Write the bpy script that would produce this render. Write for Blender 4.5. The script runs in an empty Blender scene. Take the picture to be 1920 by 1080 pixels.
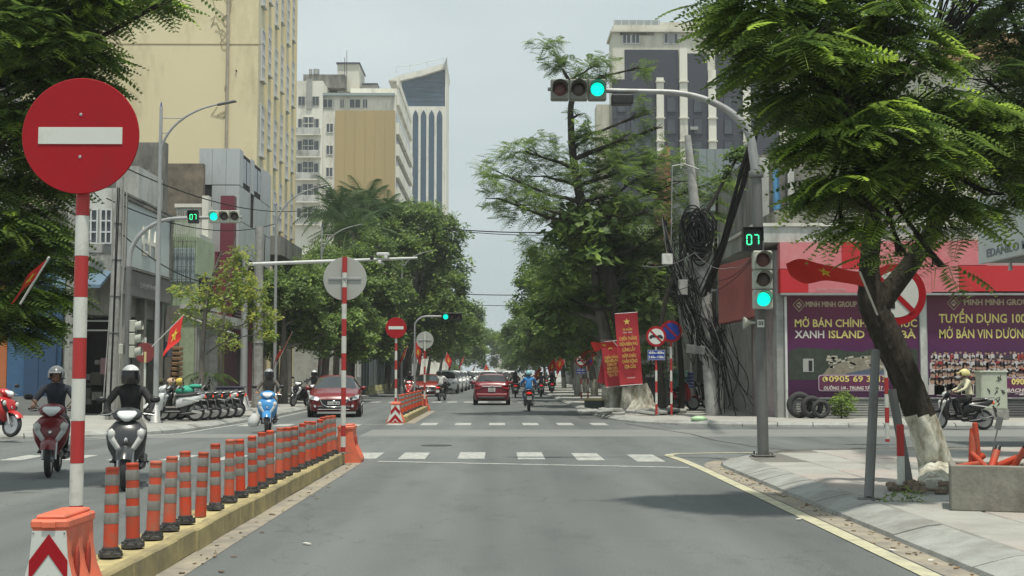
import bpy, bmesh, math, random
import numpy as np
from mathutils import Vector, Matrix

SC = bpy.context.scene
COL = SC.collection
R = math.radians
random.seed(7)
rng = np.random.default_rng(7)

# ------------------------------------------------------------------ camera
FPX = 2400.0            # focal length in pixels of a 1920 px wide picture
EYE = Vector((0.0, 0.0, 1.55))
cam_d = bpy.data.cameras.new('camera')
cam = bpy.data.objects.new('camera', cam_d); COL.objects.link(cam)
cam_d.sensor_width = 36.0
cam_d.lens = FPX / 1920 * 36
cam_d.clip_start = 0.1
cam_d.clip_end = 3000
PITCH, YAW = math.atan(159 / FPX), -math.atan(27 / FPX)
cam.location = EYE
cam.rotation_euler = (R(90) + PITCH, 0, YAW)
SC.camera = cam
SC.render.resolution_x, SC.render.resolution_y = 1024, 576

# ------------------------------------------------------------------ sky and sun
SUN_EL, SUN_AZ = R(74), R(160)      # azimuth measured from +Y (ahead) towards +X (right)
w = bpy.data.worlds.new('World'); SC.world = w; w.use_nodes = True
nt = w.node_tree; nt.nodes.clear()
out = nt.nodes.new('ShaderNodeOutputWorld'); bg = nt.nodes.new('ShaderNodeBackground')
sky = nt.nodes.new('ShaderNodeTexSky'); sky.sky_type = 'NISHITA'; sky.sun_disc = False
sky.sun_elevation = SUN_EL; sky.sun_rotation = SUN_AZ; sky.dust_density = 4; sky.air_density = 1.2
mul = nt.nodes.new('ShaderNodeMix'); mul.data_type = 'RGBA'; mul.blend_type = 'MULTIPLY'; mul.inputs[0].default_value = 1
mul.inputs[7].default_value = (0.9, 0.9, 0.9, 1)
tc = nt.nodes.new('ShaderNodeTexCoord'); mp = nt.nodes.new('ShaderNodeMapping'); mp.inputs[3].default_value = (1.2, 1.2, 3.2)
nz = nt.nodes.new('ShaderNodeTexNoise'); nz.inputs['Scale'].default_value = 1.7; nz.inputs['Detail'].default_value = 6; nz.inputs['Roughness'].default_value = 0.5
cr = nt.nodes.new('ShaderNodeValToRGB')
cr.color_ramp.elements[0].position = 0.3; cr.color_ramp.elements[0].color = (3.5, 4.25, 4.45, 1)
cr.color_ramp.elements[1].position = 0.72; cr.color_ramp.elements[1].color = (5.5, 6.05, 6.0, 1)
mx = nt.nodes.new('ShaderNodeMix'); mx.data_type = 'RGBA'; mx.inputs[0].default_value = 0.9
L = nt.links.new
L(tc.outputs['Generated'], mp.inputs[0]); L(mp.outputs[0], nz.inputs['Vector']); L(nz.outputs[0], cr.inputs[0])
L(sky.outputs[0], mul.inputs[6]); L(mul.outputs[2], mx.inputs[6]); L(cr.outputs[0], mx.inputs[7])
L(mx.outputs[2], bg.inputs[0]); bg.inputs[1].default_value = 0.102
L(bg.outputs[0], out.inputs[0])

sun_d = bpy.data.lights.new('sun', 'SUN'); sun_d.energy = 2.8; sun_d.angle = R(2.5); sun_d.color = (1.0, 0.94, 0.82)
sun = bpy.data.objects.new('sun', sun_d); COL.objects.link(sun)
sd = Vector((math.sin(SUN_AZ) * math.cos(SUN_EL), math.cos(SUN_AZ) * math.cos(SUN_EL), math.sin(SUN_EL)))
sun.rotation_euler = sd.to_track_quat('Z', 'Y').to_euler()
sun.location = (20, 20, 60)
vs = SC.view_settings
SC.display_settings.display_device = 'sRGB'
vs.view_transform = 'Standard'; vs.look = 'None'; vs.exposure = 0.50; vs.gamma = 1.0; vs.use_curve_mapping = False
SC.cycles.max_bounces = 5; SC.cycles.diffuse_bounces = 2; SC.cycles.glossy_bounces = 2
SC.cycles.transmission_bounces = 3; SC.cycles.volume_bounces = 0; SC.cycles.transparent_max_bounces = 4
SC.cycles.caustics_reflective = False; SC.cycles.caustics_refractive = False
SC.cycles.use_denoising = True
SC.cycles.sample_clamp_indirect = 4

# ------------------------------------------------------------------ surveying: a picture point at a known distance -> place
CM = Matrix.Rotation(YAW, 3, 'Z') @ Matrix.Rotation(R(90) + PITCH, 3, 'X')
def ray(px, py): return CM @ Vector((px - 960, 540 - py, -FPX))
def at(px, py, Y):
    d = ray(px, py); return EYE + d * (Y / d.y)
def gnd(px, py, z=0.0):
    d = ray(px, py); return EYE + d * ((z - EYE.z) / d.z)

# ------------------------------------------------------------------ materials
MATS = {}
def M(name, col, rough=0.65, metal=0.0, var=0.12, scale=3.0, bump=0.0, bscale=60.0, dirt=None, damt=0.35, dscale=1.5, emit=0.0, alpha=None, spec=0.5, stretch=None, coat=0.0, world=False, bdist=0.02):
    if name in MATS: return MATS[name]
    m = bpy.data.materials.new(name); m.use_nodes = True
    n = m.node_tree.nodes; l = m.node_tree.links.new
    b = n['Principled BSDF']; b.inputs['Roughness'].default_value = rough; b.inputs['Metallic'].default_value = metal
    b.inputs['Specular IOR Level'].default_value = spec
    if coat: b.inputs['Coat Weight'].default_value = coat; b.inputs['Coat Roughness'].default_value = 0.08
    c4 = (*col, 1)
    if emit:
        b.inputs['Base Color'].default_value = c4
        b.inputs['Emission Color'].default_value = c4; b.inputs['Emission Strength'].default_value = emit
    else:
        t = n.new('ShaderNodeTexCoord'); mp = n.new('ShaderNodeMapping')
        if stretch: mp.inputs[3].default_value = stretch
        l(n.new('ShaderNodeNewGeometry').outputs['Position'] if world else t.outputs['Object'], mp.inputs[0])
        a = n.new('ShaderNodeTexNoise'); a.inputs['Scale'].default_value = scale; a.inputs['Detail'].default_value = 6; a.inputs['Roughness'].default_value = 0.65
        l(mp.outputs[0], a.inputs['Vector'])
        mx = n.new('ShaderNodeMix'); mx.data_type = 'RGBA'
        mx.inputs[6].default_value = (*[max(0, c * (1 - var * 1.6)) for c in col], 1); mx.inputs[7].default_value = (*[min(1, c * (1 + var * 1.6)) for c in col], 1)
        l(a.outputs[0], mx.inputs[0]); last = mx.outputs[2]
        if dirt:
            a2 = n.new('ShaderNodeTexNoise'); a2.inputs['Scale'].default_value = dscale; a2.inputs['Detail'].default_value = 9; a2.inputs['Roughness'].default_value = 0.72
            l(mp.outputs[0], a2.inputs['Vector'])
            rp = n.new('ShaderNodeValToRGB'); rp.color_ramp.elements[0].position = 0.62 - damt * 0.35; rp.color_ramp.elements[1].position = 0.78 - damt * 0.2
            l(a2.outputs[0], rp.inputs[0])
            m2 = n.new('ShaderNodeMix'); m2.data_type = 'RGBA'; l(rp.outputs[0], m2.inputs[0]); l(last, m2.inputs[6]); m2.inputs[7].default_value = (*dirt, 1)
            last = m2.outputs[2]
        l(last, b.inputs['Base Color'])
        if bump:
            a3 = n.new('ShaderNodeTexNoise'); a3.inputs['Scale'].default_value = bscale; a3.inputs['Detail'].default_value = 5
            l(mp.outputs[0], a3.inputs['Vector'])
            bp = n.new('ShaderNodeBump'); bp.inputs['Strength'].default_value = bump; bp.inputs['Distance'].default_value = bdist
            l(a3.outputs[0], bp.inputs['Height']); l(bp.outputs[0], b.inputs['Normal'])
    if alpha is not None: b.inputs['Alpha'].default_value = alpha
    MATS[name] = m; return m

def leafmat(name, col, tr=0.35):
    if name in MATS: return MATS[name]
    m = bpy.data.materials.new(name); m.use_nodes = True; n = m.node_tree.nodes; l = m.node_tree.links.new
    n.clear(); o = n.new('ShaderNodeOutputMaterial')
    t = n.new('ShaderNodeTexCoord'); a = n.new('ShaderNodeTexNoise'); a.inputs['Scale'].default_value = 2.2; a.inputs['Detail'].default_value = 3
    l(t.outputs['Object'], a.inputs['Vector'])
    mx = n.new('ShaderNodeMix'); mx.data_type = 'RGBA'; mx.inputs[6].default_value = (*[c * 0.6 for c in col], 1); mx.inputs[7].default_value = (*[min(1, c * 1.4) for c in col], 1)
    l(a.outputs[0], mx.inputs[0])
    p = n.new('ShaderNodeBsdfPrincipled'); p.inputs['Roughness'].default_value = 0.55; p.inputs['Specular IOR Level'].default_value = 0.35
    tl = n.new('ShaderNodeBsdfTranslucent'); ms = n.new('ShaderNodeMixShader'); ms.inputs[0].default_value = tr
    l(mx.outputs[2], p.inputs['Base Color'])
    hs = n.new('ShaderNodeHueSaturation'); hs.inputs['Value'].default_value = 1.5; l(mx.outputs[2], hs.inputs['Color']); l(hs.outputs[0], tl.inputs[0])
    l(p.outputs[0], ms.inputs[1]); l(tl.outputs[0], ms.inputs[2]); l(ms.outputs[0], o.inputs[0])
    MATS[name] = m; return m

def road_mat():
    m = bpy.data.materials.new('asphalt'); m.use_nodes = True; n = m.node_tree.nodes; l = m.node_tree.links.new
    b = n['Principled BSDF']; b.inputs['Roughness'].default_value = 0.82; b.inputs['Specular IOR Level'].default_value = 0.3
    t = n.new('ShaderNodeTexCoord')
    def noise(s, d=6, st=None, rough=0.6):
        a = n.new('ShaderNodeTexNoise'); a.inputs['Scale'].default_value = s; a.inputs['Detail'].default_value = d; a.inputs['Roughness'].default_value = rough
        mp = n.new('ShaderNodeMapping'); mp.inputs[3].default_value = st or (1, 1, 1); l(t.outputs['Object'], mp.inputs[0]); l(mp.outputs[0], a.inputs['Vector']); return a.outputs[0]
    def ramp(src, p0, c0, p1, c1):
        r = n.new('ShaderNodeValToRGB'); e = r.color_ramp.elements; e[0].position = p0; e[0].color = (*c0, 1); e[1].position = p1; e[1].color = (*c1, 1); l(src, r.inputs[0]); return r.outputs[0]
    def mix(f, a, bb, mode='MIX'):
        x = n.new('ShaderNodeMix'); x.data_type = 'RGBA'; x.blend_type = mode
        if isinstance(f, float): x.inputs[0].default_value = f
        else: l(f, x.inputs[0])
        l(a, x.inputs[6]); l(bb, x.inputs[7]); return x.outputs[2]
    base = ramp(noise(0.35, 4, (1, 0.28, 1)), 0.3, (0.118, 0.130, 0.129), 0.7, (0.166, 0.179, 0.175))
    fine = ramp(noise(55, 3), 0.25, (0.8, 0.8, 0.8), 0.75, (1.2, 1.2, 1.2))
    c = mix(1.0, base, fine, 'MULTIPLY')
    speck = ramp(noise(1.3, 9, (1, 0.35, 1), 0.8), 0.52, (1, 1, 1), 0.72, (0.72, 0.73, 0.74))
    c = mix(1.0, c, speck, 'MULTIPLY')
    track = ramp(noise(0.8, 2, (1, 0.02, 1)), 0.35, (0.80, 0.80, 0.81), 0.65, (1.10, 1.10, 1.09))
    c = mix(1.0, c, track, 'MULTIPLY')
    vo = n.new('ShaderNodeTexVoronoi'); vo.feature = 'DISTANCE_TO_EDGE'; vo.inputs['Scale'].default_value = 0.22
    nn = n.new('ShaderNodeTexNoise'); nn.inputs['Scale'].default_value = 0.9; nn.inputs['Detail'].default_value = 5; l(t.outputs['Object'], nn.inputs['Vector'])
    va = n.new('ShaderNodeVectorMath'); va.operation = 'MULTIPLY_ADD'; l(nn.outputs[1], va.inputs[0]); va.inputs[1].default_value = (2.5, 2.5, 0); l(t.outputs['Object'], va.inputs[2])
    l(va.outputs[0], vo.inputs['Vector'])
    ck = ramp(vo.outputs[0], 0.0008, (0.74, 0.74, 0.74), 0.003, (1, 1, 1))
    c = mix(1.0, c, ck, 'MULTIPLY')
    l(c, b.inputs['Base Color'])
    bp = n.new('ShaderNodeBump'); bp.inputs['Strength'].default_value = 0.35; bp.inputs['Distance'].default_value = 0.008
    l(noise(90, 3), bp.inputs['Height']); l(bp.outputs[0], b.inputs['Normal'])
    return m

def glassm(name='dark_glass', col=(0.02, 0.03, 0.035), rough=0.08, spec=0.8):
    return M(name, col, rough=rough, var=0.05, spec=spec)

# ------------------------------------------------------------------ mesh collector
class MB:
    def __init__(s): s.v = []; s.f = []; s.m = []; s.s = []
    def add(s, vs, fs, m=0, sm=False):
        o = len(s.v); s.v += [tuple(p) for p in vs]
        for f in fs: s.f.append([i + o for i in f]); s.m.append(m); s.s.append(sm)
        return s
    def box(s, c, d, m=0, b=0.0, rz=0.0, rx=0.0, ry=0.0, top=(1, 1)):
        hx, hy, hz = d[0] / 2, d[1] / 2, d[2] / 2
        T = Matrix.Translation(Vector(c)) @ Matrix.Rotation(rz, 4, 'Z') @ Matrix.Rotation(ry, 4, 'Y') @ Matrix.Rotation(rx, 4, 'X')
        def tp(x, y, z):
            k = (z + hz) / (2 * hz) if hz else 0
            return T @ Vector((x * (1 + (top[0] - 1) * k), y * (1 + (top[1] - 1) * k), z))
        if b <= 0:
            vs = [tp(x, y, z) for z in (-hz, hz) for y in (-hy, hy) for x in (-hx, hx)]
            fs = [(0, 2, 3, 1), (4, 5, 7, 6), (0, 1, 5, 4), (2, 6, 7, 3), (0, 4, 6, 2), (1, 3, 7, 5)]
            return s.add(vs, fs, m)
        b = min(b, hx * .9, hy * .9, hz * .9)
        vs = []; ix = {}
        for sx in (-1, 1):
            for sy in (-1, 1):
                for sz in (-1, 1):
                    for k, p in enumerate(((hx, hy - b, hz - b), (hx - b, hy, hz - b), (hx - b, hy - b, hz))):
                        ix[(sx, sy, sz, k)] = len(vs); vs.append(tp(sx * p[0], sy * p[1], sz * p[2]))
        fs = []
        for sg in (-1, 1):
            fs.append([ix[(sg, a, c2, 0)] for a, c2 in ((-1, -1), (1, -1), (1, 1), (-1, 1))])
            fs.append([ix[(a, sg, c2, 1)] for a, c2 in ((-1, -1), (1, -1), (1, 1), (-1, 1))])
            fs.append([ix[(a, c2, sg, 2)] for a, c2 in ((-1, -1), (1, -1), (1, 1), (-1, 1))])
        for a in (-1, 1):
            for c2 in (-1, 1):
                fs.append([ix[(a, c2, -1, 0)], ix[(a, c2, 1, 0)], ix[(a, c2, 1, 1)], ix[(a, c2, -1, 1)]])
                fs.append([ix[(a, -1, c2, 0)], ix[(a, 1, c2, 0)], ix[(a, 1, c2, 2)], ix[(a, -1, c2, 2)]])
                fs.append([ix[(-1, a, c2, 1)], ix[(1, a, c2, 1)], ix[(1, a, c2, 2)], ix[(-1, a, c2, 2)]])
                for c3 in (-1, 1): fs.append([ix[(a, c2, c3, k)] for k in range(3)])
        return s.add(vs, fs, m)
    def tube(s, pts, r, n=10, m=0, caps=True, sm=True):
        pts = [Vector(p) for p in pts]; k = len(pts)
        rs = r if isinstance(r, (list, tuple)) else [r] * k
        vs = []; up = None
        for i, p in enumerate(pts):
            d = (pts[min(i + 1, k - 1)] - pts[max(i - 1, 0)]); d = d.normalized() if d.length > 1e-9 else Vector((0, 0, 1))
            if up is None:
                up = Vector((0, 0, 1)) if abs(d.z) < 0.9 else Vector((0, 1, 0))
            a = d.cross(up); a = a.normalized() if a.length > 1e-6 else d.orthogonal().normalized()
            bb = d.cross(a); up = -bb
            for j in range(n):
                t = 2 * math.pi * j / n; vs.append(p + (a * math.cos(t) + bb * math.sin(t)) * rs[i])
        fs = [(i * n + j, i * n + (j + 1) % n, (i + 1) * n + (j + 1) % n, (i + 1) * n + j) for i in range(k - 1) for j in range(n)]
        s.add(vs, fs, m, sm)
        if caps: s.add(vs[:n], [list(range(n))[::-1]], m); s.add(vs[-n:], [list(range(n))], m)
        return s
    def loft(s, rings, m=0, caps=True, sm=True, closed=True):
        n = len(rings[0]); vs = [p for r_ in rings for p in r_]; fs = []
        for i in range(len(rings) - 1):
            for j in range(n if closed else n - 1):
                fs.append((i * n + j, i * n + (j + 1) % n, (i + 1) * n + (j + 1) % n, (i + 1) * n + j))
        s.add(vs, fs, m, sm)
        if caps: s.add(rings[0], [list(range(n))[::-1]], m); s.add(rings[-1], [list(range(n))], m)
        return s
    def lathe(s, prof, c=(0, 0, 0), axis='Z', n=16, m=0, sm=True):
        rings = []
        for r_, h in prof:
            ring = []
            for j in range(n):
                t = 2 * math.pi * j / n; a, b = r_ * math.cos(t), r_ * math.sin(t)
                p = (a, b, h) if axis == 'Z' else ((a, h, b) if axis == 'Y' else (h, a, b))
                ring.append((p[0] + c[0], p[1] + c[1], p[2] + c[2]))
            rings.append(ring)
        return s.loft(rings, m, True, sm)
    def prism(s, poly, y0, y1, m=0, plane='XZ'):
        def q(p, h): return (p[0], h, p[1]) if plane == 'XZ' else ((h, p[0], p[1]) if plane == 'YZ' else (p[0], p[1], h))
        n = len(poly); vs = [q(p, y0) for p in poly] + [q(p, y1) for p in poly]
        fs = [list(range(n))[::-1], list(range(n, 2 * n))] + [(j, (j + 1) % n, n + (j + 1) % n, n + j) for j in range(n)]
        return s.add(vs, fs, m)
    def quad(s, a, b, c, d, m=0): return s.add([a, b, c, d], [(0, 1, 2, 3)], m)
    def ball(s, c, r, n=10, k=7, m=0):
        r = r if isinstance(r, (list, tuple)) else (r, r, r); rings = []
        for i in range(k):
            ph = math.pi * (i + 0.02) / (k - 1 + 0.04) - math.pi / 2
            rings.append([(c[0] + r[0] * math.cos(ph) * math.cos(2 * math.pi * j / n), c[1] + r[1] * math.cos(ph) * math.sin(2 * math.pi * j / n), c[2] + r[2] * math.sin(ph)) for j in range(n)])
        return s.loft(rings, m)
    def build(s, name, mats, parent=None, loc=None, rot=None):
        me = bpy.data.meshes.new(name); me.from_pydata(s.v, [], s.f)
        for mt in (mats if isinstance(mats, (list, tuple)) else [mats]): me.materials.append(mt)
        me.polygons.foreach_set('material_index', s.m); me.polygons.foreach_set('use_smooth', s.s); me.update()
        return link(name, me, parent, loc, rot)

def link(name, me, parent=None, loc=None, rot=None):
    o = bpy.data.objects.new(name, me); COL.objects.link(o)
    if parent is not None: o.parent = parent
    if loc is not None: o.location = loc
    if rot is not None: o.rotation_euler = rot
    return o
def tag(o, label=None, cat=None, group=None, kind=None):
    if label: o['label'] = label
    if cat: o['category'] = cat
    if group: o['group'] = group
    if kind: o['kind'] = kind
    return o
def thing(name, label, cat, loc=(0, 0, 0), rz=0.0, group=None):
    o = link(name, None, None, loc, (0, 0, rz)); o.empty_display_size = 0.1
    return tag(o, label, cat, group)
def struct(mb, name, mats, parent=None, loc=None):
    o = mb.build(name, mats, parent, loc)
    if parent is None: o['kind'] = 'structure'
    return o
def copytree(o, loc=None, rz=None, label=None, parent=None, swap=None, skip=()):
    c = o.copy(); COL.objects.link(c)
    if parent is not None: c.parent = parent
    if loc is not None: c.location = loc
    if rz is not None: c.rotation_euler = (0, 0, rz)
    if label: c['label'] = label
    if swap and c.type == 'MESH':
        for i, sl in enumerate(c.material_slots):
            if sl.material and sl.material.name in swap:
                nm_ = swap[sl.material.name]; sl.link = 'OBJECT'; sl.material = nm_
    for ch in o.children:
        if ch.name.split('.')[0] in skip: continue
        copytree(ch, parent=c, swap=swap, skip=skip)
    return c
ORD = ['first', 'second', 'third', 'fourth', 'fifth', 'sixth', 'seventh', 'eighth', 'ninth', 'tenth', 'eleventh', 'twelfth', 'thirteenth', 'fourteenth',
       'fifteenth', 'sixteenth', 'seventeenth', 'eighteenth', 'nineteenth', 'twentieth', 'twenty-first', 'twenty-second']

def text(st, parent, loc, size, mat, width=None, rz=0.0, rx=R(90), bold=0.0, name='lettering', ext=0.004, slant=0.0, spacing=1.0, ry=0.0):
    cu = bpy.data.curves.new(name, 'FONT'); cu.body = st; cu.size = size; cu.align_x = 'CENTER'; cu.align_y = 'CENTER'
    cu.extrude = ext; cu.offset = bold; cu.resolution_u = 2; cu.shear = slant; cu.space_character = spacing
    o = bpy.data.objects.new(name, cu); COL.objects.link(o)
    dg = bpy.context.evaluated_depsgraph_get()
    me = bpy.data.meshes.new_from_object(o.evaluated_get(dg)); bpy.data.objects.remove(o); bpy.data.curves.remove(cu)
    me.materials.clear(); me.materials.append(mat); me.name = name
    if width and len(me.vertices):
        xs = [v.co.x for v in me.vertices]; wd = max(xs) - min(xs); cx = (max(xs) + min(xs)) / 2
        for v in me.vertices: v.co.x = (v.co.x - cx) * width / wd
    return link(name, me, parent, loc, (rx, ry, rz))

def star_poly(cx, cz, r, rot=0.0, inner=0.40):
    return [(cx + (r if k % 2 == 0 else r * inner) * math.sin(rot + math.pi * k / 5), cz + (r if k % 2 == 0 else r * inner) * math.cos(rot + math.pi * k / 5)) for k in range(10)]
def circ(cx, cz, r, n=40, a0=0.0, a1=2 * math.pi):
    return [(cx + r * math.cos(a0 + (a1 - a0) * k / n), cz + r * math.sin(a0 + (a1 - a0) * k / n)) for k in range(n if a1 - a0 > 6.2 else n + 1)]

# common materials

ASPH = road_mat()
CONC = M('concrete', (0.36, 0.36, 0.34), 0.85, var=0.2, scale=4, bump=0.4, bscale=50, dirt=(0.17, 0.165, 0.15), damt=0.5)
PAVE = M('pavement_grey', (0.36, 0.36, 0.33), 0.85, var=0.16, scale=2.5, bump=0.35, bscale=45, dirt=(0.28, 0.27, 0.24), damt=0.4, dscale=0.9, world=True)
PAVR = M('pavement_red', (0.36, 0.305, 0.275), 0.85, var=0.2, scale=2.5, bump=0.35, bscale=45, dirt=(0.38, 0.37, 0.34), damt=0.8, dscale=1.3, world=True)
KERB = M('kerb_stone', (0.33, 0.34, 0.32), 0.85, var=0.18, scale=3, bump=0.4, bscale=40, dirt=(0.19, 0.185, 0.17), damt=0.5, dscale=1.2, world=True)
JOINT = M('pavement_joint', (0.16, 0.155, 0.14), 0.95, var=.2)
DUST = M('dust_sand', (0.34, 0.30, 0.23), 0.95, var=0.25, scale=5, bump=0.4, dirt=(0.2, 0.19, 0.17), damt=0.6, dscale=3)
WPAINT = M('road_white', (0.50, 0.51, 0.46), 0.75, var=0.15, scale=6, dirt=(0.23, 0.24, 0.235), damt=0.7, dscale=7, world=True)
YPAINT = M('road_yellow', (0.50, 0.48, 0.33), 0.75, var=0.15, scale=6, dirt=(0.27, 0.26, 0.22), damt=0.4, dscale=4)
KYEL = M('kerb_yellow', (0.41, 0.34, 0.16), 0.8, var=0.25, scale=4, bump=0.3, dirt=(0.22, 0.19, 0.11), damt=0.75, dscale=2.2, world=True)
KYTOP = M('kerb_yellow_top', (0.53, 0.45, 0.21), 0.8, var=0.2, scale=5, bump=0.2, dirt=(0.33, 0.28, 0.15), damt=0.6, dscale=3, world=True)
ORANGE = M('orange_plastic', (0.56, 0.060, 0.022), 0.5, var=0.12, scale=4, dirt=(0.36, 0.11, 0.07), damt=0.55, dscale=5, spec=.3, world=True)
ORANGEL = M('orange_faded', (0.78, 0.17, 0.09), 0.5, var=0.12, scale=4, dirt=(0.5, 0.16, 0.1), damt=0.35, dscale=5)
REFL = M('reflective_tape', (0.27, 0.26, 0.235), 0.35, var=0.2, scale=14, metal=0.35)
RUBB = M('black_rubber', (0.03, 0.03, 0.032), 0.75, var=0.3, scale=20, dirt=(0.12, 0.115, 0.105), damt=0.45, dscale=9, world=True)
TYRE = M('tyre', (0.035, 0.035, 0.036), 0.8, var=0.2)
SRED = M('sign_red', (0.34, 0.010, 0.017), 0.5, var=0.10, scale=2, spec=.2, dirt=(.27, .02, .025), damt=.2, dscale=3)
SWHT = M('sign_white', (0.62, 0.64, 0.59), 0.5, var=0.05, scale=3, dirt=(0.45, 0.45, 0.4), damt=0.15)
SBLU = M('sign_blue', (0.02, 0.05, 0.30), 0.5, var=0.06, spec=.2)
SGRY = M('sign_back', (0.42, 0.43, 0.40), 0.5, metal=0.15, var=0.08)
PRED = M('post_red', (0.42, 0.03, 0.03), 0.5, var=0.1, scale=6, dirt=(0.25, 0.04, 0.035), damt=0.25, dscale=6)
PWHT = M('post_white', (0.62, 0.63, 0.58), 0.5, var=0.08, scale=6, dirt=(0.4, 0.38, 0.33), damt=0.3, dscale=5)
STEEL = M('galvanised', (0.36, 0.37, 0.37), 0.5, metal=0.35, var=0.12, scale=3, dirt=(0.2, 0.19, 0.17), damt=0.3, dscale=2, stretch=(1, 1, 0.3))
DSTEEL = M('dark_steel', (0.16, 0.165, 0.16), 0.6, metal=0.3, var=0.2, dirt=(0.1, 0.09, 0.08), damt=0.4)
WSTEEL = M('white_steel', (0.62, 0.64, 0.62), 0.45, var=0.1, dirt=(0.4, 0.4, 0.36), damt=0.3)
BLACK = M('black_plastic', (0.018, 0.018, 0.02), 0.45, var=0.1)
INSHADE = M('interior_shade', (0.022, 0.021, 0.02), 0.9, var=0.3)  # shade of interiors and recesses painted in as a near-black colour
CHROME = M('chrome', (0.7, 0.7, 0.7), 0.18, metal=1.0, var=0.03)
ALU = M('alloy', (0.5, 0.5, 0.5), 0.35, metal=0.8, var=0.08)
GLASS = glassm()
CABLE = M('cable_black', (0.010, 0.010, 0.011), 0.7, var=0.3, spec=.2)
CABG = M('cable_grey', (0.33, 0.33, 0.31), 0.6, var=0.2)
# ================================================================== ground
ground = struct(MB().quad((-900, -60, -0.02), (900, -60, -0.02), (900, 1200, -0.02), (-900, 1200, -0.02)), 'ground', DUST)
# main street and the cross street, butted edge to edge (no overlap)
rd = MB()
rd.quad((-8.6, -20, 0), (3.9, -20, 0), (3.9, 26, 0), (-8.6, 26, 0)).quad((-90, 26, 0), (90, 26, 0), (90, 39, 0), (-90, 39, 0)).quad((-9.5, 39, 0), (6.5, 39, 0), (6.5, 420, 0), (-9.5, 420, 0))
rd.quad((-12.5, 21, 0), (-8.6, 21, 0), (-8.6, 26, 0), (-12.5, 26, 0)).quad((3.9, 22, 0), (8, 22, 0), (8, 26, 0), (3.9, 26, 0))
struct(rd, 'road', ASPH)

def arc(cx, cy, r, a0, a1, n=10):
    return [(cx + r * math.cos(R(a0 + (a1 - a0) * k / n)), cy + r * math.sin(R(a0 + (a1 - a0) * k / n))) for k in range(n + 1)]
def slab(name, poly, mat, z=0.14):
    return struct(MB().prism(poly, -0.01, z, 0, 'XY'), name, mat)
def offset_path(path, d):
    out_ = []
    for i, p in enumerate(path):
        a = Vector(path[max(i - 1, 0)]); b = Vector(path[min(i + 1, len(path) - 1)]); t = (b - a).normalized()
        out_.append((p[0] - t.y * d, p[1] + t.x * d))
    return out_
def resample(path, step):
    pts = [Vector(p) for p in path]; o = [pts[0]]; acc = 0.0
    for a, b in zip(pts, pts[1:]):
        L_ = (b - a).length; t = step - acc
        while t <= L_: o.append(a + (b - a) * (t / L_)); t += step
        acc = (acc + L_) % step if L_ > 0 else acc
    return o
def kerb(path, step, parent, width, h0=0.10, h1=0.145, side=1, mat=KERB, gap=0.012):
    """kerb stones along a path, each a stone of its own with a sloping face, joints between them."""
    ps = resample(path, step)
    for a, b in zip(ps, ps[1:]):
        t = (b - a).normalized(); nrm = Vector((-t.y, t.x)) * side
        a2, b2 = a + t * gap, b - t * gap; j = random.uniform(-0.006, 0.006); k = random.uniform(-0.012, 0.012)
        prof = [(0 + k, -0.01), (0.012 + k, h0 * 0.55 + j), (width * 0.32, h0 + j), (width * 0.72, h1 - 0.012 + j), (width, h1 + j), (width, -0.01)]
        mb = MB(); mb.loft([[(p.x + nrm.x * q[0], p.y + nrm.y * q[0], q[1]) for q in prof] for p in (a2, b2)], sm=False)
        mb.build('kerb_stone', mat, parent)

# ---- near right corner pavement
KX = 3.68
outer_nr = [(KX, -6), (KX, 21.0)] + arc(KX + 3.6, 21.0, 3.6, 180, 103, 9) + [(9, 25.0), (16, 25.3), (40, 25.4)]
inner_nr = offset_path(outer_nr, -0.46)
sw_nr = slab('pavement', [(p[0], p[1]) for p in inner_nr] + [(40, -6)], JOINT, 0.118)
kerb(outer_nr, 1.0, sw_nr, 0.46, 0.085, 0.142, side=-1)
# paving tiles
tile_g = []
for (w_, nm) in ((0.0, PAVE), (0.3, PAVR)):
    for k in range(3):
        mb = MB().box((0, 0, 0), (0.776, 0.776, 0.05), b=0.012); me = mb.build('tile', nm).data; bpy.data.objects.remove(bpy.data.objects['tile']); tile_g.append(me)
def inside(poly, x, y):
    c = False; n = len(poly)
    for i in range(n):
        x1, y1 = poly[i]; x2, y2 = poly[(i + 1) % n]
        if (y1 > y) != (y2 > y) and x < (x2 - x1) * (y - y1) / (y2 - y1) + x1: c = not c
    return c
poly_in = [(p[0] + 0.02, p[1]) for p in inner_nr] + [(40, -6)]
cnt = 0
for j in range(22):
    for i in range(18):
        x, y = KX + 0.46 + 0.435 + i * 0.8, 8.9 + j * 0.8
        if x / max(y, 1) > 0.47 or not all(inside(poly_in, x + a, y + b) for a in (-.4, .4) for b in (-.4, .4)): continue
        if cnt >= 296: break
        red = ((i // 2 + j // 3) % 3 == 0) or random.random() < 0.08
        o = link('tile', tile_g[(3 if red else 0) + random.randrange(3)], sw_nr, (x, y, 0.107 + random.uniform(-0.005, 0.005)), (random.uniform(-.004, .004), random.uniform(-.004, .004), 0)); cnt += 1

# ---- far right corner pavement
outer_fr = [(3.35, 400), (3.35, 52)] + arc(3.35 + 6.0, 44.0, 6.0, 170, 265, 10) + [(12, 36.6), (20, 35.8), (60, 35.2)]
outer_fr = [(3.35, 400), (3.4, 52), (3.5, 46), (3.75, 42), (4.3, 39.4), (5.4, 37.9), (7.0, 37.2), (10, 36.6), (20, 35.9), (60, 35.2)]
inner_fr = offset_path(outer_fr, 0.3)
sw_fr = slab('pavement', inner_fr + [(60, 400)], PAVE, 0.12)
kerb(outer_fr[::-1][0:9], 1.0, sw_fr, 0.3, 0.1, 0.14, side=-1)
kerb([(3.4, 52), (3.35, 110)], 1.6, sw_fr, 0.3, 0.1, 0.14, side=-1)
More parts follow.
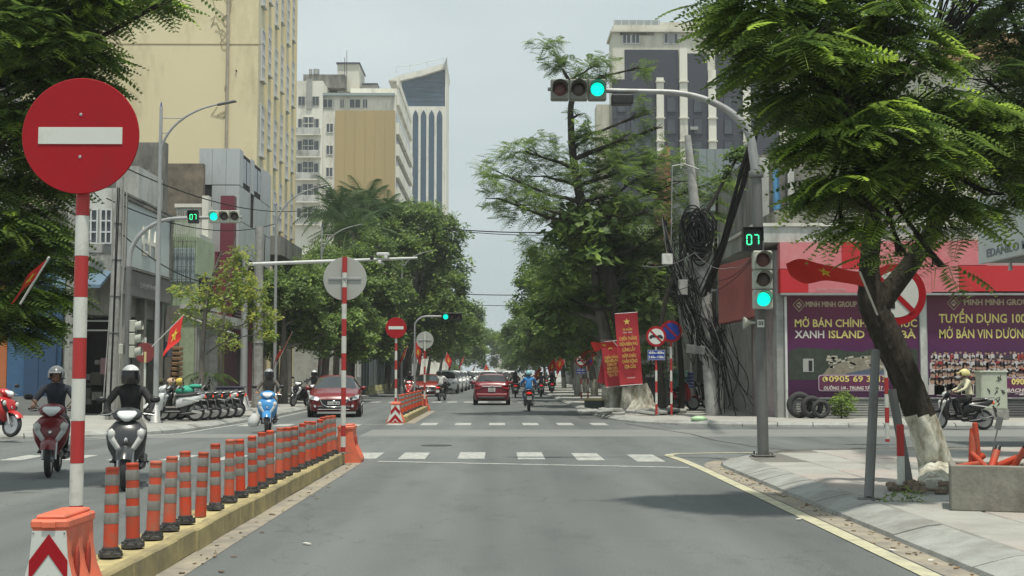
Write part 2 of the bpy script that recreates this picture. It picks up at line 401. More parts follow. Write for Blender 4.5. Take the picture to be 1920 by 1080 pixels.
# ---- far left corner pavement
outer_fl = [(-60, 28.6), (-20, 29.2), (-12, 30.0), (-9.9, 31.0), (-8.8, 32.6), (-8.1, 35.5), (-7.95, 41), (-8.0, 60), (-8.0, 400)]
inner_fl = offset_path(outer_fl, 0.3)
sw_fl = slab('pavement', inner_fl + [(-60, 400)], PAVE, 0.12)
kerb(outer_fl[:-1], 1.0, sw_fl, 0.3, 0.1, 0.14, side=1)
# ---- near left corner pavement
outer_nl = [(-8.5, -6), (-8.5, 20.5), (-8.9, 23), (-10.2, 24.4), (-12.5, 25), (-40, 24.6)]
inner_nl = offset_path(outer_nl, 0.35)
sw_nl = slab('pavement', inner_nl + [(-40, -6)], PAVE, 0.12)
kerb(outer_nl, 1.0, sw_nl, 0.35, 0.1, 0.14, side=1)

# ---- gutter dust and painted lines
z1 = 0.004
mk = MB()
def stripe(mb, pts, wd, m=0, z=z1):
    ps = [Vector(p) for p in pts]
    lo = offset_path([tuple(p) for p in ps], wd / 2); hi = offset_path([tuple(p) for p in ps], -wd / 2)
    for i in range(len(ps) - 1): mb.quad((*lo[i], z), (*hi[i], z), (*hi[i + 1], z), (*lo[i + 1], z), m)
gut = MB(); stripe(gut, [(KX - 0.13, -6), (KX - 0.13, 20.8)] + [(p[0], p[1]) for p in arc(KX + 3.6, 21.0, 3.73, 180, 110, 8)], 0.27)
tag(struct(gut, 'gutter', DUST), kind='structure')
g2 = MB(); stripe(g2, [(-2.52, 8), (-2.50, 14), (-2.46, 22.4)], 0.24); stripe(g2, [(-2.70, 39.4), (-2.66, 52.4)], 0.3)
struct(g2, 'gutter', DUST)
yl = MB(); stripe(yl, [(3.30, -6), (3.31, 20.6), (3.28, 22.6), (3.2, 23.9)], 0.16, z=0.008)
stripe(yl, [(3.20, 24.0), (3.26, 24.35), (3.45, 24.62), (3.9, 24.75), (6.4, 25.15)], 0.17, z=0.008)
struct(yl, 'road_marking', YPAINT)
sl = MB(); a, b = gnd(708, 865.5), gnd(1292, 877); stripe(sl, [(a.x, a.y), (b.x, b.y)], 0.17, z=0.005); struct(sl, 'road_marking', WPAINT)
cw = MB()
for cx, y0, y1 in ((679, 849, 860.5), (771, 848.8, 861), (883, 848.2, 860.5), (997, 848.2, 861.5), (1109, 850, 863.5), (1222, 852.5, 866)):
    for_a = gnd(cx, y0); bb = gnd(cx, y1)
    hw = 0.245; X0 = bb.x; sh = for_a.x - bb.x
    cw.quad((X0 - hw, bb.y, z1), (X0 + hw, bb.y, z1), (X0 + hw + 0.0, for_a.y, z1), (X0 - hw, for_a.y, z1))
struct(cw, 'zebra_crossing', WPAINT)
cw = MB()
for k in range(6):
    x = -3.9 - k * 0.95; cw.quad((x - .2, 22.9, z1), (x + .2, 22.9, z1), (x + .2, 24.3, z1), (x - .2, 24.4, z1))
struct(cw, 'zebra_crossing', WPAINT)
cw = MB()
for cx in (737, 802, 867, 932, 996, 1062, 1127):
    a = gnd(cx, 797.5); cw.quad((a.x - .24, a.y, z1), (a.x + .24, a.y, z1), (a.x + .24, a.y + 1.75, z1), (a.x - .24, a.y + 1.75, z1))
for k in range(6):
    x = -4.3 - k * 1.02; cw.quad((x - .24, 37.4, z1), (x + .24, 37.4, z1), (x + .24, 39.0, z1), (x - .24, 39.0, z1))
struct(cw, 'zebra_crossing', WPAINT)
cw = MB()
for cx in (700, 735, 775, 817, 846, 878, 905, 950, 980, 1012, 1040, 1073):
    a = gnd(cx, 755); cw.quad((a.x - .26, a.y, z1), (a.x + .26, a.y, z1), (a.x + .26, a.y + 2.4, z1), (a.x - .26, a.y + 2.4, z1))
struct(cw, 'zebra_crossing', WPAINT)
ln = MB(); stripe(ln, [(-7.75, 60), (-7.6, 42), (-8.1, 33), (-9.4, 30.2), (-14, 28.9)], 0.13); stripe(ln, [(-3.2, 38.4), (-5.8, 39.6)], 0.12)
for k in range(14): stripe(ln, [(0.3, 72 + k * 9), (0.3, 75 + k * 9)], 0.13)
struct(ln, 'road_marking', WPAINT)
pt = MB().quad((-3.4, 31.2, .003), (60, 31.0, .003), (60, 34.9, .003), (-3.4, 35.1, .003)).quad((-60, 27.4, .003), (-3.6, 31.0, .003), (-3.6, 33, .003), (-60, 28.4, .003)); struct(pt, 'road_patch', M('dusty_asphalt', (.20, .21, .198), .85, var=.12, scale=.8, bump=.3, bscale=80, dirt=(.16, .17, .16), damt=.4, dscale=.5, stretch=(.3, 1, 1)))
mh = MB().lathe([(.33, .004), (.33, .007), (.30, .008), (.01, .008)], (-1.3, 27.5, 0), n=28); struct(mh, 'manhole_cover', M('cast_iron', (.07, .07, .068), .7, metal=.4, var=.3, bump=.6, bscale=40))
# filled service trench across the junction
tr = MB(); stripe(tr, [(3.9, 39.2), (4.35, 36), (4.9, 32.5), (5.0, 29.5), (5.4, 27), (6.0, 25.6)], 0.10, z=0.0045)
struct(tr, 'road_patch', M('tar', (0.075, 0.075, 0.075), 0.9))

# ================================================================== traffic island with its kerb blocks and posts
def island(label, x0, x1, y0, y1, z=0.2, step=0.62):
    isl = MB().box(((x0 + x1) / 2, (y0 + y1) / 2, z / 2 - 0.012), (x1 - x0 - 0.10, y1 - y0 - 0.05, z), 0).build('traffic_island', [KYTOP])
    tag(isl, label, 'traffic island')
    n = int((y1 - y0) / step)
    for side in (0, 1):
        for k in range(n):
            ya = y0 + (y1 - y0) * k / n; yb = y0 + (y1 - y0) * (k + 1) / n; j = random.uniform(-.008, .008)
            cx = (x1 - 0.035 + j) if side else (x0 + 0.035 + j)
            mb = MB().box((cx, (ya + yb) / 2, z / 2 - 0.004 + random.uniform(-.004, .004)), (0.11, yb - ya - 0.010, z + 0.006), 0, b=0.016, rz=random.uniform(-.006, .006))
            mb.build('kerb_block', [KYEL], isl)
    for yy in (y0 + 0.04, y1 - 0.04):
        MB().box(((x0 + x1) / 2, yy, z / 2 - 0.004), (x1 - x0 - 0.2, 0.09, z), 0, b=0.015).build('kerb_block', [KYEL], isl)
    return isl
island('long low yellow kerbed traffic island in the foreground, carrying the near row of orange posts', -2.99, -2.63, 8.72, 22.05)
island('low dusty yellow traffic island beyond the junction, carrying the far row of orange posts', -3.30, -2.86, 40.0, 52.3)

# ---- delineator posts
def delineator():
    t = thing('delineator_post', 'first orange delineator post', 'bollard', group='orange delineator posts on the traffic island')
    mb = MB(); mb.lathe([(0.054, 0.045), (0.052, 0.3), (0.048, 0.60), (0.048, 0.612), (0.050, 0.615), (0.050, 0.63), (0.042, 0.638), (0.012, 0.638)], n=20)
    mb.build('tube', ORANGE, t)
    for k in range(3):
        za = 0.234 + k * 0.136; MB().lathe([(0.0535 - .0015 * k, za), (0.0545 - .0015 * k, za + .004), (0.054 - .0015 * k, za + 0.074), (0.053 - .0015 * k, za + 0.078)], n=20).build('reflective_band', REFL, t)
    mb = MB(); mb.lathe([(0.088, 0.0), (0.089, 0.024), (0.080, 0.028), (0.070, 0.030), (0.066, 0.045), (0.066, 0.062), (0.060, 0.064), (0.058, 0.070)], n=18, sm=False)
    for k in range(6):
        a = k * math.pi / 3; mb.box((0.078 * math.cos(a), 0.078 * math.sin(a), 0.036), (0.020, 0.020, 0.02), b=0.003, rz=a)
    mb.build('rubber_base', RUBB, t)
    return t
POSTX = [208, 253, 291, 321, 354, 381, 411, 434, 456, 482, 497, 513, 528, 543, 558, 570, 583, 594, 606, 615, 624, 634]
POSTY = [1044, 1026, 1010, 994, 981, 967.5, 955, 941, 931, 922.5, 914, 905.6, 897, 891, 884, 878, 873, 868.5, 864, 859.5, 855, 851]
d0 = None
OR2 = M('orange_sunfaded', (0.60, 0.085, 0.04), 0.55, var=0.15, scale=5, dirt=(0.40, 0.14, 0.09), damt=0.7, dscale=7, spec=.3, world=True); OR3 = M('orange_deep', (0.50, 0.06, 0.025), 0.5, var=0.15, scale=4, dirt=(0.30, 0.08, 0.05), damt=0.6, dscale=8, spec=.3, world=True)
for i, (px, py) in enumerate(zip(POSTX, POSTY)):
    p = gnd(px, py, 0.2)
    p.x = -2.775 + (p.x + 2.775) * 0.6 - 0.03
    lab = 'orange post with three grey bands, %s from the near chevron barrier in the foreground row' % ORD[i]
    if i == 5: lab = 'orange post standing without a black rubber base, sixth in the foreground row'
    if d0 is None: d0 = delineator(); d = d0; d['label'] = lab; d.location = (p.x, p.y, 0.2)
    else: d = copytree(d0, (p.x, p.y, 0.2), random.uniform(0, 1), lab, skip=('rubber_base',) if i == 5 else (), swap={'orange_plastic': (ORANGE, OR2, OR3)[(i * 5 + i // 3) % 3]})
    if i == 5: d.location.z -= 0.05
    d.rotation_euler = (R(random.uniform(-2.6, 2.6)), R(random.uniform(-2.4, 2.4)), random.uniform(0, 1))
    dv = random.uniform(0.97, 1.03); d.scale = (1, 1, dv)
for i in range(18):
    lab = 'small orange post, %s from the near end of the row beyond the junction' % ORD[i]
    d = copytree(d0, (-3.08 + 0.02 * math.sin(i * 2), 40.6 + i * 0.63, 0.2), 0.3 * i, lab)
    d['group'] = 'orange delineator posts on the far island'; d.rotation_euler = (R(random.uniform(-2, 2)), R(random.uniform(-2, 2)), 0)

# ---- water-filled barriers with chevron board
def barrier(label, loc, chev=True, rz=0.0, H=0.66, wk=1.0):
    t = thing('traffic_barrier', label, 'barrier', loc, rz, 'orange plastic barriers at the island ends'); t.scale = (wk, 1, 1)
    L_ = 0.52; mb = MB()
    prof = [(0.27, 0.0), (0.27, 0.07), (0.235, 0.15), (0.165, 0.30), (0.135, 0.42), (0.128, 0.55), (0.128, 0.575)]
    def ring(yy, pinch):
        ps = [(x - pinch * (0.03 if 0.1 < z < 0.5 else 0), z) for x, z in prof]
        return [(x, yy, z) for x, z in ps] + [(-x, yy, z) for x, z in ps[::-1]]
    ys = [(-0.26, 0), (-0.235, 0), (-0.18, 0), (-0.14, 1), (-0.08, 1), (-0.04, 0), (0.04, 0), (0.08, 1), (0.14, 1), (0.18, 0), (0.235, 0), (0.26, 0)]
    mb.loft([ring(y, p) for y, p in ys], sm=True); mb.build('body', ORANGEL, t)
    cap = MB(); cap.box((0, 0, 0.605), (0.285, 0.55, 0.06), b=0.014); cap.box((0, 0, 0.645), (0.22, 0.50, 0.03), b=0.01); cap.box((0.0, -0.278, 0.603), (0.10, 0.02, 0.04), b=0.004)
    cap.build('cap', ORANGEL, t)
    for s_ in (-1, 1):
        for yy in (-0.11, 0.11):
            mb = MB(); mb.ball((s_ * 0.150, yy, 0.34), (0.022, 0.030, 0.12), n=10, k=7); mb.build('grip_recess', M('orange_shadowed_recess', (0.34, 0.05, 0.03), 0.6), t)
    ft = MB()
    for s_ in (-1, 1):
        for yy in (-0.2, 0.2): ft.box((s_ * 0.22, yy, 0.015), (0.07, 0.08, 0.03), b=0.005)
    ft.build('foot', ORANGEL, t)
    if chev:
        y = -0.272
        brd = MB(); brd.prism([(-0.245, 0.045), (0.245, 0.045), (0.19, 0.22), (0.14, 0.40), (0.125, 0.565), (-0.125, 0.565), (-0.14, 0.40), (-0.19, 0.22)], y, y + 0.01); bo = brd.build('chevron_board', SWHT, t)
        def clipw(z): return np.interp(z, [0.045, 0.22, 0.40, 0.565], [0.245, 0.19, 0.14, 0.125])
        def xz(px, pz):  # clamp sideways into the board outline
            w_ = float(clipw(pz)); return (max(-w_, min(w_, px)), pz)
        for zc in (0.545, 0.29):
            for s_ in (-1, 1):
                ru = MB(); th = 0.125; n = 8; top_, bot = [], []
                for k in range(n + 1):
                    u = k / n; z_a = zc - u * 0.155; wa = float(clipw(max(0.045, z_a)))
                    xx = s_ * min(u * 0.165 if zc > 0.4 else u * 0.24, wa)
                    top_.append((xx, max(0.046, zc - abs(xx) * 1.15))); bot.append((xx, max(0.046, zc - abs(xx) * 1.15 - th)))
                poly = top_ + bot[::-1]
                ru.prism(poly, y - 0.004, y - 0.001); ru.build('chevron_stripe', SRED, bo)
        lo = MB(); lo.prism([(-0.06, 0.046), (0.06, 0.046), (0.0, 0.115)], y - 0.004, y - 0.001); lo.build('chevron_stripe', SRED, bo)
        for x_, z_ in ((-.115, .55), (.115, .55), (-.22, .08), (.22, .08)):
            MB().lathe([(0.006, -0.003), (0.004, 0.0)], (x_, y - 0.002, z_), 'Y', 8).build('rivet', DSTEEL, bo)
    return t
barrier('large orange plastic barrier with red and white chevron board, bottom left foreground', (-2.80, 8.38, 0), wk=.84)
barrier('orange plastic barrier behind the grey round sign back, no chevron visible', (-2.62, 22.45, 0), False)
barrier('orange chevron barrier at the front of the far island below the small no entry sign', (-3.13, 39.65, 0))
barrier('small orange barrier closing the far end of the distant island', (-3.03, 52.75, 0), False)

# ---- red and white banded sign posts
def banded_post(parent, r, zs, first_red, top_red=True, name='post_band', x=0, y=0):
    red = first_red
    for a, b in zip(zs, zs[1:]):
        MB().lathe([(r, a + 0.001), (r, b - 0.001)], (x, y, 0), n=16).build(name, PRED if red else PWHT, parent); red = not red
def round_sign(name, label, cat, base, zc, dia, zs, first_red, face, r=0.045, group=None, rz=0.0, post=True):
    t = thing(name, label, cat, base, rz, group)
    banded_post(t, r, zs, first_red)
    MB().lathe([(r * 2.2, 0.0), (r * 2.2, 0.012), (r * 1.1, 0.014), (r * 1.1, 0.02)], n=14).build('base_plate', DSTEEL, t)
    s_ = -1 if face != 'back' else 1
    yd = s_ * (r + 0.03)
    d = MB(); d.lathe([(dia / 2 - 0.004, -0.006), (dia / 2, -0.002), (dia / 2, 0.004), (dia / 2 - 0.004, 0.006)], (0, yd, zc), 'Y', 56)
    col = {'noentry': SRED, 'back': SGRY, 'noturn': SRED, 'nopark': SRED}[face]
    disc = d.build('sign_face', col, t)
    for zz in ((zc,) if face == 'back' else (zc + dia * .2, zc - dia * .2)):
        b = MB(); b.box((0, s_ * (r + 0.012), zz), (dia * (0.76 if face == 'back' else 0.5), 0.02, 0.035), b=0.003); b.box((0, -s_ * (r + 0.004), zz), (r * 2.3, 0.012, 0.035), b=0.002); b.build('bracket', STEEL, t)
    y0, y1 = yd - 0.012, yd - 0.0062
    if face == 'noentry':
        b = MB(); b.box((0, yd - 0.009, zc + 0.0), (dia * 0.715, 0.006, dia * 0.145), b=0.001); b.build('white_bar', SWHT, disc)
    if face in ('noturn', 'nopark'):
        MB().lathe([(dia * .385, 0), (dia * .385, 0.004)], (0, yd - 0.0105, zc), 'Y', 44).build('inner_disc', SWHT if face == 'noturn' else SBLU, disc)
        if face == 'noturn':
            c = MB(); q = dia * 1.18; y2 = yd - 0.0145   # car seen from the front quarter
            c.prism([(-.30 * q, zc - .02 * q), (-.22 * q, zc + .06 * q), (-.12 * q, zc + .07 * q), (.0, zc + .02 * q), (.12 * q, zc + .07 * q), (.20 * q, zc + .06 * q), (.29 * q, zc - .03 * q), (.27 * q, zc - .10 * q), (.20 * q, zc - .10 * q), (.13 * q, zc - .05 * q), (-.14 * q, zc - .05 * q), (-.2 * q, zc - .1 * q), (-.27 * q, zc - .1 * q)], y2, y2 + .003)
            c.build('car_symbol', BLACK, disc)
        b = MB(); b.box((0, yd - 0.0175, zc), (dia * .80, 0.004, dia * .085), ry=R(45)); b.build('slash', SRED, disc)
    return t
# near no entry sign
b0 = at(139, 1112, 9.02)
nes = round_sign('no_entry_sign', 'huge red no entry sign with white bar on a striped post, left foreground', 'traffic sign', (b0.x, 9.02, 0), 3.212, 0.822,
    [0, .05, .34, .63, .922, 1.215, 1.509, 1.794, 2.08, 2.37, 2.655, 3.5], True, 'noentry', 0.047)
for q in (-.30, .30): MB().lathe([(.011, -.004), (.008, -.006)], (0, -.0835, 3.212 + q * .5), 'Y', 10).build('bolt', STEEL, nes)
# back of the keep sign at the island end
b1 = at(643, 860, 21.75)
round_sign('round_sign', 'pale grey back of a round sign on a striped post at the island end', 'traffic sign', (b1.x, 21.75, 0.2), 3.15 - 0.2 - .0, 0.74,
    [0, .10, .28, .46, .80, 1.10, 1.39, 1.68, 1.97, 2.26, 2.52, 2.80, 3.05, 3.32], True, 'back', 0.042)
b2 = at(742, 760, 41.2)
round_sign('no_entry_sign', 'small red no entry sign on a striped post beyond the junction', 'traffic sign', (b2.x, 41.2, 0.2), 2.79, 0.67,
    [0, .25, .55, .85, 1.15, 1.45, 1.75, 2.05, 2.3, 3.05], False, 'noentry', 0.04)
b3 = at(796, 760, 52.0)
round_sign('round_sign', 'small grey round sign back on a striped post at the far island tip', 'traffic sign', (b3.x, 52.0, 0.2), 2.67, 0.7,
    [0, .3, .62, .95, 1.28, 1.6, 1.92, 2.24, 2.95], True, 'back', 0.042)
# right-hand pair across the junction
def plate_text(parent, zc, w_, h_, lines, col=SBLU, y=-0.07, tm=None):
    p = MB().box((0, y, zc), (w_, 0.01, h_), b=0.002).build('sign_plate', col, parent)
    fr = MB(); e = 0.012
    for (cx, cz, a, b) in ((0, zc + h_ / 2 - e, w_ - e, .008), (0, zc - h_ / 2 + e, w_ - e, .008), (-w_ / 2 + e, zc, .008, h_ - 2 * e), (w_ / 2 - e, zc, .008, h_ - 2 * e)): fr.box((cx, y - .007, cz), (a, .003, b))
    fr.build('border', SWHT, p)
    n = len(lines)
    for k, s_ in enumerate(lines): text(s_, p, (0, y - .008, zc + (n / 2 - k - .5) * h_ / (n + .3)), h_ / (n + 1.0), tm or SWHT, w_ * .86, bold=.004)
for (pxa, pxb, yb, Yd, g, far) in ((1231, 1261, 786, 42.8, 'near', 0), (1090, 1103, 745, 72.5, 'far', 1)):
    k = 1.0 if not far else 1.0
    pa = at(pxa, yb, Yd); pb = at(pxb, yb, Yd)
    za = 0.13; S = 2400 / Yd
    ca = (699 - (631 if not far else 676)) / S + 1.55 - za; cb = (699 - (621 if not far else 676)) / S + 1.55 - za
    dz = [0, .38, .76, 1.14, 1.5, 1.9, 2.3, 2.7]
    t1 = round_sign('traffic_sign', 'no car turning sign with blue hours plate %s' % ('beside the whitewashed tree' if not far else 'far off under orange flags'), 'traffic sign', (pa.x, Yd, za), ca, .68, dz[:-1] + [ca], True, 'noturn', .04)
    plate_text(t1, ca - .62, .58, .34, ['6h-8h', '16h-18h'])
    t2 = round_sign('traffic_sign', 'blue and red no parking sign %s' % ('left of the cable laden pole' if not far else 'far off beside the distant turn sign'), 'traffic sign', (pb.x, Yd + .25, za), cb, .74 if not far else .62, dz[:-1] + [cb], True, 'nopark', .04)
# ================================================================== traffic signals, lamps, poles
LENSOFF = M('lens_dark_red', (0.10, 0.035, 0.03), 0.35, var=0.1)
LENSDK = M('lens_dark', (0.06, 0.04, 0.035), 0.35, var=0.1)
LGREEN = M('signal_green', (0.0, 0.80, 0.55), emit=.95)
LGREEN2 = M('countdown_green', (0.05, 0.95, 0.35), emit=1.6)
HOUS = M('signal_housing', (0.17, 0.18, 0.15), 0.55, var=0.1, dirt=(0.15, 0.15, 0.13), damt=0.3)
HOUSW = M('signal_housing_pale', (0.40, 0.42, 0.36), 0.55, var=0.08, dirt=(0.3, 0.3, 0.26), damt=0.3)

def digits(parent, c, s, y, st='07'):
    SEG = {'0': 'abcdef', '7': 'abc'}
    seg = {'a': (0, 1, 1), 'b': (.5, .5, 0), 'c': (.5, -.5, 0), 'd': (0, -1, 1), 'e': (-.5, -.5, 0), 'f': (-.5, .5, 0), 'g': (0, 0, 1)}
    for k, ch in enumerate(st):
        ox = c[0] + (k - .5) * s * 0.62
        for q in SEG[ch]:
            x, z, hor = seg[q]
            d = (s * .30, .006, s * .085) if hor else (s * .085, .006, s * .36)
            MB().box((ox + x * s * .40, y, c[2] + z * s * .42), d, b=.002).build('digit_segment', LGREEN2, parent)
def countdown(parent, c, w_, st='07'):
    b = MB(); b.box(c, (w_, .14, w_ * 1.18), b=.01); bo = b.build('countdown_box', BLACK, parent)
    v = MB(); v.box((c[0], c[1] - .12, c[2] + w_ * .6), (w_, .12, .012)); v.box((c[0] - w_ / 2, c[1] - .1, c[2] + w_ * .25), (.012, .08, w_ * .65)); v.box((c[0] + w_ / 2, c[1] - .1, c[2] + w_ * .25), (.012, .08, w_ * .65)); v.build('hood', BLACK, bo)
    digits(bo, c, w_ * .58, c[1] - .076, st)
def signal_head(parent, c, pitch, r, n=3, vertical=True, green=2, mat=HOUS, face=-1, name='signal_head', order=None):
    """face -1: lamps look towards -Y."""
    w_ = r * 2 + .08
    hb = MB()
    for k in range(n):
        o = (k - (n - 1) / 2) * pitch
        cc = (c[0], c[1], c[2] - o) if vertical else (c[0] + o, c[1], c[2])
        hb.box(cc, (w_ if vertical else pitch - .008, .16, pitch - .008 if vertical else w_ * 1.12), b=.02)
    hd = hb.build(name, mat, parent)
    for k in range(n):
        o = (k - (n - 1) / 2) * pitch
        cc = (c[0], c[1], c[2] - o) if vertical else (c[0] + o, c[1], c[2])
        le = MB(); le.lathe([(0.001, face * .102), (r * .5, face * .099), (r * .92, face * .086), (r * .95, face * .08)], cc, 'Y', 24)
        lm = LGREEN if k == green else (LENSOFF if k == 0 else LENSDK)
        le.build('lamp', lm, hd)
        vz = MB(); ring = []; m_ = 18
        for yy in (face * .08, face * .25):
            lo = -.15 if yy == face * .08 else .12
            ring.append([(cc[0] + (r + .012) * math.cos(R(lo * 180 + (180 - lo * 360) * j / m_)), cc[1] + yy, cc[2] + (r + .012) * math.sin(R(lo * 180 + (180 - lo * 360) * j / m_))) for j in range(m_ + 1)])
        ring2 = [[(cc[0] + (p[0] - cc[0]) * 1.06, p[1], cc[2] + (p[2] - cc[2]) * 1.06) for p in rr] for rr in ring]
        vz.loft(ring, caps=False, closed=False); vz.loft(ring2, caps=False, closed=False)
        vz.build('visor', mat, hd)
    return hd
def arch_pts(x0, z0, x1, z1_, n=14, ex=2.0):
    """quarter-ellipse from a vertical start (x0,z0) to a horizontal end (x1,z1_)."""
    return [(x0 + (x1 - x0) * (1 - math.cos(math.pi / 2 * k / n)), 0, z0 + (z1_ - z0) * math.sin(math.pi / 2 * k / n)) for k in range(n + 1)]

CABG2 = M('cable_mid_grey', (.16, .16, .15), .7)
def sag(a, b, d, n=16):
    a, b = Vector(a), Vector(b)
    return [a + (b - a) * (k / n) - Vector((0, 0, 4 * d * (k / n) * (1 - k / n))) for k in range(n + 1)]
# ---- main signal on the near right corner
P0 = gnd(1431, 855, 0.13); YS = P0.y
T = thing('traffic_light', 'tall arched grey traffic light pole with lit green lamps on the near right corner', 'traffic light', (P0.x, YS, 0.13))
s_ = 2400 / YS
zrel = lambda py: 1.55 + (699 - py) / s_ - 0.13
xrel = lambda px: (px - 933) / s_ - P0.x
mb = MB(); mb.tube([(0, 0, 0.02), (-.02, 0, 2.3), (-.05, 0, 4.6), (-.06, 0, zrel(318))], [.098, .094, .09, .088], 16); mb.build('pole', DSTEEL, T)
MB().box((0, 0, .012), (.36, .36, .024), b=.004).build('base_plate', DSTEEL, T)
for a in range(4): MB().lathe([(.018, 0), (.018, .05), (.008, .055)], (.13 * (1 if a & 1 else -1), .13 * (1 if a & 2 else -1), .024), n=8).build('bolt', DSTEEL, T)
MB().lathe([(.125, 0), (.13, .02), (.13, .10), (.11, .12)], (-.06, 0, zrel(330)), n=16).build('collar', DSTEEL, T)
ap = [(-.06, 0, zrel(320)), (-.10, 0, zrel(290))] + [(-.12 + p[0], 0, p[2]) for p in arch_pts(0, zrel(275), xrel(1240) + .12, zrel(166), 16)] + [(xrel(1142), 0, zrel(164)), (xrel(1128), 0, zrel(164))]
mb = MB(); mb.tube(ap, [.085 - .045 * k / len(ap) for k in range(len(ap))], 14); mb.build('arm', STEEL, T)
signal_head(T, (xrel(1086), -.02, zrel(164)), .325, .125, 3, False, 2, HOUS)
MB().box((xrel(1032), -.02, zrel(162)), (.08, .05, .06), b=.01).build('end_clamp', DSTEEL, T)
MB().box((xrel(1169), .0, zrel(182)), (.38, .22, .17), b=.02).build('camera_box', BLACK, T)
signal_head(T, (xrel(1427), -.2, zrel(526)), .335, .125, 3, True, 2, HOUSW)
for zz in (zrel(485), zrel(565)): MB().box((.0, -.1, zz), (.05, .16, .05), b=.006).build('bracket', DSTEEL, T)
countdown(T, (xrel(1409), -.18, zrel(451)), .34)
for zz in (zrel(465),): MB().box((-.08, -.07, zz), (.06, .12, .05), b=.006).build('bracket', DSTEEL, T)
lp = MB(); lp.lathe([(.02, 0), (.03, .10), (.10, .20), (.105, .21)], (0, 0, 0), 'X', 18); sp_ = lp.build('loudspeaker', HOUSW, T); sp_.location = (-.10, -.02, zrel(605)); sp_.rotation_euler = (0, 0, R(180))
pl = MB().box((xrel(1425), -.118, zrel(607)), (.12, .006, .13), b=.001).build('number_plate', SWHT, T)
text('03', pl, (xrel(1425), -.1225, zrel(607)), .09, BLACK, .085, bold=.002)
for k in range(3):
    rr = random.random(); pts = [(-.1, -.02, zrel(470) - .05 * k), (-.5 - .2 * k, .1, zrel(500 + 25 * k)), (-1.1, .3, zrel(470 + 30 * k)), (-2.0, .4, zrel(495 + 20 * k))]
    MB().tube(sag(pts[0], pts[1], .1, 8) + sag(pts[1], pts[2], .12, 8)[1:] + sag(pts[2], pts[3], .1, 8)[1:], .006, 5).build('cable', CABG2 if k < 1 else CABLE, T)

# ---- left signal arch
YL = 37.0; s_ = 2400 / YL; p = at(236, 800, YL); X0 = p.x
zr = lambda py: 1.55 + (699 - py) / s_ - 0.13
xr = lambda px: (px - 933) / s_ - X0
T = thing('traffic_light', 'arched grey signal pole with green lamp on the far left corner, arm reaching right', 'traffic light', (X0, YL, 0.13))
mb = MB(); mb.tube([(0, 0, 0), (0, 0, zr(700)), (0, 0, zr(600)), (0, 0, zr(500))], [.11, .10, .09, .085], 14); mb.build('pole', DSTEEL, T)
ap = [(0, 0, zr(502))] + [(p_[0], 0, p_[2]) for p_ in arch_pts(0, zr(490), xr(335), zr(409), 14)] + [(xr(395), 0, zr(408)), (xr(452), 0, zr(407))]
mb = MB(); mb.tube(ap, [.08 - .035 * k / len(ap) for k in range(len(ap))], 12); mb.build('arm', STEEL, T)
countdown(T, (xr(363), -.12, zr(408)), .30)
signal_head(T, (xr(421), -.1, zr(407)), .30, .12, 3, False, 0, HOUSW)
hd = MB()
for k in range(3):
    hd.box((0.16, -.02, zr(612 + k * 24)), (.16, .26, .34), b=.02); 
hd.build('signal_head', HOUSW, T)
for k in range(3):
    mb = MB(); mb.tube([(.23, -.02, zr(612 + k * 24)), (.42, -.02, zr(610 + k * 24))], [.12, .13], 14, caps=False); mb.build('visor', HOUSW, T)
MB().box((.0, 0, zr(645)), (.3, .05, .05)).build('bracket', DSTEEL, T)
MB().box((-.16, -.02, zr(655)), (.12, .2, .3), b=.02).build('control_box', HOUSW, T)

# dark red sign disc beside left pole
p = at(270, 790, 39.0)
t = thing('round_sign', 'dull dark red round sign between the left corner poles', 'traffic sign', (p.x, 39.0, .12))
MB().tube([(0, 0, 0), (0, 0, 2.5)], .035, 10).build('post', PWHT, t)
MB().lathe([(.30, -.006), (.305, 0), (.30, .006)], (0, -.05, 1.55 - .12 + (699 - 662) / 61.5), 'Y', 36).build('sign_face', M('dull_red', (0.20, 0.03, 0.03), .6), t)
MB().box((0.02, -.07, 1.9), (.07, .01, .33), b=.003).build('price_plate', M('cream_plate', (0.6, 0.5, 0.25), .6), t)

# ---- distant signal
p = at(777, 745, 52.9)
T = thing('traffic_light', 'thin arched signal with glowing green lamp behind the small no entry sign', 'traffic light', (p.x, 52.9, .0)); s_ = 2400 / 52.9
zr = lambda py: 1.55 + (699 - py) / s_ - 0.12
mb = MB(); mb.tube([(0, 0, 0), (0, 0, zr(610))] + [(q[0], 0, q[2]) for q in arch_pts(0, zr(608), .5, zr(588), 8)] + [(1.1, 0, zr(588))], .04, 8); mb.build('pole', STEEL, T)
signal_head(T, (1.55, -.05, zr(589)), .27, .11, 3, False, 0, BLACK)

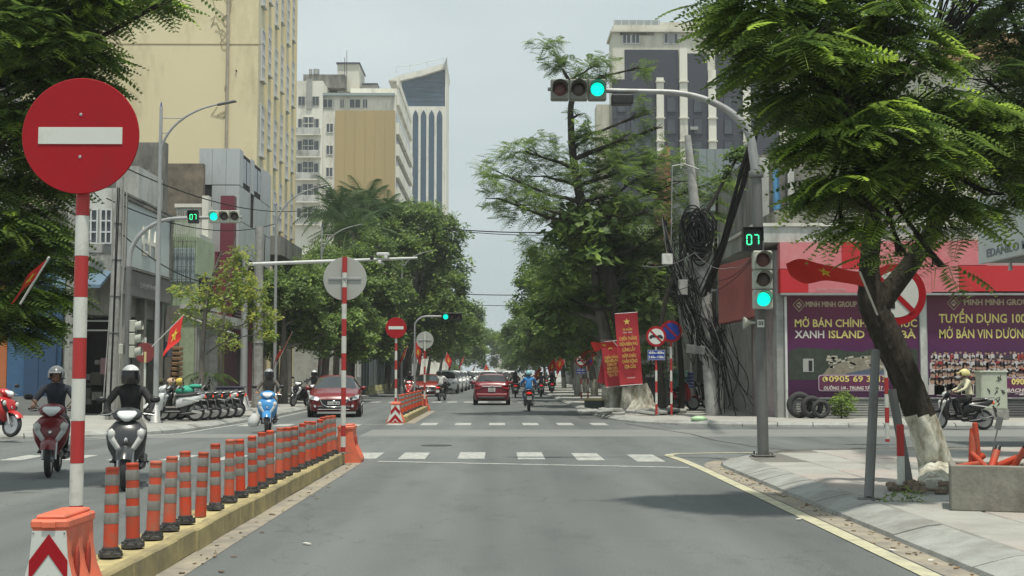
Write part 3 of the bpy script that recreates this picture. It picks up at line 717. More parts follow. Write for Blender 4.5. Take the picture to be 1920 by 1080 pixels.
# ---- street lamps
def street_lamp(label, px, Y, top, arm0, tip, r=.085, brace=True):
    s = 2400 / Y; p = at(px, 760, Y); z = lambda py: 1.55 + (699 - py) / s - .12; x = lambda q: (q - 933) / s - p.x
    t = thing('street_lamp', label, 'street lamp', (p.x, Y, .12), 0, 'curved arm street lamps')
    MB().tube([(0, 0, 0), (0, 0, z(top))], [r, r * .55], 12).build('pole', STEEL, t)
    MB().lathe([(r * 2.6, 0), (r * 2.6, .03), (r * 1.7, .05), (r * 1.3, .5), (r, .52)], n=12).build('base_flange', STEEL, t)
    x1_, z1_ = x(tip[0]), z(tip[1]); z0 = z(arm0); n = 12; pts = []
    for k in range(n + 1):
        a = k / n * math.pi / 2 * .86; pts.append((x1_ * (1 - math.cos(a)) / (1 - math.cos(math.pi / 2 * .86)), 0, z0 + (z1_ - z0) * math.sin(a) / math.sin(math.pi / 2 * .86)))
    MB().tube(pts, [.045 - .02 * k / n for k in range(n + 1)], 8).build('arm', STEEL, t)
    if brace:
        for k in (4, 7):
            q = pts[k]
            if q[2] < z(top): MB().tube([(0, 0, q[2]), q], .016, 6).build('brace', STEEL, t)
    d = (Vector(pts[-1]) - Vector(pts[-2])).normalized(); a = math.atan2(d.z, d.x); L_ = .62
    c = Vector(pts[-1]) + d * L_ * .25
    MB().box(c, (L_, .20, .06), b=.025, ry=-a, top=(.8, .7)).build('lamp_head', DSTEEL, t)
    MB().tube([(0, 0, z(top)), (0, 0, z(top) + .12)], [.03, .012], 8).build('finial', SBLU, t)
    return t
street_lamp('nearest tall street lamp on the left, crossing the yellow hotel wall', 292, 36.8, 196, 292, (410, 191))
street_lamp('street lamp pole just left of the hotel podium canopy', 514, 56, 385, 430, (592, 351), .09)
street_lamp('thin street lamp left of the round grey sign back, against dark trees', 600, 71, 425, 485, (664, 423), .08)
street_lamp('thin street lamp behind the small no entry sign', 752, 86, 482, 515, (800, 472), .09)
# camera gantry
YG = 49.0; s_ = 2400 / YG; p = at(456, 772, YG)
T = thing('camera_gantry', 'long white horizontal camera arm on a grey pole over the left lanes', 'gantry', (p.x, YG, .12))
z = lambda py: 1.55 + (699 - py) / s_ - .12
x = lambda q: (q - 933) / s_ - p.x
MB().tube([(0, 0, 0), (0, 0, z(470))], [.15, .11], 14).build('pole', STEEL, T)
MB().lathe([(.36, 0), (.36, .04), (.28, .06), (.17, .55), (.15, .6)], n=12).build('base_flange', STEEL, T)
MB().tube([(x(462), 0, z(496)), (x(610), 0, z(490)), (x(782), 0, z(483.5))], [.075, .065, .045], 12).build('arm', WSTEEL, T)
for q in (697, 712, 724):
    b = MB(); b.box((x(q), -.12, z(486) + (.05 if q != 712 else -.12)), (.13, .34, .13), b=.02); b.build('camera', WSTEEL if q != 697 else BLACK, T)
MB().box((x(718), -.1, z(477)), (.5, .25, .12), b=.03).build('camera_hood', WSTEEL, T)
b = MB(); b.tube([(x(712), -.05, z(486)), (x(720), -.1, z(497))], .03, 6); b.build('bracket', WSTEEL, T)

# ---- concrete poles
def conc_pole(label, px, Y, base_py, top_py, r0=.17, r1=.11, lean=0.0, cables=4):
    s = 2400 / Y; p = at(px, base_py, Y); zt = 1.55 + (699 - top_py) / s - .12
    t = thing('utility_pole', label, 'utility pole', (p.x, Y, .12), 0, 'concrete utility poles')
    MB().tube([(0, 0, 0), (lean * .5, 0, zt * .5), (lean, 0, zt)], [r0, (r0 + r1) / 2, r1], 12).build('pole', CONC, t)
    for k in range(4):
        f = .35 + .15 * k; MB().lathe([(r0 * 1.02 - (r0 - r1) * f, 0), (r0 * 1.1 - (r0 - r1) * f, .01), (r0 * 1.1 - (r0 - r1) * f, .05), (r0 * 1.02 - (r0 - r1) * f, .06)], (lean * f, 0, zt * f), n=12).build('band', DSTEEL, t)
    for k in range(cables):
        a = k * 1.7 + px; o = r0 + .03; pts = [((o + .05 * math.sin(f * 5 + k)) * math.cos(a) + lean * f, -abs((o + .05 * math.sin(f * 5 + k)) * math.sin(a)), zt * f) for f in np.linspace(.02, .95, 14)]
        MB().tube(pts, .018, 6).build('cable', CABLE if k % 2 else CABG, t)
    return t
conc_pole('concrete utility pole beside the blue shopfront', 127, 40, 790, 380, .16, .11, .0, 3)
conc_pole('pale concrete utility pole wrapped in wires left of the left signal pole', 207, 39.5, 795, 330, .17, .12, .15, 5)
conc_pole('concrete utility pole in front of the maroon shop', 482, 53, 768, 425, .24, .17, 0, 2)
conc_pole('grey utility pole among red banners on the far right pavement', 1083, 78, 735, 560, .22, .17, 0, 1)

# ================================================================== wires
def sag(a, b, d, n=16):
    a, b = Vector(a), Vector(b)
    return [a + (b - a) * (k / n) - Vector((0, 0, 4 * d * (k / n) * (1 - k / n))) for k in range(n + 1)]
def wire(label, a, b, d, r=.014, g='overhead wires'):
    t = MB().tube(sag(a, b, d), r, 6).build('overhead_wire', CABLE); tag(t, label, 'wire', g)
wire('upper black cable crossing the sky gap between the tree rows', at(830, 428, 75), at(1160, 428, 75), .25, .035)
wire('second black cable just under the upper one in the sky gap', at(830, 430, 76), at(1160, 433, 76), .3, .025)
wire('middle thin cable crossing the lower sky gap', at(820, 549, 110), at(1100, 549, 110), .2, .04)
wire('lowest faint cable crossing the sky gap above the far trees', at(840, 570, 150), at(1080, 570, 150), .2, .04)
wire('thin wire sloping right from the left billboard over the signal', at(205, 300, 39.5), at(556, 396, 60), .5, .02)
wire('thin wire running along the left facades below the balcony', at(230, 440, 39.5), at(480, 520, 53), .8, .018)
wire('thin wire above the left signal arm towards the maroon column', at(200, 372, 39.5), at(515, 420, 56), .6, .018)
wire('thin wire slanting in the sky at the top right corner', at(1660, 190, 30), at(1830, -40, 20), .1, .012)

# ---- right pole with its cable tangle
YP = 43.0; s_ = 2400 / YP; p = at(1338, 783, YP)
T = thing('utility_pole', 'leaning concrete pole carrying a huge tangle of black cables', 'utility pole', (p.x, YP, .13), 0, 'concrete utility poles')
z = lambda py: 1.55 + (699 - py) / s_ - .13
x = lambda q: (q - 933) / s_ - p.x
MB().tube([(0, 0, 0), (x(1325), 0, z(600)), (x(1316), 0, z(470)), (x(1303), 0, z(360)), (x(1293), 0, z(250))], [.26, .23, .20, .16, .11], 14).build('pole', CONC, T)
rn = random.Random(5)
for k in range(38):   # coiled loops of spare cable
    cx, cz = x(1308 + rn.uniform(-13, 13)), z(442 + rn.uniform(-20, 20)); rr = rn.uniform(.22, .66); ex = rn.uniform(.45, .95); tl = rn.uniform(-.3, .3); yy = -.3 - rn.uniform(0, .25)
    pts = [(cx + ex * rr * math.cos(a) * .8 + tl * rr * math.sin(a), yy + .08 * math.sin(3 * a + k), cz + rr * math.sin(a) * 1.05) for a in np.linspace(0, 2 * math.pi, 26)]
    MB().tube(pts, rn.uniform(.012, .032), 6, caps=False).build('cable_coil', CABLE, T)
for k in range(75):    # hanging strands
    lowr = k % 3 == 0; x0 = x(rn.uniform(1245, 1300) if not lowr else rn.uniform(1320, 1360)); x1_ = x(rn.uniform(1290, 1345) if not lowr else rn.uniform(1330, 1410)); z0 = z(rn.uniform(420, 560) if not lowr else rn.uniform(560, 640)); z1_ = z(rn.uniform(620, 690) if not lowr else rn.uniform(740, 782)); mid = x(rn.uniform(1250, 1320) if not lowr else rn.uniform(1325, 1400)); q = rn.uniform(-.45, -.2)
    pts = []
    for f in np.linspace(0, 1, 14):
        xx = x0 * (1 - f) ** 2 + 2 * mid * f * (1 - f) + x1_ * f * f
        pts.append((xx + .05 * math.sin(9 * f + k), q + .12 * math.sin(4 * f + k), z0 + (z1_ - z0) * f + .06 * math.sin(7 * f + 2 * k)))
    MB().tube(pts, rn.uniform(.008, .022), 5).build('cable', CABG2 if k % 7 == 0 else CABLE, T)
for k in range(9):     # strands running up left to the crossarm
    pts = [(x(1305 + rn.uniform(-10, 10)), -.25, z(540 + rn.uniform(-20, 20))), (x(1275), -.3, z(520 + rn.uniform(-30, 30))), (x(1252 + rn.uniform(-6, 6)), -.3, z(470 + rn.uniform(-20, 20))), (x(1245 + rn.uniform(-4, 6)), -.25, z(405 + rn.uniform(0, 15)))]
    MB().tube(sag(pts[0], pts[1], .05, 3) + sag(pts[1], pts[2], .03, 3)[1:] + [pts[3]], .022, 5).build('cable', CABG2 if k % 3 == 0 else CABLE, T)
MB().box((x(1310), -.05, z(545)), (1.5, .08, .08), b=.005).build('crossarm', DSTEEL, T)
MB().box((x(1278), -.42, z(540)), (.3, .2, .5), b=.01).build('junction_box', CONC, T)
MB().box((x(1300), -.42, z(656)), (.62, .25, .28), b=.01, ry=.1).build('junction_box', DSTEEL, T)
MB().box((x(1250), -.35, z(487)), (.35, .2, .35), b=.01).build('junction_box', PWHT, T)
for k in range(5):
    MB().tube([(x(1297 - k) - .13, -.02, z(268 + 14 * k)), (x(1297 - k) + .13, -.02, z(268 + 14 * k))], .02, 6).build('step_bolt', DSTEEL, T)
MB().tube([(x(1262), -.2, z(310)), (x(1285), -.15, z(306)), (x(1312), -.2, z(316))], .022, 8).build('insulator_arm', STEEL, T)
MB().tube([(x(1262), -.2, z(310)), (x(1260), -.2, z(400)), (x(1258), -.2, z(480))], .014, 6).build('conduit', STEEL, T)
# thick black service bundle climbing to the upper right
bn = MB(); rn = random.Random(9)
for k in range(16):
    a = at(1320, 545, 42) + Vector((rn.uniform(-.2, .2), rn.uniform(-.2, .2), rn.uniform(-.25, .25))); m_ = at(1395, 320, 36) + Vector((rn.uniform(-.12, .12), 0, rn.uniform(-.12, .12))); b = at(1440, 160, 30)
    bn.tube([a, a.lerp(m_, .5) - Vector((0, 0, .25)), m_, m_.lerp(b, .5), b], rn.uniform(.02, .05), 5)
tag(bn.build('cable_bundle', CABLE), 'thick black bundle of service cables climbing right behind the main signal', 'cables')
bn = MB()
for k in range(20):
    a = at(1728, 122, 22) + Vector((rn.uniform(-.12, .1), rn.uniform(-.1, .1), rn.uniform(-.12, .12))); b = at(1800 + rn.uniform(-30, 100), -60 + rn.uniform(-25, 15), 17)
    m_ = a.lerp(b, .45) + Vector((rn.uniform(-.12, .18), 0, rn.uniform(-.16, .1)))
    bn.tube([a, a.lerp(m_, .5), m_, m_.lerp(b, .5) + Vector((0, 0, rn.uniform(-.1, .1))), b], rn.uniform(.010, .022), 5)
a = at(1735, 118, 22); bn.tube([at(1660, 205, 24), at(1700, 150, 23), a, a.lerp(at(1800, 20, 18), .5)], [.03, .06, .10, .05], 8)
tag(bn.build('cable_bundle', CABLE), 'black fan of overhead cables at the top right between two crowns', 'cables')

# ================================================================== wheels, scooters, riders
def scooter(label, paint, paint2, cat='motorcycle', light=True, group=None):
    """forward = -Y (towards the camera) so that rz = 0 faces us."""
    t = thing('motor_scooter', label, cat, group=group)
    F = lambda y: -y
    def wheel(y, r):
        g = MB()
        rings = []
        for j in range(28):
            a = 2 * math.pi * j / 28; rings.append([((.048 * math.cos(b)) * 1.0, y + (r - .045 + .045 * math.sin(b)) * math.cos(a), r + (r - .045 + .045 * math.sin(b)) * math.sin(a)) for b in np.linspace(0, 2 * math.pi, 9)[:-1]])
        g.loft(rings + [rings[0]], caps=False); w_ = g.build('tyre', TYRE, t)
        h = MB(); h.lathe([(r - .075, -.03), (r - .055, -.035), (r - .055, .035), (r - .075, .03)], (0, y, r), 'X', 24)
        for k in range(5):
            a = k * 2 * math.pi / 5 + .3; h.box((0, y + (r * .38) * math.cos(a), r + (r * .38) * math.sin(a)), (.03, r * .72, .035), rx=a)
        h.lathe([(.05, -.06), (.05, .06)], (0, y, r), 'X', 12); h.build('wheel_rim', ALU, w_)
    wheel(F(.63), .275); wheel(F(-.60), .275)
    def ell(c, a, b, n=16, p=2.3, tilt=0.0):
        out_ = []
        for j in range(n):
            th = 2 * math.pi * j / n; ct, st = math.cos(th), math.sin(th)
            xx = a * abs(ct) ** (2 / p) * (1 if ct >= 0 else -1); yy = b * abs(st) ** (2 / p) * (1 if st >= 0 else -1)
            out_.append((c[0] + xx, c[1] + yy * math.cos(tilt), c[2] + yy * math.sin(tilt)))
        return out_
    # front fender
    g = MB(); rr = []
    for a in np.linspace(R(150), R(22), 10):
        wy, wz = F(.63) - .325 * -math.cos(a) * 1.0, .275 + .325 * math.sin(a)
        wy = F(.63) + .325 * math.cos(a)
        k = .5 + .5 * math.sin(a); rr.append([(xx * (.075 + .035 * k), F(.63) + (.325 - .06 * abs(xx) ** 2) * math.cos(a), .275 + (.325 - .06 * abs(xx) ** 2) * math.sin(a)) for xx in (-1, -.6, 0, .6, 1)])
    g.loft(rr, caps=False, closed=False); g.build('front_fender', paint, t)
    # fork
    g = MB()
    for s in (-1, 1): g.tube([(s * .085, F(.64), .27), (s * .085, F(.50), .62)], [.024, .028], 10)
    g.build('front_fork', ALU, t)
    # front apron (leg shield)
    g = MB()
    secs = [(.34, .10, .05, .42), (.42, .17, .08, .43), (.55, .235, .11, .44), (.70, .265, .12, .43), (.80, .24, .11, .40), (.88, .17, .09, .36), (.92, .09, .06, .33)]
    g.loft([ell((0, F(y), z), a, b, 18, 2.1) for z, a, b, y in secs]); g.build('front_apron', paint, t)
    # V shaped trim and indicators
    for s in (-1, 1):
        g = MB(); pts = [(s * .235, F(.51), .80), (s * .20, F(.545), .68), (s * .12, F(.565), .56), (s * .035, F(.555), .47)]
        g.loft([[(q[0] - s * wd, q[1], q[2] + .02), (q[0] + s * wd * .35, q[1] + .02, q[2] - .02), (q[0] + s * wd * .35, q[1] + .05, q[2] - .02), (q[0] - s * wd, q[1] + .04, q[2] + .02)] for q, wd in zip(pts, (.055, .05, .04, .015))]); g.build('apron_trim', paint2, t)
        g = MB(); g.ball((s * .185, F(.52), .74), (.05, .03, .065), 10, 7); g.build('indicator', M('indicator_clear', (.62, .63, .6), .15), t)
    g = MB(); g.ball((0, F(.565), .66), (.03, .012, .035), 8, 5); g.build('badge', CHROME, t)
    # handlebar cowl
    g = MB()
    g.loft([ell((0, F(y), z), a, b, 16, 2.2, .3) for z, a, b, y in ((.90, .08, .05, .36), (.94, .17, .09, .38), (1.00, .20, .11, .36), (1.05, .15, .09, .33), (1.08, .07, .04, .30))]); cw_ = g.build('handlebar_cowl', paint, t)
    g = MB(); g.loft([ell((0, F(y), z), a, b, 14, 2.0, .3) for z, a, b, y in ((.905, .035, .02, .44), (.935, .075, .035, .462), (.975, .115, .04, .458), (1.015, .135, .03, .43), (1.04, .11, .015, .405))]); g.build('headlight', M('headlight_lens', (.75, .78, .78), .12, var=.04, spec=.8), t)
    g = MB(); g.tube([(-.34, F(.27), 1.0), (-.22, F(.31), 1.0), (.22, F(.31), 1.0), (.34, F(.27), 1.0)], .016, 8); g.build('handlebar', BLACK, t)
    for s in (-1, 1):
        MB().tube([(s * .23, F(.31), 1.0), (s * .345, F(.265), 1.0)], .022, 8).build('grip', RUBB, t)
        MB().tube([(s * .20, F(.335), 1.0), (s * .35, F(.325), .985)], .010, 6).build('brake_lever', CHROME, t)
        MB().tube([(s * .20, F(.30), 1.03), (s * .27, F(.30), 1.12), (s * .33, F(.28), 1.17)], .008, 6).build('mirror_stalk', BLACK, t)
        g = MB(); g.loft([ell((s * .35, F(y), 1.19), a, b, 14, 2.4, math.pi / 2) for y, a, b in ((.31, .03, .02), (.30, .065, .042), (.275, .07, .047), (.268, .066, .044))]); mr = g.build('mirror', BLACK, t)
        g = MB(); g.loft([ell((s * .35, F(y), 1.19), a, b, 14, 2.4, math.pi / 2) for y, a, b in ((.2675, .060, .040), (.265, .058, .038))]); g.build('mirror_glass', M('mirror_glass', (.5, .52, .52), .05, metal=1), mr)
    # floorboard / frame
    g = MB(); g.box((0, F(.12), .30), (.26, .60, .07), b=.02); g.box((0, F(.10), .38), (.11, .46, .14), b=.03); g.build('floorboard', BLACK, t)
    # rear body
    g = MB()
    g.loft([ell((0, F(y), z), a, b, 16, 2.6, math.pi / 2) for y, z, a, b in ((-.02, .52, .10, .13), (-.12, .58, .15, .17), (-.30, .62, .17, .16), (-.52, .66, .165, .13), (-.72, .72, .13, .09), (-.86, .77, .075, .045))]); g.build('rear_body', paint, t)
    for s in (-1, 1):
        g = MB(); g.box((s * .166, F(-.42), .66), (.014, .50, .035), b=.006, rx=-.15); g.build('side_trim', paint2, t)
    g = MB(); g.loft([ell((0, F(y), z), a, b, 14, 2.8, math.pi / 2) for y, z, a, b in ((.0, .755, .08, .03), (-.10, .775, .13, .045), (-.30, .785, .15, .05), (-.42, .805, .155, .052), (-.62, .83, .13, .045), (-.75, .845, .06, .02))]); g.build('seat', M('seat_vinyl', (.02, .02, .021), .55), t)
    g = MB(); g.tube([(-.12, F(-.62), .84), (-.12, F(-.86), .88), (.12, F(-.86), .88), (.12, F(-.62), .84)], .014, 8); g.build('grab_rail', ALU, t)
    g = MB(); g.box((0, F(-.865), .74), (.17, .05, .08), b=.015); g.build('tail_light', M('tail_red', (.55, .01, .01), emit=.9) if light else M('tail_red_off', (.3, .01, .012), .2), t)
    for s in (-1, 1): MB().ball((s * .12, F(-.85), .72), (.035, .03, .03), 8, 5).build('rear_indicator', M('indicator_amber', (.5, .16, .02), .2), t)
    g = MB(); g.box((0, F(-.92), .50), (.15, .012, .32), b=.004, rx=.25); g.build('rear_mudguard', BLACK, t)
    g = MB(); g.box((0, F(-.945), .54), (.19, .006, .14), b=.001, rx=.2); np_ = g.build('number_plate', SWHT, t)
    for k, st in enumerate(('15-B1', '234.56')): text(st, np_, (0, F(-.9535) - .012 * k, .57 - .06 * k), .045, BLACK, .14, bold=.001, ext=.001, rz=math.pi)
    g = MB(); g.box((-.07, F(-.38), .32), (.16, .52, .20), b=.04); g.lathe([(.085, -.06), (.09, 0), (.085, .06)], (-.13, F(-.12), .30), 'X', 14); g.build('engine', M('engine_grey', (.14, .14, .14), .5, metal=.5), t)
    g = MB(); g.tube([(.13, F(-.18), .24), (.15, F(-.45), .26), (.16, F(-.82), .36)], [.028, .055, .05], 12); ex = g.build('exhaust', M('exhaust_black', (.05, .05, .052), .4, metal=.6), t)
    g = MB(); g.box((.218, F(-.60), .31), (.012, .30, .07), b=.004, rx=-.2); g.build('heat_shield', CHROME, ex)
    g = MB()
    for s in (-1, 1): g.tube([(s * .13, F(-.50), .60), (s * .12, F(-.60), .30)], [.022, .026], 8)
    g.build('shock_absorber', DSTEEL, t)
    for s in (-1, 1): MB().tube([(s * .12, F(-.15), .33), (s * .26, F(-.16), .33)], .014, 6).build('footpeg', BLACK, t)
    return t

SKIN = M('skin', (0.36, 0.20, 0.13), .55, var=.08)
HAIR = M('hair_black', (.015, .013, .012), .6)
SHOE = M('shoe_dark', (.03, .028, .027), .6)
def skin_mesh(nodes, edges, lv=2):
    """nodes: name -> (xyz, radius, material slot). Returns one continuous mesh."""
    names = list(nodes); ix = {n: i for i, n in enumerate(names)}
    me = bpy.data.meshes.new('figure'); me.from_pydata([nodes[n][0] for n in names], [(ix[a], ix[b]) for a, b in edges], [])
    o = bpy.data.objects.new('figure', me); COL.objects.link(o)
    sk = o.modifiers.new('s', 'SKIN'); sk.use_smooth_shade = True; sk.branch_smoothing = 0.3
    if not me.skin_vertices:
        bpy.context.view_layer.objects.active = o; 
    for n in names:
        r_ = nodes[n][1]; r_ = r_ if isinstance(r_, tuple) else (r_, r_)
        me.skin_vertices[0].data[ix[n]].radius = r_
    me.skin_vertices[0].data[0].use_root = True
    su = o.modifiers.new('u', 'SUBSURF'); su.levels = su.render_levels = lv
    dg = bpy.context.evaluated_depsgraph_get(); res = bpy.data.meshes.new_from_object(o.evaluated_get(dg)); bpy.data.objects.remove(o); bpy.data.meshes.remove(me)
    # paint each face after its nearest bone
    segs = [(Vector(nodes[a][0]), Vector(nodes[b][0]), nodes[b][2]) for a, b in edges]
    A = np.array([s[0] for s in segs]); B = np.array([s[1] for s in segs]); D = B - A; LL = (D ** 2).sum(1) + 1e-9; rad = np.array([(nodes[b][1] if not isinstance(nodes[b][1], tuple) else max(nodes[b][1])) for a, b in edges])
    for p_ in res.polygons:
        c = np.array(p_.center); t_ = np.clip(((c - A) * D).sum(1) / LL, 0, 1); d_ = np.linalg.norm(c - (A + D * t_[:, None]), axis=1) - rad * .7
        p_.material_index = segs[int(d_.argmin())][2]; p_.use_smooth = True
    return res
BODYCACHE = {}
def rider(label, shirt, trousers, helmet, visor='clear', skin=SKIN, shoes=SHOE, loc=(0, 0, 0), rz=0.0, look=0.0, near=True, sleeve=None, glove=None, group=None, hscale=1.0, foot=False):
    """seated rider, faces -Y. foot True: left foot down on the ground."""
    t = thing('person', label, 'person', loc, rz, group)
    key = (near, foot)
    if key not in BODYCACHE:
        N = {'pelvis': ((0, .26, .90), (.155, .12), 1), 'waist': ((0, .24, 1.04), (.135, .10), 0), 'chest': ((0, .19, 1.20), (.165, .115), 0), 'upper': ((0, .165, 1.32), (.15, .09), 0), 'neck': ((0, .14, 1.40), .052, 2), 'skull': ((0, .115, 1.475), .075, 2), 'crown': ((0, .12, 1.56), .085, 2)}
        E = [('pelvis', 'waist'), ('waist', 'chest'), ('chest', 'upper'), ('upper', 'neck'), ('neck', 'skull'), ('skull', 'crown')]
        for s, q in ((-1, 'l'), (1, 'r')):
            N.update({q + 'sh': ((s * .175, .165, 1.315), .066, 0), q + 'el': ((s * .30, .03, 1.12), .046, 0), q + 'wr': ((s * .285, -.19, 1.03), .030, 3), q + 'ha': ((s * .275, -.265, 1.03), .034, 4)})
            N.update({q + 'hip': ((s * .09, .22, .87), .095, 1), q + 'kn': ((s * .19, -.15, .78), .068, 1), q + 'an': ((s * .17, -.03, .42), .042, 1), q + 'he': ((s * .17, -.02, .375), .042, 5), q + 'to': ((s * .18, -.18, .36), .036, 5)})
            if foot and s == -1:
                N.update({q + 'kn': ((s * .30, -.05, .60), .068, 1), q + 'an': ((s * .40, .06, .14), .042, 1), q + 'he': ((s * .40, .08, .06), .042, 5), q + 'to': ((s * .43, -.10, .045), .036, 5)})
            E += [('upper', q + 'sh'), (q + 'sh', q + 'el'), (q + 'el', q + 'wr'), (q + 'wr', q + 'ha'), ('pelvis', q + 'hip'), (q + 'hip', q + 'kn'), (q + 'kn', q + 'an'), (q + 'an', q + 'he'), (q + 'he', q + 'to')]
        me = skin_mesh(N, E, 2 if near else 1)
        bm = bmesh.new(); bm.from_mesh(me)
        ex = MB()
        for s in (-1, 1):    # fingers closed round the grip, thumb below
            for k in range(4):
                x_ = s * (.243 + k * .021); ex.tube([(x_, -.262, 1.045), (x_, -.292, 1.042), (x_, -.312, 1.012), (x_, -.298, .982), (x_, -.276, .975)], [.011, .011, .010, .009, .008], 7, m=4)
            ex.tube([(s * .245, -.24, 1.02), (s * .228, -.268, .99), (s * .232, -.292, .978)], [.012, .011, .009], 7, m=4)
        # face
        ex.ball((0, .03, 1.475), (.013, .018, .024), 8, 6, m=2); ex.ball((0, .043, 1.435), (.025, .012, .008), 8, 5, m=6)
        for s in (-1, 1):
            ex.ball((s * .030, .042, 1.505), (.013, .008, .008), 8, 5, m=7); ex.ball((s * .030, .034, 1.505), (.006, .004, .006), 6, 5, m=8); ex.ball((s * .083, .115, 1.485), (.012, .022, .032), 8, 6, m=2)
        bm2 = bmesh.new(); tmp = bpy.data.meshes.new('x'); tmp.from_pydata(ex.v, [], ex.f); tmp.polygons.foreach_set('material_index', ex.m); tmp.polygons.foreach_set('use_smooth', [True] * len(ex.f)); bm.from_mesh(tmp); bm.to_mesh(me); bm.free(); bm2.free()
        BODYCACHE[key] = me
    me = BODYCACHE[key].copy(); mi_ = [0] * len(me.polygons); me.polygons.foreach_get('material_index', mi_); me.materials.clear()
    for m_ in (shirt, trousers, skin, sleeve or shirt, glove or skin, shoes, M('lips', (.3, .1, .08), .5), M('eye_white', (.6, .6, .58), .3), HAIR): me.materials.append(m_)
    me.polygons.foreach_set('material_index', mi_); b = link('body', me, t)
    if helmet:
        g = MB(); rings = []
        for i in range(11):
            ph = R(-28 + 118 * i / 10); rr = .138
            rings.append([(rr * math.cos(ph) * math.cos(a) * .92, .125 + rr * 1.12 * math.cos(ph) * math.sin(a), 1.525 + rr * 1.0 * math.sin(ph)) for a in np.linspace(0, 2 * math.pi, 25)[:-1]])
        # open at the face
        nn = 24; vs = [p for r_ in rings for p in r_]; fs = []
        for i in range(10):
            for j in range(nn):
                a = 360 * (j + .5) / nn
                if 218 < a < 322 and i < 4: continue
                fs.append((i * nn + j, i * nn + (j + 1) % nn, (i + 1) * nn + (j + 1) % nn, (i + 1) * nn + j))
        g.add(vs, fs, 0, True); h = g.build('helmet', helmet, t)
        g = MB(); g.tube([(.137 * math.cos(a) * .94, .125 + .155 * math.sin(a), 1.462 + .03 * (1 if 215 < math.degrees(a) % 360 < 325 else 0) * 0) for a in np.linspace(R(-38), R(218), 18)], .009, 6); g.build('helmet_rim', BLACK, h)
        g = MB(); g.tube([(s_ * .118, .10, 1.47) if abs(s_) == 1 else (0, .065, 1.398) for s_ in (-1, 0, 1)], .008, 6); g.build('chin_strap', BLACK, h)
        if visor:
            g = MB(); n = 14
            z0, z1_ = (1.40, 1.585) if visor == 'dark' else (1.50, 1.59)
            g.loft([[(.148 * math.cos(a) * k * .95, .115 + .168 * k * math.sin(a), zz) for a in np.linspace(R(205), R(335), n)] for zz, k in ((z0, .93), ((z0 + z1_) / 2, 1.0), (z1_, .93))], caps=False, closed=False)
            g.build('visor', M('visor_dark', (.012, .012, .013), .12, spec=.6) if visor == 'dark' else M('visor_smoke', (.04, .045, .05), .1, spec=.8), h)
        if visor != 'dark':
            g = MB(); g.box((0, -.055, 1.555), (.17, .085, .012), b=.004, rx=.25); g.build('peak', helmet, h)
    else:
        g = MB(); g.ball((0, .13, 1.53), (.10, .115, .105), 14, 9); g.build('hair', HAIR, t)
    return t
C_ = lambda n, c, r=.75, v=.12: M(n, c, r, var=v, scale=9, bump=.25, bscale=14)
BLKSH = C_('cloth_black', (.018, .018, .02)); NAVY = C_('cloth_navy', (.03, .035, .05)); GREYT = C_('cloth_grey', (.17, .17, .155)); CLDARK = C_('cloth_charcoal', (.045, .045, .05))
BLUEJ = C_('cloth_blue', (.03, .22, .55)); WHSH = C_('cloth_white', (.62, .63, .6)); CREAM = C_('cloth_cream', (.60, .57, .40)); BRWN = C_('cloth_brown', (.10, .09, .075)); DENIM = C_('cloth_denim', (.10, .13, .18)); PURP = C_('cloth_purple', (.16, .08, .30))
def pnt(n, c, r=.28, v=.05): return M(n, c, r, var=v, spec=.5, coat=.25)
PSILV = pnt('paint_graphite', (.04, .043, .046)); PRDK = pnt('paint_wine', (.17, .012, .018)); PBLU = pnt('paint_blue', (.05, .25, .55)); PBLK = pnt('paint_black', (.014, .014, .016)); PWH = pnt('paint_white', (.62, .64, .64)); PREDB = pnt('paint_red', (.48, .02, .018)); PCYAN = pnt('trim_silver', (.6, .6, .58))
HW = pnt('helmet_white', (.72, .74, .74)); HS = pnt('helmet_silver', (.3, .31, .33)); HB = pnt('helmet_black', (.02, .02, .022)); HC = pnt('helmet_cyan', (.28, .52, .58)); HY = pnt('helmet_yellow', (.66, .60, .25)); HG = pnt('helmet_grey', (.16, .17, .18))

S_ = {}
def ride(slabel, rlabel, px, py, paint, trim, rkw, rz=0.0, z0=0.0, Y=None, group='people riding scooters', lean=0.0, swap=None, **kw):
    p = gnd(px, py, z0) if Y is None else at(px, py, Y)
    # py marks the contact of the nearer wheel
    off = .35
    k = (paint.name, trim.name)
    if k not in S_:
        sc_ = scooter(slabel, paint, trim); S_[k] = sc_
    else: sc_ = copytree(S_[k], label=slabel)
    sc_['group'] = 'scooters on the road'
    loc = (p.x, p.y + off * math.cos(rz), z0)
    sc_.location = loc; sc_.rotation_euler = (0, lean, rz)
    r_ = rider(rlabel, loc=loc, rz=rz, group=group, **rkw); r_.rotation_euler = (0, lean, rz)
    return sc_, r_
ride('dark graphite scooter with silver trim ridden by the man in a dark visored white helmet', 'man in black top and white helmet with dark visor, riding towards us',
     226, 917, PSILV, PCYAN, dict(shirt=BLKSH, trousers=GREYT, helmet=HW, visor='dark', glove=M('glove', (.03, .03, .03), .7)), rz=R(12))
ride('wine red scooter with white headlight, second oncoming scooter from the left edge', 'man in dark shirt and grey peaked helmet riding the wine red scooter',
     85, 893, PRDK, PWH, dict(shirt=NAVY, trousers=BLKSH, helmet=HG, visor=None, sleeve=SKIN), rz=R(13))
ride('light blue scooter coming along the left lane', 'rider in brown jacket and silver helmet on the light blue scooter',
     498, 812, PBLU, PWH, dict(shirt=BRWN, trousers=CLDARK, helmet=HS, visor='dark'), rz=R(7))
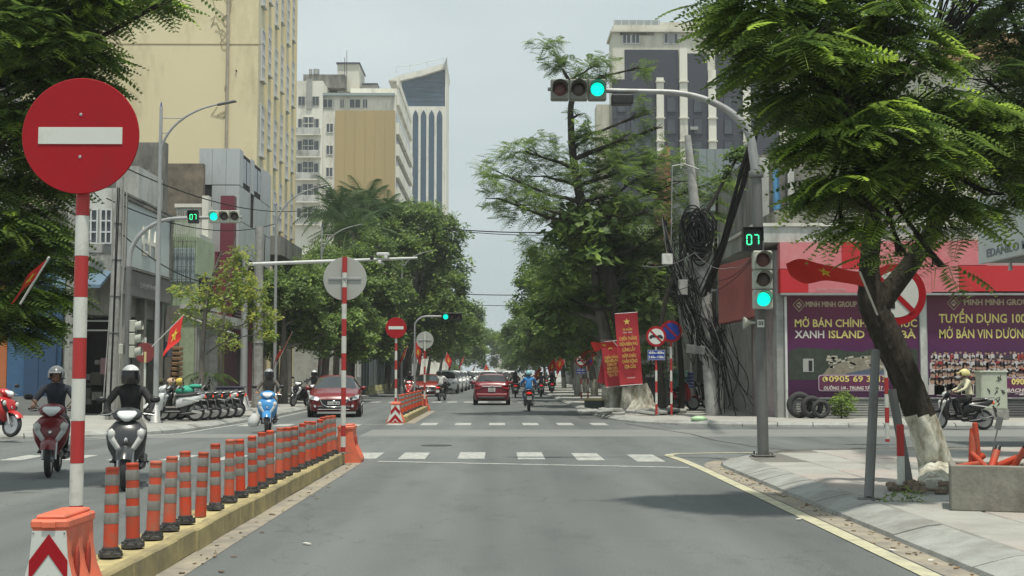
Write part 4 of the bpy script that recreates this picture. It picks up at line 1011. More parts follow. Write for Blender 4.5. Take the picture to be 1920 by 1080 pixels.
bag = MB(); bag.loft([[(r_ * math.cos(a) * (1 + .18 * math.sin(3 * a + h_ * 9)), r_ * .8 * math.sin(a) * (1 + .15 * math.cos(2 * a + h_ * 7)), h_) for a in np.linspace(0, 2 * math.pi, 17)[:-1]] for r_, h_ in ((.05, -.20), (.12, -.17), (.15, -.06), (.12, .05), (.06, .13), (.03, .17), (.06, .22))]); bg_ = bag.build('plastic_bag', M('bag_white', (.6, .6, .58), .5)); q = at(476, 786, 32.9); bg_.location = q; tag(bg_, 'white plastic bag hanging beside the light blue scooter', 'bag')
ride('black scooter half hidden behind the left side of the red hatchback', 'dark clothed rider in white helmet beside the oncoming red hatchback',
     586, 768, PBLK, PCYAN, dict(shirt=CLDARK, trousers=BLKSH, helmet=HW, visor='dark', near=False), rz=R(4))
ride('red and white scooter between the small no entry sign and the pole', 'rider with white sleeves and dark vest beyond the far island',
     767, 748, PREDB, PWH, dict(shirt=BLKSH, trousers=BLKSH, helmet=HB, visor=None, sleeve=WHSH, near=False), rz=R(-2))
ride('black scooter seen from behind next to the parked line of cars', 'rider in white shirt and black trousers seen from behind',
     829, 751, PBLK, PWH, dict(shirt=WHSH, trousers=BLKSH, helmet=HB, visor=None, near=False), rz=R(168))
sc_b, rd_b = ride('black scooter with glowing red tail light, nearest one ahead in our lane', 'rider in bright blue jacket and pale cyan helmet seen from behind',
     991, 770, PBLK, PCYAN, dict(shirt=BLUEJ, trousers=DENIM, helmet=HC, visor=None, near=True), rz=R(180))
for (px, py, lab, sh, hm, pn) in ((966, 745, 'half behind the right side of the wine hatchback', BLKSH, HB, PBLK), (1014, 744, 'right of the blue jacketed rider', CLDARK, HB, PWH), (1034, 739, 'in front of the far red banners', NAVY, HG, PBLK), (955, 731, 'far ahead beyond the wine hatchback', BRWN, HW, PBLK), (1004, 731, 'far off beyond the blue jacketed rider', NAVY, HB, PREDB), (1024, 727, 'farthest one near the right kerb', CLDARK, HG, PBLK), (985, 727, 'tiny in the middle of our carriageway', BLKSH, HG, PBLK)):
    ride('scooter seen from behind ' + lab, 'dark clothed rider seen from behind ' + lab, px, py, pn, PCYAN, dict(shirt=sh, trousers=BLKSH, helmet=hm, visor=None, near=False), rz=R(180))
ride('black scooter crossing sideways in front of the electric cabinet', 'woman in cream jacket and yellow helmet riding left past the posters',
     1802, 806, PBLK, PCYAN, dict(shirt=CREAM, trousers=BLKSH, helmet=HY, visor=None, near=True), rz=R(-92))
# parked scooters
def parked(px, py, rz, paint, trim, label, z0=.12, grp='motorbikes parked on the left pavement', lean=.13):
    p = gnd(px, py, z0); k = (paint.name, trim.name)
    if k not in S_: o = scooter(label, paint, trim); S_[k] = o
    else: o = copytree(S_[k], label=label)
    o.location = (p.x, p.y + .3, z0); o.rotation_euler = (0, lean, rz); o['group'] = grp
    return o
for (px, py, a, pt, tr_, lab) in ((322, 791, 62, PWH, PCYAN, 'white parked motorbike nearest the tall street lamp'), (338, 789, 60, PBLK, PWH, 'black parked motorbike under the green cloth'), (356, 788, 55, PSILV, PCYAN, 'grey parked motorbike in the middle of the pavement row'),
        (372, 787, 58, PBLK, PCYAN, 'black parked motorbike, fourth from the street lamp in the row'), (388, 785, 52, PWH, PBLK, 'white and black parked motorbike, second from the row end'), (404, 784, 50, PBLK, PWH, 'dark parked motorbike at the end of the row by the bin')):
    parked(px, py, R(a - 180 + 50), pt, tr_, lab)
parked(-30, 820, R(65), PREDB, PBLK, 'bright red motorbike cut by the left picture edge', grp='motorbikes parked on the left pavement')
parked(655 / 1.0 - 95, 762, R(-20), PBLK, PWH, 'dark motorbike parked behind the light blue scooter rider', grp='motorbikes parked on the left pavement')
for (px, py, a, pt, lab) in ((1272, 770, 100, PREDB, 'red motorbike parked behind the no parking sign'), (1300, 768, 80, PBLK, 'black motorbike parked behind the cable laden pole'), (1290, 762, 60, PBLK, 'dark motorbike carrying a blue crate behind the pole')):
    parked(px, py, R(a), pt, PCYAN, lab, z0=.13, grp='motorbikes parked on the right pavement')
# ================================================================== cars (front looks to -Y at rz = 0)
CGL = M('car_glass', (.018, .024, .027), .06, var=.05, spec=.9)
HLENS = M('car_headlight', (.62, .66, .68), .12, var=.05, spec=.8)
def lerp_tab(tab, y):
    ks = [t[0] for t in tab]; return [float(np.interp(y, ks, [t[i] for t in tab])) for i in range(1, len(tab[0]))]
def car(label, paint, kind='hatch', loc=(0, 0, 0), rz=0.0, group='cars on the main street', plate=('15A', '123.45'), drl=None, lit=False, badge=True):
    t = thing('car', label, 'car', loc, rz, group)
    # y, z_bottom, half width low, z belt, half width belt, z top, half width top
    if kind == 'hatch':   # compact with a raked screen
        tab = [(-2.14, .34, .55, .58, .58, .62, .50), (-2.08, .24, .74, .66, .74, .72, .60), (-1.9, .20, .84, .74, .82, .84, .66), (-1.5, .20, .88, .82, .86, .92, .70), (-.95, .20, .895, .90, .88, 1.00, .74),
               (-.12, .20, .895, .95, .885, 1.40, .60), (.35, .20, .895, .97, .88, 1.46, .60), (1.0, .20, .89, 1.0, .87, 1.44, .585), (1.55, .20, .885, 1.03, .86, 1.36, .56), (2.0, .26, .84, 1.02, .80, 1.06, .64), (2.12, .34, .74, .80, .72, .84, .58)]
        ws, rf, sg, hb = (-.95, -.12), (1.55, 2.0), (-.5, 1.5), 1.46
    elif kind == 'small':  # upright supermini
        tab = [(-1.96, .34, .52, .60, .56, .64, .48), (-1.9, .24, .70, .70, .70, .78, .56), (-1.7, .20, .80, .80, .78, .90, .62), (-1.2, .20, .835, .90, .82, 1.0, .68),
               (-.45, .20, .845, .96, .83, 1.40, .60), (.1, .20, .85, .98, .83, 1.49, .60), (.9, .20, .85, 1.0, .83, 1.49, .59), (1.5, .20, .845, 1.02, .82, 1.43, .58), (1.78, .24, .83, 1.02, .80, 1.12, .68), (1.93, .30, .78, .96, .76, 1.0, .62), (1.97, .36, .70, .80, .70, .84, .60)]
        ws, rf, sg, hb = (-1.2, -.45), (1.5, 1.78), (-.75, 1.45), 1.49
    else:                 # van / suv
        tab = [(-2.2, .38, .60, .66, .62, .72, .54), (-2.12, .28, .80, .80, .78, .88, .62), (-1.85, .26, .88, .92, .86, 1.02, .70), (-1.25, .26, .91, 1.02, .89, 1.12, .76),
               (-.5, .26, .92, 1.06, .89, 1.62, .68), (0.0, .26, .92, 1.08, .89, 1.73, .68), (1.2, .26, .92, 1.08, .89, 1.73, .67), (1.95, .26, .91, 1.08, .88, 1.62, .66), (2.15, .30, .88, 1.05, .85, 1.16, .74), (2.22, .38, .80, .85, .78, .90, .66)]
        ws, rf, sg, hb = (-1.25, -.5), (1.95, 2.15), (-.8, 1.9), 1.73
    ks = [q[0] for q in tab]; ys = sorted(set([round(k, 4) for k in ks] + [round(v, 4) for v in np.linspace(ks[0], ks[-1], 30)] + list(ws) + list(rf) + list(sg)))
    def ring(y):
        zb, wl, zB, wB, zt, wt = lerp_tab(tab, y)
        P = [(0, zb), (wl * .88, zb), (wl * .98, zb + .07), (wl, (zb + zB) / 2 - .02), (wl * .992, zB - .12), (wB, zB), (wt + (wB - wt) * .10, zt - (zt - zB) * .14), (wt * .86, zt - .012), (wt * .45, zt + .012), (0, zt + .016)]
        return [(x_, y, z_) for x_, z_ in P] + [(-x_, y, z_) for x_, z_ in P[-2:0:-1]]
    rings = [ring(y) for y in ys]; n = len(rings[0])
    body, gl = MB(), MB(); front, rear, side = [], [], []
    vs = [p for r_ in rings for p in r_]; fb = []
    for i in range(len(ys) - 1):
        ym = (ys[i] + ys[i + 1]) / 2
        for j in range(n):
            f = (i * n + j, i * n + (j + 1) % n, (i + 1) * n + (j + 1) % n, (i + 1) * n + j)
            jj = j if j < 9 else n - 1 - j
            top = jj in (6, 7, 8); sd = jj == 5
            if top and ws[0] < ym < ws[1]: front.append(f)
            elif top and rf[0] < ym < rf[1]: rear.append(f)
            elif sd and sg[0] < ym < sg[1] and abs(ym - .42) > .05: side.append(f)
            else: fb.append(f)
    body.add(vs, fb, 0, True); body.add(rings[0], [list(range(n))[::-1]]); body.add(rings[-1], [list(range(n))])
    bo = body.build('body', paint, t)
    for nm, fs in (('windscreen', front), ('rear_window', rear), ('side_windows', side)):
        used = sorted({i for f in fs for i in f}); mp_ = {a: k for k, a in enumerate(used)}
        g = MB(); g.add([vs[a] for a in used], [[mp_[i] for i in f] for f in fs], 0, True)
        if used: g.build(nm.rstrip('s') if nm != 'side_windows' else 'side_glass', CGL, t)
    ax = (ks[0] + .86, ks[-1] - .80); r = .31 if kind != 'van' else .34; hw = tab[4][2]
    for y in ax:
        for s in (-1, 1):
            g = MB(); g.lathe([(r + .05, -.0), (r + .05, .02)], (s * (hw - .012) - (.02 if s < 0 else 0) + 0, y, r + .02), 'X', 26); g.build('wheel_arch', BLACK, t)
            g = MB(); g.lathe([(r - .05, -.1), (r, -.08), (r, .075), (r - .03, .09), (r - .07, .092)], (0, 0, 0), 'X', 26); w_ = g.build('tyre', TYRE, t, (s * (hw - .045), y, r)); w_.rotation_euler = (0, 0, 0 if s > 0 else math.pi)
            g = MB(); g.lathe([(r * .72, .085), (r * .70, .075)], (0, 0, 0), 'X', 20)
            for k in range(5): a = k * 1.2566; g.box((.092, r * .36 * math.cos(a), r * .36 * math.sin(a)), (.02, .055, r * .66), b=.006, rx=a - math.pi / 2)
            g.lathe([(.05, .085), (.045, .105)], (0, 0, 0), 'X', 10); g.build('wheel_rim', ALU, w_)
    yf, zf = ks[0], tab[1][3]
    # front: grille, intake, lamps
    sc = tab[2][2]
    g = MB(); g.prism([(-.46, zf - .03), (.46, zf - .03), (.38, zf - .20), (.24, zf - .30), (-.24, zf - .30), (-.38, zf - .20)], yf - .03, yf + .08); gr = g.build('grille', BLACK, t)
    g = MB(); pts = [(-.49, yf - .02, zf - .01), (-.39, yf - .03, zf - .20), (-.22, yf - .035, zf - .29), (.22, yf - .035, zf - .29), (.39, yf - .03, zf - .20), (.49, yf - .02, zf - .01)]; g.tube(pts, .018, 6); g.build('chrome_trim', CHROME, gr)
    g = MB(); g.ball((0, yf - .035, zf - .10), (.055, .012, .045), 12, 6); g.build('badge', CHROME, gr)
    g = MB(); g.box((0, yf + .01, .36), (1.15, .10, .10), b=.02); g.build('lower_intake', BLACK, t)
    if drl: g = MB(); g.box((0, yf - .02, .285), (1.10, .05, .02), b=.005); g.build('lip_trim', drl, t)
    for s in (-1, 1):
        g = MB(); g.loft([[(s * (sc - .38), yf - .03, zf + .02), (s * (sc - .12), yf + .02, zf + .10), (s * (sc + .03), yf + .24, zf + .13), (s * (sc + .01), yf + .10, zf - .01), (s * (sc - .30), yf - .035, zf - .08)], [(s * (sc - .36), yf + .12, zf - .02), (s * (sc - .12), yf + .3, zf + .05), (s * (sc - .08), yf + .5, zf + .05), (s * (sc - .1), yf + .3, zf - .06), (s * (sc - .30), yf + .12, zf - .11)]], sm=False); h = g.build('headlight', HLENS, t)
        g = MB(); g.ball((s * (sc - .24), yf - .02, zf + .0), (.055, .03, .045), 10, 6); g.build('projector', M('lamp_lit', (1, .8, .85), emit=3) if (lit and s < 0) else BLACK, h)
        g = MB(); g.lathe([(.05, 0), (.045, -.02)], (s * (sc - .2), yf + .04, .40), 'Y', 12); g.build('fog_lamp', HLENS, t)
        g = MB(); g.ball((s * (tab[4][4] + .11), ws[0] + .38, tab[4][3] + .10), (.11, .06, .075), 12, 8); g.box((s * (tab[4][4] + .02), ws[0] + .40, tab[4][3] + .05), (.1, .04, .04)); g.build('wing_mirror', paint, t)
    pm = M('plate_white', (.62, .62, .6), .5)
    g = MB(); g.box((0, yf - .045, zf - .20 if not drl else .50), (.42 if kind != 'small' else .36, .012, .11 if kind != 'small' else .16), b=.002); pl = g.build('number_plate', pm, t)
    text(' '.join(plate), pl, (0, yf - .053, zf - .20 if not drl else .50), .08, BLACK, .36, bold=.002, ext=.001)
    # rear
    yr = ks[-1]; zr_ = tab[-1][3]
    for s in (-1, 1):
        g = MB(); xx = tab[-2][2]; g.loft([[(s * (xx + .05), yr - .26, zr_ + .18), (s * (xx + .01), yr + .0, zr_ + .17), (s * (xx - .28), yr + .04, zr_ + .12), (s * (xx - .22), yr + .045, zr_ - .01), (s * (xx + .02), yr + .0, zr_ - .03), (s * (xx + .055), yr - .26, zr_ + .06)], [(s * (xx - .1), yr - .3, zr_ + .16), (s * (xx - .1), yr - .16, zr_ + .16), (s * (xx - .30), yr - .12, zr_ + .12), (s * (xx - .26), yr - .12, zr_ - .01), (s * (xx - .1), yr - .16, zr_ - .03), (s * (xx - .1), yr - .3, zr_ + .06)]], sm=False)
        g.build('tail_light', M('tail_red_off', (.3, .01, .012), .2), t)
    g = MB(); g.box((0, yr + .015, zr_ + .10), (.95, .03, .045), b=.01); g.build('chrome_trim', CHROME, t)
    g = MB(); g.ball((0, yr + .035, zr_ + .10), (.06, .012, .045), 10, 6); g.build('badge', CHROME, t)
    g = MB(); g.box((0, yr + .02, zr_ - .06), (.34, .012, .18), b=.002); pl = g.build('number_plate', pm, t)
    for k, st in enumerate(plate): text(st, pl, (0, yr + .0275, zr_ - .02 - .08 * k), .065, BLACK, .2 + .06 * k, bold=.002, ext=.001, rz=math.pi)
    g = MB(); g.box((0, yr + .0, .36), (1.3, .10, .13), b=.03); g.build('bumper_insert', BLACK, t)
    g = MB(); g.box((0, yr - .02, .47), (1.5, .12, .18), b=.04); g.build('rear_bumper', paint, t)
    g = MB(); g.tube([(-.05, rf[0] + .32, 1.14), (.35, rf[0] + .22, 1.22)], .012, 6); g.build('rear_wiper', BLACK, t)
    g = MB(); g.tube([(-.5, ws[0] + .06, tab[4][3] + .10), (-.05, ws[0] + .18, tab[4][3] + .18)], .010, 6); g.tube([(.0, ws[0] + .06, tab[4][3] + .11), (.45, ws[0] + .18, tab[4][3] + .17)], .010, 6); g.build('wiper', BLACK, t)
    for s in (-1, 1):   # door handles and seams
        for y in (.18, 1.05):
            g = MB(); g.box((s * (hw + .004), y, tab[5][3] - .13), (.02, .17, .03), b=.008); g.build('door_handle', paint, t)
    return t
CRED = pnt('car_red', (.17, .007, .012), .25); CWINE = pnt('car_wine', (.19, .006, .018), .3); CWHT = pnt('car_white', (.80, .81, .80), .3); CGRY = pnt('car_grey', (.20, .21, .22), .3); CBLK = pnt('car_black', (.02, .02, .022), .3); CDRED = pnt('car_dark_red', (.22, .02, .015), .3)
p = gnd(616, 783); c0 = car('oncoming glossy red hatchback with one lit headlight in the left lane', CRED, 'hatch', (p.x, p.y + 2.05, 0), R(5), plate=('15A', '086.28'), drl=CHROME, lit=True)
p = gnd(922, 760); car('wine red small hatchback seen from behind in our lane', CWINE, 'small', (p.x, p.y + 1.97, 0), R(180), plate=('15A', '214.37'))
cv = car('white van like car, first of the white cars in the oncoming queue', CWHT, 'van', (-3.9, 97, 0), 0)
p = gnd(800, 744); car('dark red car at the head of the oncoming queue of cars', CDRED, 'hatch', (p.x, p.y + 2.1, 0), R(2), plate=('15C', '111.09'))
for k, (Yk, pt, x_) in enumerate(((104, CWHT, -3.75), (111, CWHT, -3.6), (118, CWHT, -3.5), (126, CBLK, -3.3), (135, CWHT, -3.1), (145, CWHT, -2.9), (157, CWHT, -2.5))):
    c = copytree(cv, (x_, Yk, 0), R(random.uniform(-2, 2)), '%s car %s in the oncoming queue' % ({'car_white': 'white', 'car_grey': 'grey', 'car_black': 'black'}[pt.name], ['just behind the white van like car', 'in third place behind the dark red car', 'in the middle of the line of white cars', 'dark among the white ones', 'behind the black one', 'near the end of the line', 'last and smallest'][k]), swap={'car_white': pt})
for k, (x_, Yk, pt, lab) in enumerate(((-.8, 112, CWHT, 'white car ahead of the wine hatchback, only its roof showing'), (1.2, 125, CWHT, 'white car far ahead right of the wine hatchback'), (.3, 150, CGRY, 'grey car far ahead in the middle of the street'), (1.8, 175, CWHT, 'tiny white car far ahead near the vanishing point'))):
    copytree(cv, (x_, Yk, 0), R(180), lab, swap={'car_white': pt})

# ================================================================== flags and banners
FRED = M('flag_red', (.58, .022, .015), .7, var=.08, scale=3); FYEL = M('flag_yellow', (.72, .52, .05), .7, var=.06)
BRED = M('banner_red', (.40, .018, .03), .6, var=.06, scale=1.5); GOLD = M('gold_print', (.72, .52, .12), .55)
def flag(label, base, tip, w_, h_, seed=0, hang=.5, rz=0.0, polemat=PWHT, ext=0.0):
    """cloth fixed along the upper part of a leaning pole, drooping."""
    base, tip = Vector(base), Vector(tip); t = thing('flag', label, 'flag', base, 0, 'red flags with a yellow star')
    d = tip - base; MB().tube([(0, 0, 0), d], .014, 6).build('flag_pole', polemat, t)
    u = d.normalized(); rn = random.Random(seed); ph = rn.uniform(0, 6)
    out_ = Vector((math.cos(rz), math.sin(rz), 0)); out_ = (out_ * (1 - hang) + Vector((0, 0, -1)) * hang).normalized()
    side = u.cross(out_); side = side.normalized() if side.length > 1e-3 else Vector((0, 1, 0))
    def S(a, b, o=0):  # a along pole from the tip down 0..1 ; b outward 0..1
        rip = .07 * w_ * b * math.sin(5.5 * b + ph + a * 2.2) + .03 * w_ * b * math.sin(12 * b + 3 * a + ph)
        return d - u * (h_ * a) + out_ * (w_ * b * (1 - .06 * b)) + side * (rip + o) + Vector((0, 0, -.10 * h_ * b * b * (1 + a)))
    def sheet(o):
        g = []; n1, n2 = 10, 16
        for i in range(n1 + 1):
            for j in range(n2 + 1): g.append(S(i / n1, j / n2, o))
        return g, [(i * (n2 + 1) + j, i * (n2 + 1) + j + 1, (i + 1) * (n2 + 1) + j + 1, (i + 1) * (n2 + 1) + j) for i in range(n1) for j in range(n2)]
    g = MB(); v_, f_ = sheet(.002); g.add(v_, f_, 0, True); v_, f_ = sheet(-.002); g.add(v_, f_, 0, True); cl = g.build('cloth', FRED, t)
    asp = h_ / w_
    for o in (.006, -.006):
        sp = star_poly(0, 0, .30, 0, .40); vs, fs = [S(.5, .5, o)], []
        m_ = 5
        ring = []
        for k in range(10):
            a, b = sp[k], sp[(k + 1) % 10]
            for q in range(m_): ring.append((a[0] + (b[0] - a[0]) * q / m_, a[1] + (b[1] - a[1]) * q / m_))
        for rr in (.33, .66, 1.0):
            for (sx, sz) in ring: vs.append(S(.5 - sz * rr, .5 + sx * rr * asp, o))
        n = len(ring)
        for k in range(n): fs.append((0, 1 + k, 1 + (k + 1) % n))
        for l_ in range(2):
            for k in range(n): fs.append((1 + l_ * n + k, 1 + l_ * n + (k + 1) % n, 1 + (l_ + 1) * n + (k + 1) % n, 1 + (l_ + 1) * n + k))
        MB().add(vs, fs, 0, True).build('star', FYEL, cl)
    return t
flag('flag on the pole at the near tree, flying left over the red and pink band', at(1645, 590, 16.0), at(1612, 510, 15.4), 1.0, .30, 3, -.22, R(186))
flag('flag hanging over the parked motorbikes beside the tall street lamp', at(285, 650, 36.6), at(345, 590, 36.2), .78, .60, 5, .80, R(230))
flag('flag on the lamp pole left of the grey round sign back', at(516, 690, 55), at(548, 622, 54), 1.0, .8, 6, .62, R(178))
flag('flag half hidden in leaves at the far left over the blue shop', at(38, 570, 16.2), at(92, 482, 16.0), .42, .34, 8, .45, R(178))
flag('small flag right of the thin lamp post behind the grey sign back', at(600, 680, 71), at(625, 640, 70), 1.0, .8, 9, .62, R(178))
flag('orange tinted flag behind the yellowish leaves right of the grey sign back', at(670, 650, 75), at(680, 618, 74), 1.0, .8, 11, .7, R(-20))
for k, (x_, y_, Y, lab) in enumerate(((765, 645, 84, 'left of the distant grey sign back'), (780, 640, 90, 'behind the distant grey sign back'), (812, 640, 100, 'between the distant sign and the queue'), (838, 660, 120, 'above the white cars'), (872, 665, 140, 'above the queue, glowing red'), (911, 682, 160, 'just over the roof of the wine hatchback'), (892, 683, 165, 'smallest one by the vanishing point'))):
    flag('distant small flag ' + lab, at(x_ - 8, y_ + 30, Y), at(x_, y_, Y), .95, .75, 20 + k, .62, R(0 if k % 2 else 180))
flag('orange red flag flying left of the tall banner', at(1158, 650, 45), at(1150, 640, 44.8), .85, .35, 31, .05, R(172))
flag('orange flag with yellow star above the distant no turning sign', at(1125, 665, 60), at(1122, 652, 59), .95, .5, 32, .2, R(165))
flag('limp orange flag below the other over the distant signs', at(1128, 670, 61), at(1118, 660, 60), .9, .5, 33, .3, R(175))
for k, (px, py, Y) in enumerate(((1013, 690, 110), (1040, 672, 95), (1055, 665, 88))):
    flag('distant red flag on the right pavement, %s' % ('farthest', 'middle', 'nearest of the three')[k], at(px + 6, py + 25, Y), at(px, py - 4, Y), 1.0, .7, 40 + k, .6, R(170))

def banner(label, px, py0, py1, Y, w_, lean, lines):
    s = 2400 / Y; p = at(px, py1, Y); H = (py1 - py0) / s
    t = thing('banner', label, 'banner', (p.x, Y, p.z)); t.rotation_euler = (0, R(lean), 0)
    b = MB(); n = 10
    for o in (-.004, .004): b.loft([[(x_, o + .03 * math.sin(z_ * 4), z_) for x_ in (-w_ / 2, -w_ / 6, w_ / 6, w_ / 2)] for z_ in np.linspace(0, H, n)], caps=False, closed=False)
    cl = b.build('cloth', BRED, t)
    fr = MB()
    for z_ in (0, H): fr.tube([(-w_ / 2, 0, z_), (w_ / 2, 0, z_)], .02, 6)
    fr.build('rod', STEEL, t)
    MB().prism(star_poly(0, H * .88, .13), -.05, -.045).build('star', GOLD, cl)
    for (st, f, sz, wd) in lines: text(st, cl, (0, -.052, H * f), sz, GOLD if sz > .09 else SWHT, w_ * wd, bold=.0015)
    return t
LN = [('70 NĂM', .77, .12, .42), ('1954 - 2024', .73, .06, .4), ('CHIẾN THẮNG', .645, .17, .78), ('ĐIỆN BIÊN PHỦ', .57, .17, .80), ('LỪNG LẪY', .49, .17, .56), ('NĂM CHÂU', .405, .17, .6), ('CHẤN ĐỘNG', .33, .17, .66), ('ĐỊA CẦU', .255, .17, .5), ('TP. HẢI PHÒNG', .10, .06, .36)]
banner('tall red banner with gold star and text on the whitewashed leaning tree', 1184, 587, 722, 45.0, .80, 4 * -1, LN)
banner('second red banner half behind the first, left of the leaning tree', 1152, 640, 725, 45.6, .62, -6, [(a, f, s_ * .8, w_) for a, f, s_, w_ in LN[2:8]])
t = thing('banner', 'dark red hanging cloth between the two text banners', 'banner', at(1142, 690, 46.2)); b = MB(); b.box((0, 0, .2), (.55, .03, 1.6), b=.01, ry=.2); b.build('cloth', BRED, t); MB().tube([(-.3, 0, 1.0), (.3, 0, 1.0)], .02, 6).build('rod', STEEL, t)

# ================================================================== small things on the right
# tree stakes
def stake(label, a, b, r=.055):
    a, b = Vector(a), Vector(b); t = thing('tree_stake', label, 'stake', a, 0, 'grey stakes propping the tree'); MB().tube([(0, 0, 0), b - a], r, 12).build('tube', DSTEEL, t)
    MB().lathe([(.13, 0), (.13, .01), (.07, .012), (.07, .02)], n=14).build('foot_plate', DSTEEL, t)
g1 = gnd(1629, 936, .135)
stake('left grey steel stake propping the leaning roadside tree', g1, at(1642, 660, 15.9))
g2 = gnd(1706, 915, .135)
stake('right grey steel stake propping the tree, crossing in front of the striped post', g2, at(1672, 730, 15.9))
# striped posts behind the tree, one of them holding the big no left turn sign
b4 = gnd(1690, 921, .13)
t = thing('striped_post', 'red black and white striped post standing behind the right stake', 'post', (b4.x, b4.y, .13))
banded_post(t, .045, [.05, .42, .80], False); MB().lathe([(.047, 0), (.047, .049)], n=16).build('post_band', BLACK, t)
YB = 27.0; p = at(1664, 823, YB)
s_ = 2400 / YB; zc = 1.55 + (699 - 552) / s_ - .1
t = thing('traffic_sign', 'large white no left turn sign with red ring and slash behind the tree fork', 'traffic sign', (p.x, YB, .1))
banded_post(t, .045, [0, .06, .40, .72, 1.0, 1.35, 1.7, 2.05, 2.4], True)
yd = -.09; SD = 1.30
cx_ = (1682 - 1664) / s_
MB().lathe([(SD / 2 - .005, -.006), (SD / 2, 0), (SD / 2 - .005, .006)], (cx_, yd, zc), 'Y', 56).build('sign_face', SRED, t)
ds = MB().lathe([(SD * .375, 0), (SD * .375, .004)], (cx_, yd - .012, zc), 'Y', 48).build('inner_disc', SWHT, t)
g = MB(); g.prism([(cx_ - .10, zc - .30), (cx_ - .02, zc - .30), (cx_ - .02, zc + .10), (cx_ + .0, zc + .16), (cx_ - .20, zc + .16), (cx_ - .20, zc + .25), (cx_ - .36, zc + .12), (cx_ - .20, zc - .01), (cx_ - .20, zc + .08), (cx_ - .10, zc + .08)], yd - .020, yd - .0165); g.build('arrow', BLACK, ds)
g = MB(); g.box((cx_, yd - .024, zc), (SD * .78, .005, SD * .085), ry=R(45)); g.build('slash', SRED, ds)
for q in (-.3, .3): MB().box((cx_ * .5, -.06, zc + q), (.5, .03, .05), b=.004).build('bracket', STEEL, t)

# concrete block planter with broken orange posts in it
pa, pb = gnd(1783, 957, .13), gnd(1918, 960, .13)
t = thing('concrete_planter', 'rough square concrete box at the right edge beside the tree', 'planter', (pa.x, pa.y, .13), R(-18))
W_ = .80; Hh = .47; D_ = .58; wl = .07
for nm, c, d in (('front_wall', (W_ / 2, 0, Hh / 2), (W_, wl, Hh)), ('back_wall', (W_ / 2, D_, Hh / 2), (W_, wl, Hh)), ('side_wall', (wl / 2, D_ / 2, Hh / 2), (wl, D_ - wl - .004, Hh - .003)), ('side_wall', (W_ - wl / 2, D_ / 2, Hh / 2), (wl, D_ - wl - .004, Hh - .003)), ('soil', (W_ / 2, D_ / 2, .18), (W_ - 2 * wl - .01, D_ - wl - .01, .36))):
    MB().box(c, d, b=.012 if nm != 'soil' else 0).build(nm, M('old_concrete', (.27, .26, .22), .9, var=.2, scale=4, bump=.25, bscale=25, dirt=(.15, .14, .115), damt=.6, dscale=2.2) if nm != 'soil' else DUST, t)
rn = random.Random(3)
for k, (x_, y_, z_, tx, ty, L_, r_) in enumerate(((.30, .2, .32, .06, -.05, .52, .05), (.40, .25, .30, -.10, .1, .60, .045), (.22, .3, .38, .9, .3, .30, .05), (.12, .2, .42, 1.3, .6, .26, .045), (.50, .2, .40, .5, -.4, .30, .05), (.58, .3, .42, 1.1, .4, .32, .05), (.70, .2, .36, .35, .5, .42, .04), (.44, .1, .40, -.7, -.3, .25, .045))):
    q = thing('broken_post', 'broken orange post stub in the concrete box, %s' % ['upright at the left', 'tallest, second upright', 'short, lying left', 'lowest at the left rim', 'tilted in the middle', 'lying right of the middle', 'black tipped and tilted at the right', 'stub leaning against the front rim'][k], 'broken post', (pa.x + x_, pa.y + y_, .13 + z_), 0, 'broken orange posts in the concrete box')
    q.rotation_euler = (ty, tx, 0)
    MB().tube([(0, 0, 0), (0, 0, L_ * .8)], [r_ * .8, r_ * .75], 12).build('tube', ORANGE, q)
    MB().tube([(0, 0, L_ * .8), (0, 0, L_)], [r_ * .72, r_ * .6], 12).build('cap', BLACK if k in (6, 4, 5) else ORANGE, q)
q = thing('hand_trowel', 'thin dark rod with a flat blade stuck in the concrete box', 'tool', (pa.x + .52, pa.y + .3, .55)); q.rotation_euler = (0, .25, 0)
MB().tube([(0, 0, 0), (0, 0, .42)], .008, 6).build('rod', DSTEEL, q); MB().box((0, 0, .48), (.07, .008, .14), b=.002).build('blade', DSTEEL, q)
# cabinet
YC = 39.2; s_ = 2400 / YC; p = at(1860, 788, YC)
t = thing('electric_cabinet', 'pale green electric cabinet with dark scribbles behind the crossing scooter', 'cabinet', (p.x, YC, .13))
CABM = M('cabinet_green', (.46, .50, .40), .6, var=.08, dirt=(.3, .31, .25), damt=.4)
MB().box((0, 0, .15), (.86, .5, .30)).build('plinth', CONC, t); bo = MB().box((0, 0, .86), (.80, .46, 1.12), b=.01).build('body', CABM, t); MB().box((0, 0, 1.455), (.88, .54, .06), b=.02).build('lid', CABM, t)
MB().box((0, -.236, .86), (.74, .012, 1.04), b=.003).build('door', CABM, bo)
for k in range(14):
    x_, z_ = rn.uniform(-.28, .28), rn.uniform(.42, 1.3); pts = [(x_ + rn.uniform(-.07, .07), -.2455, z_ + rn.uniform(-.08, .08)) for _ in range(4)]; MB().tube(pts, .010, 4).build('scribble', BLACK, bo)
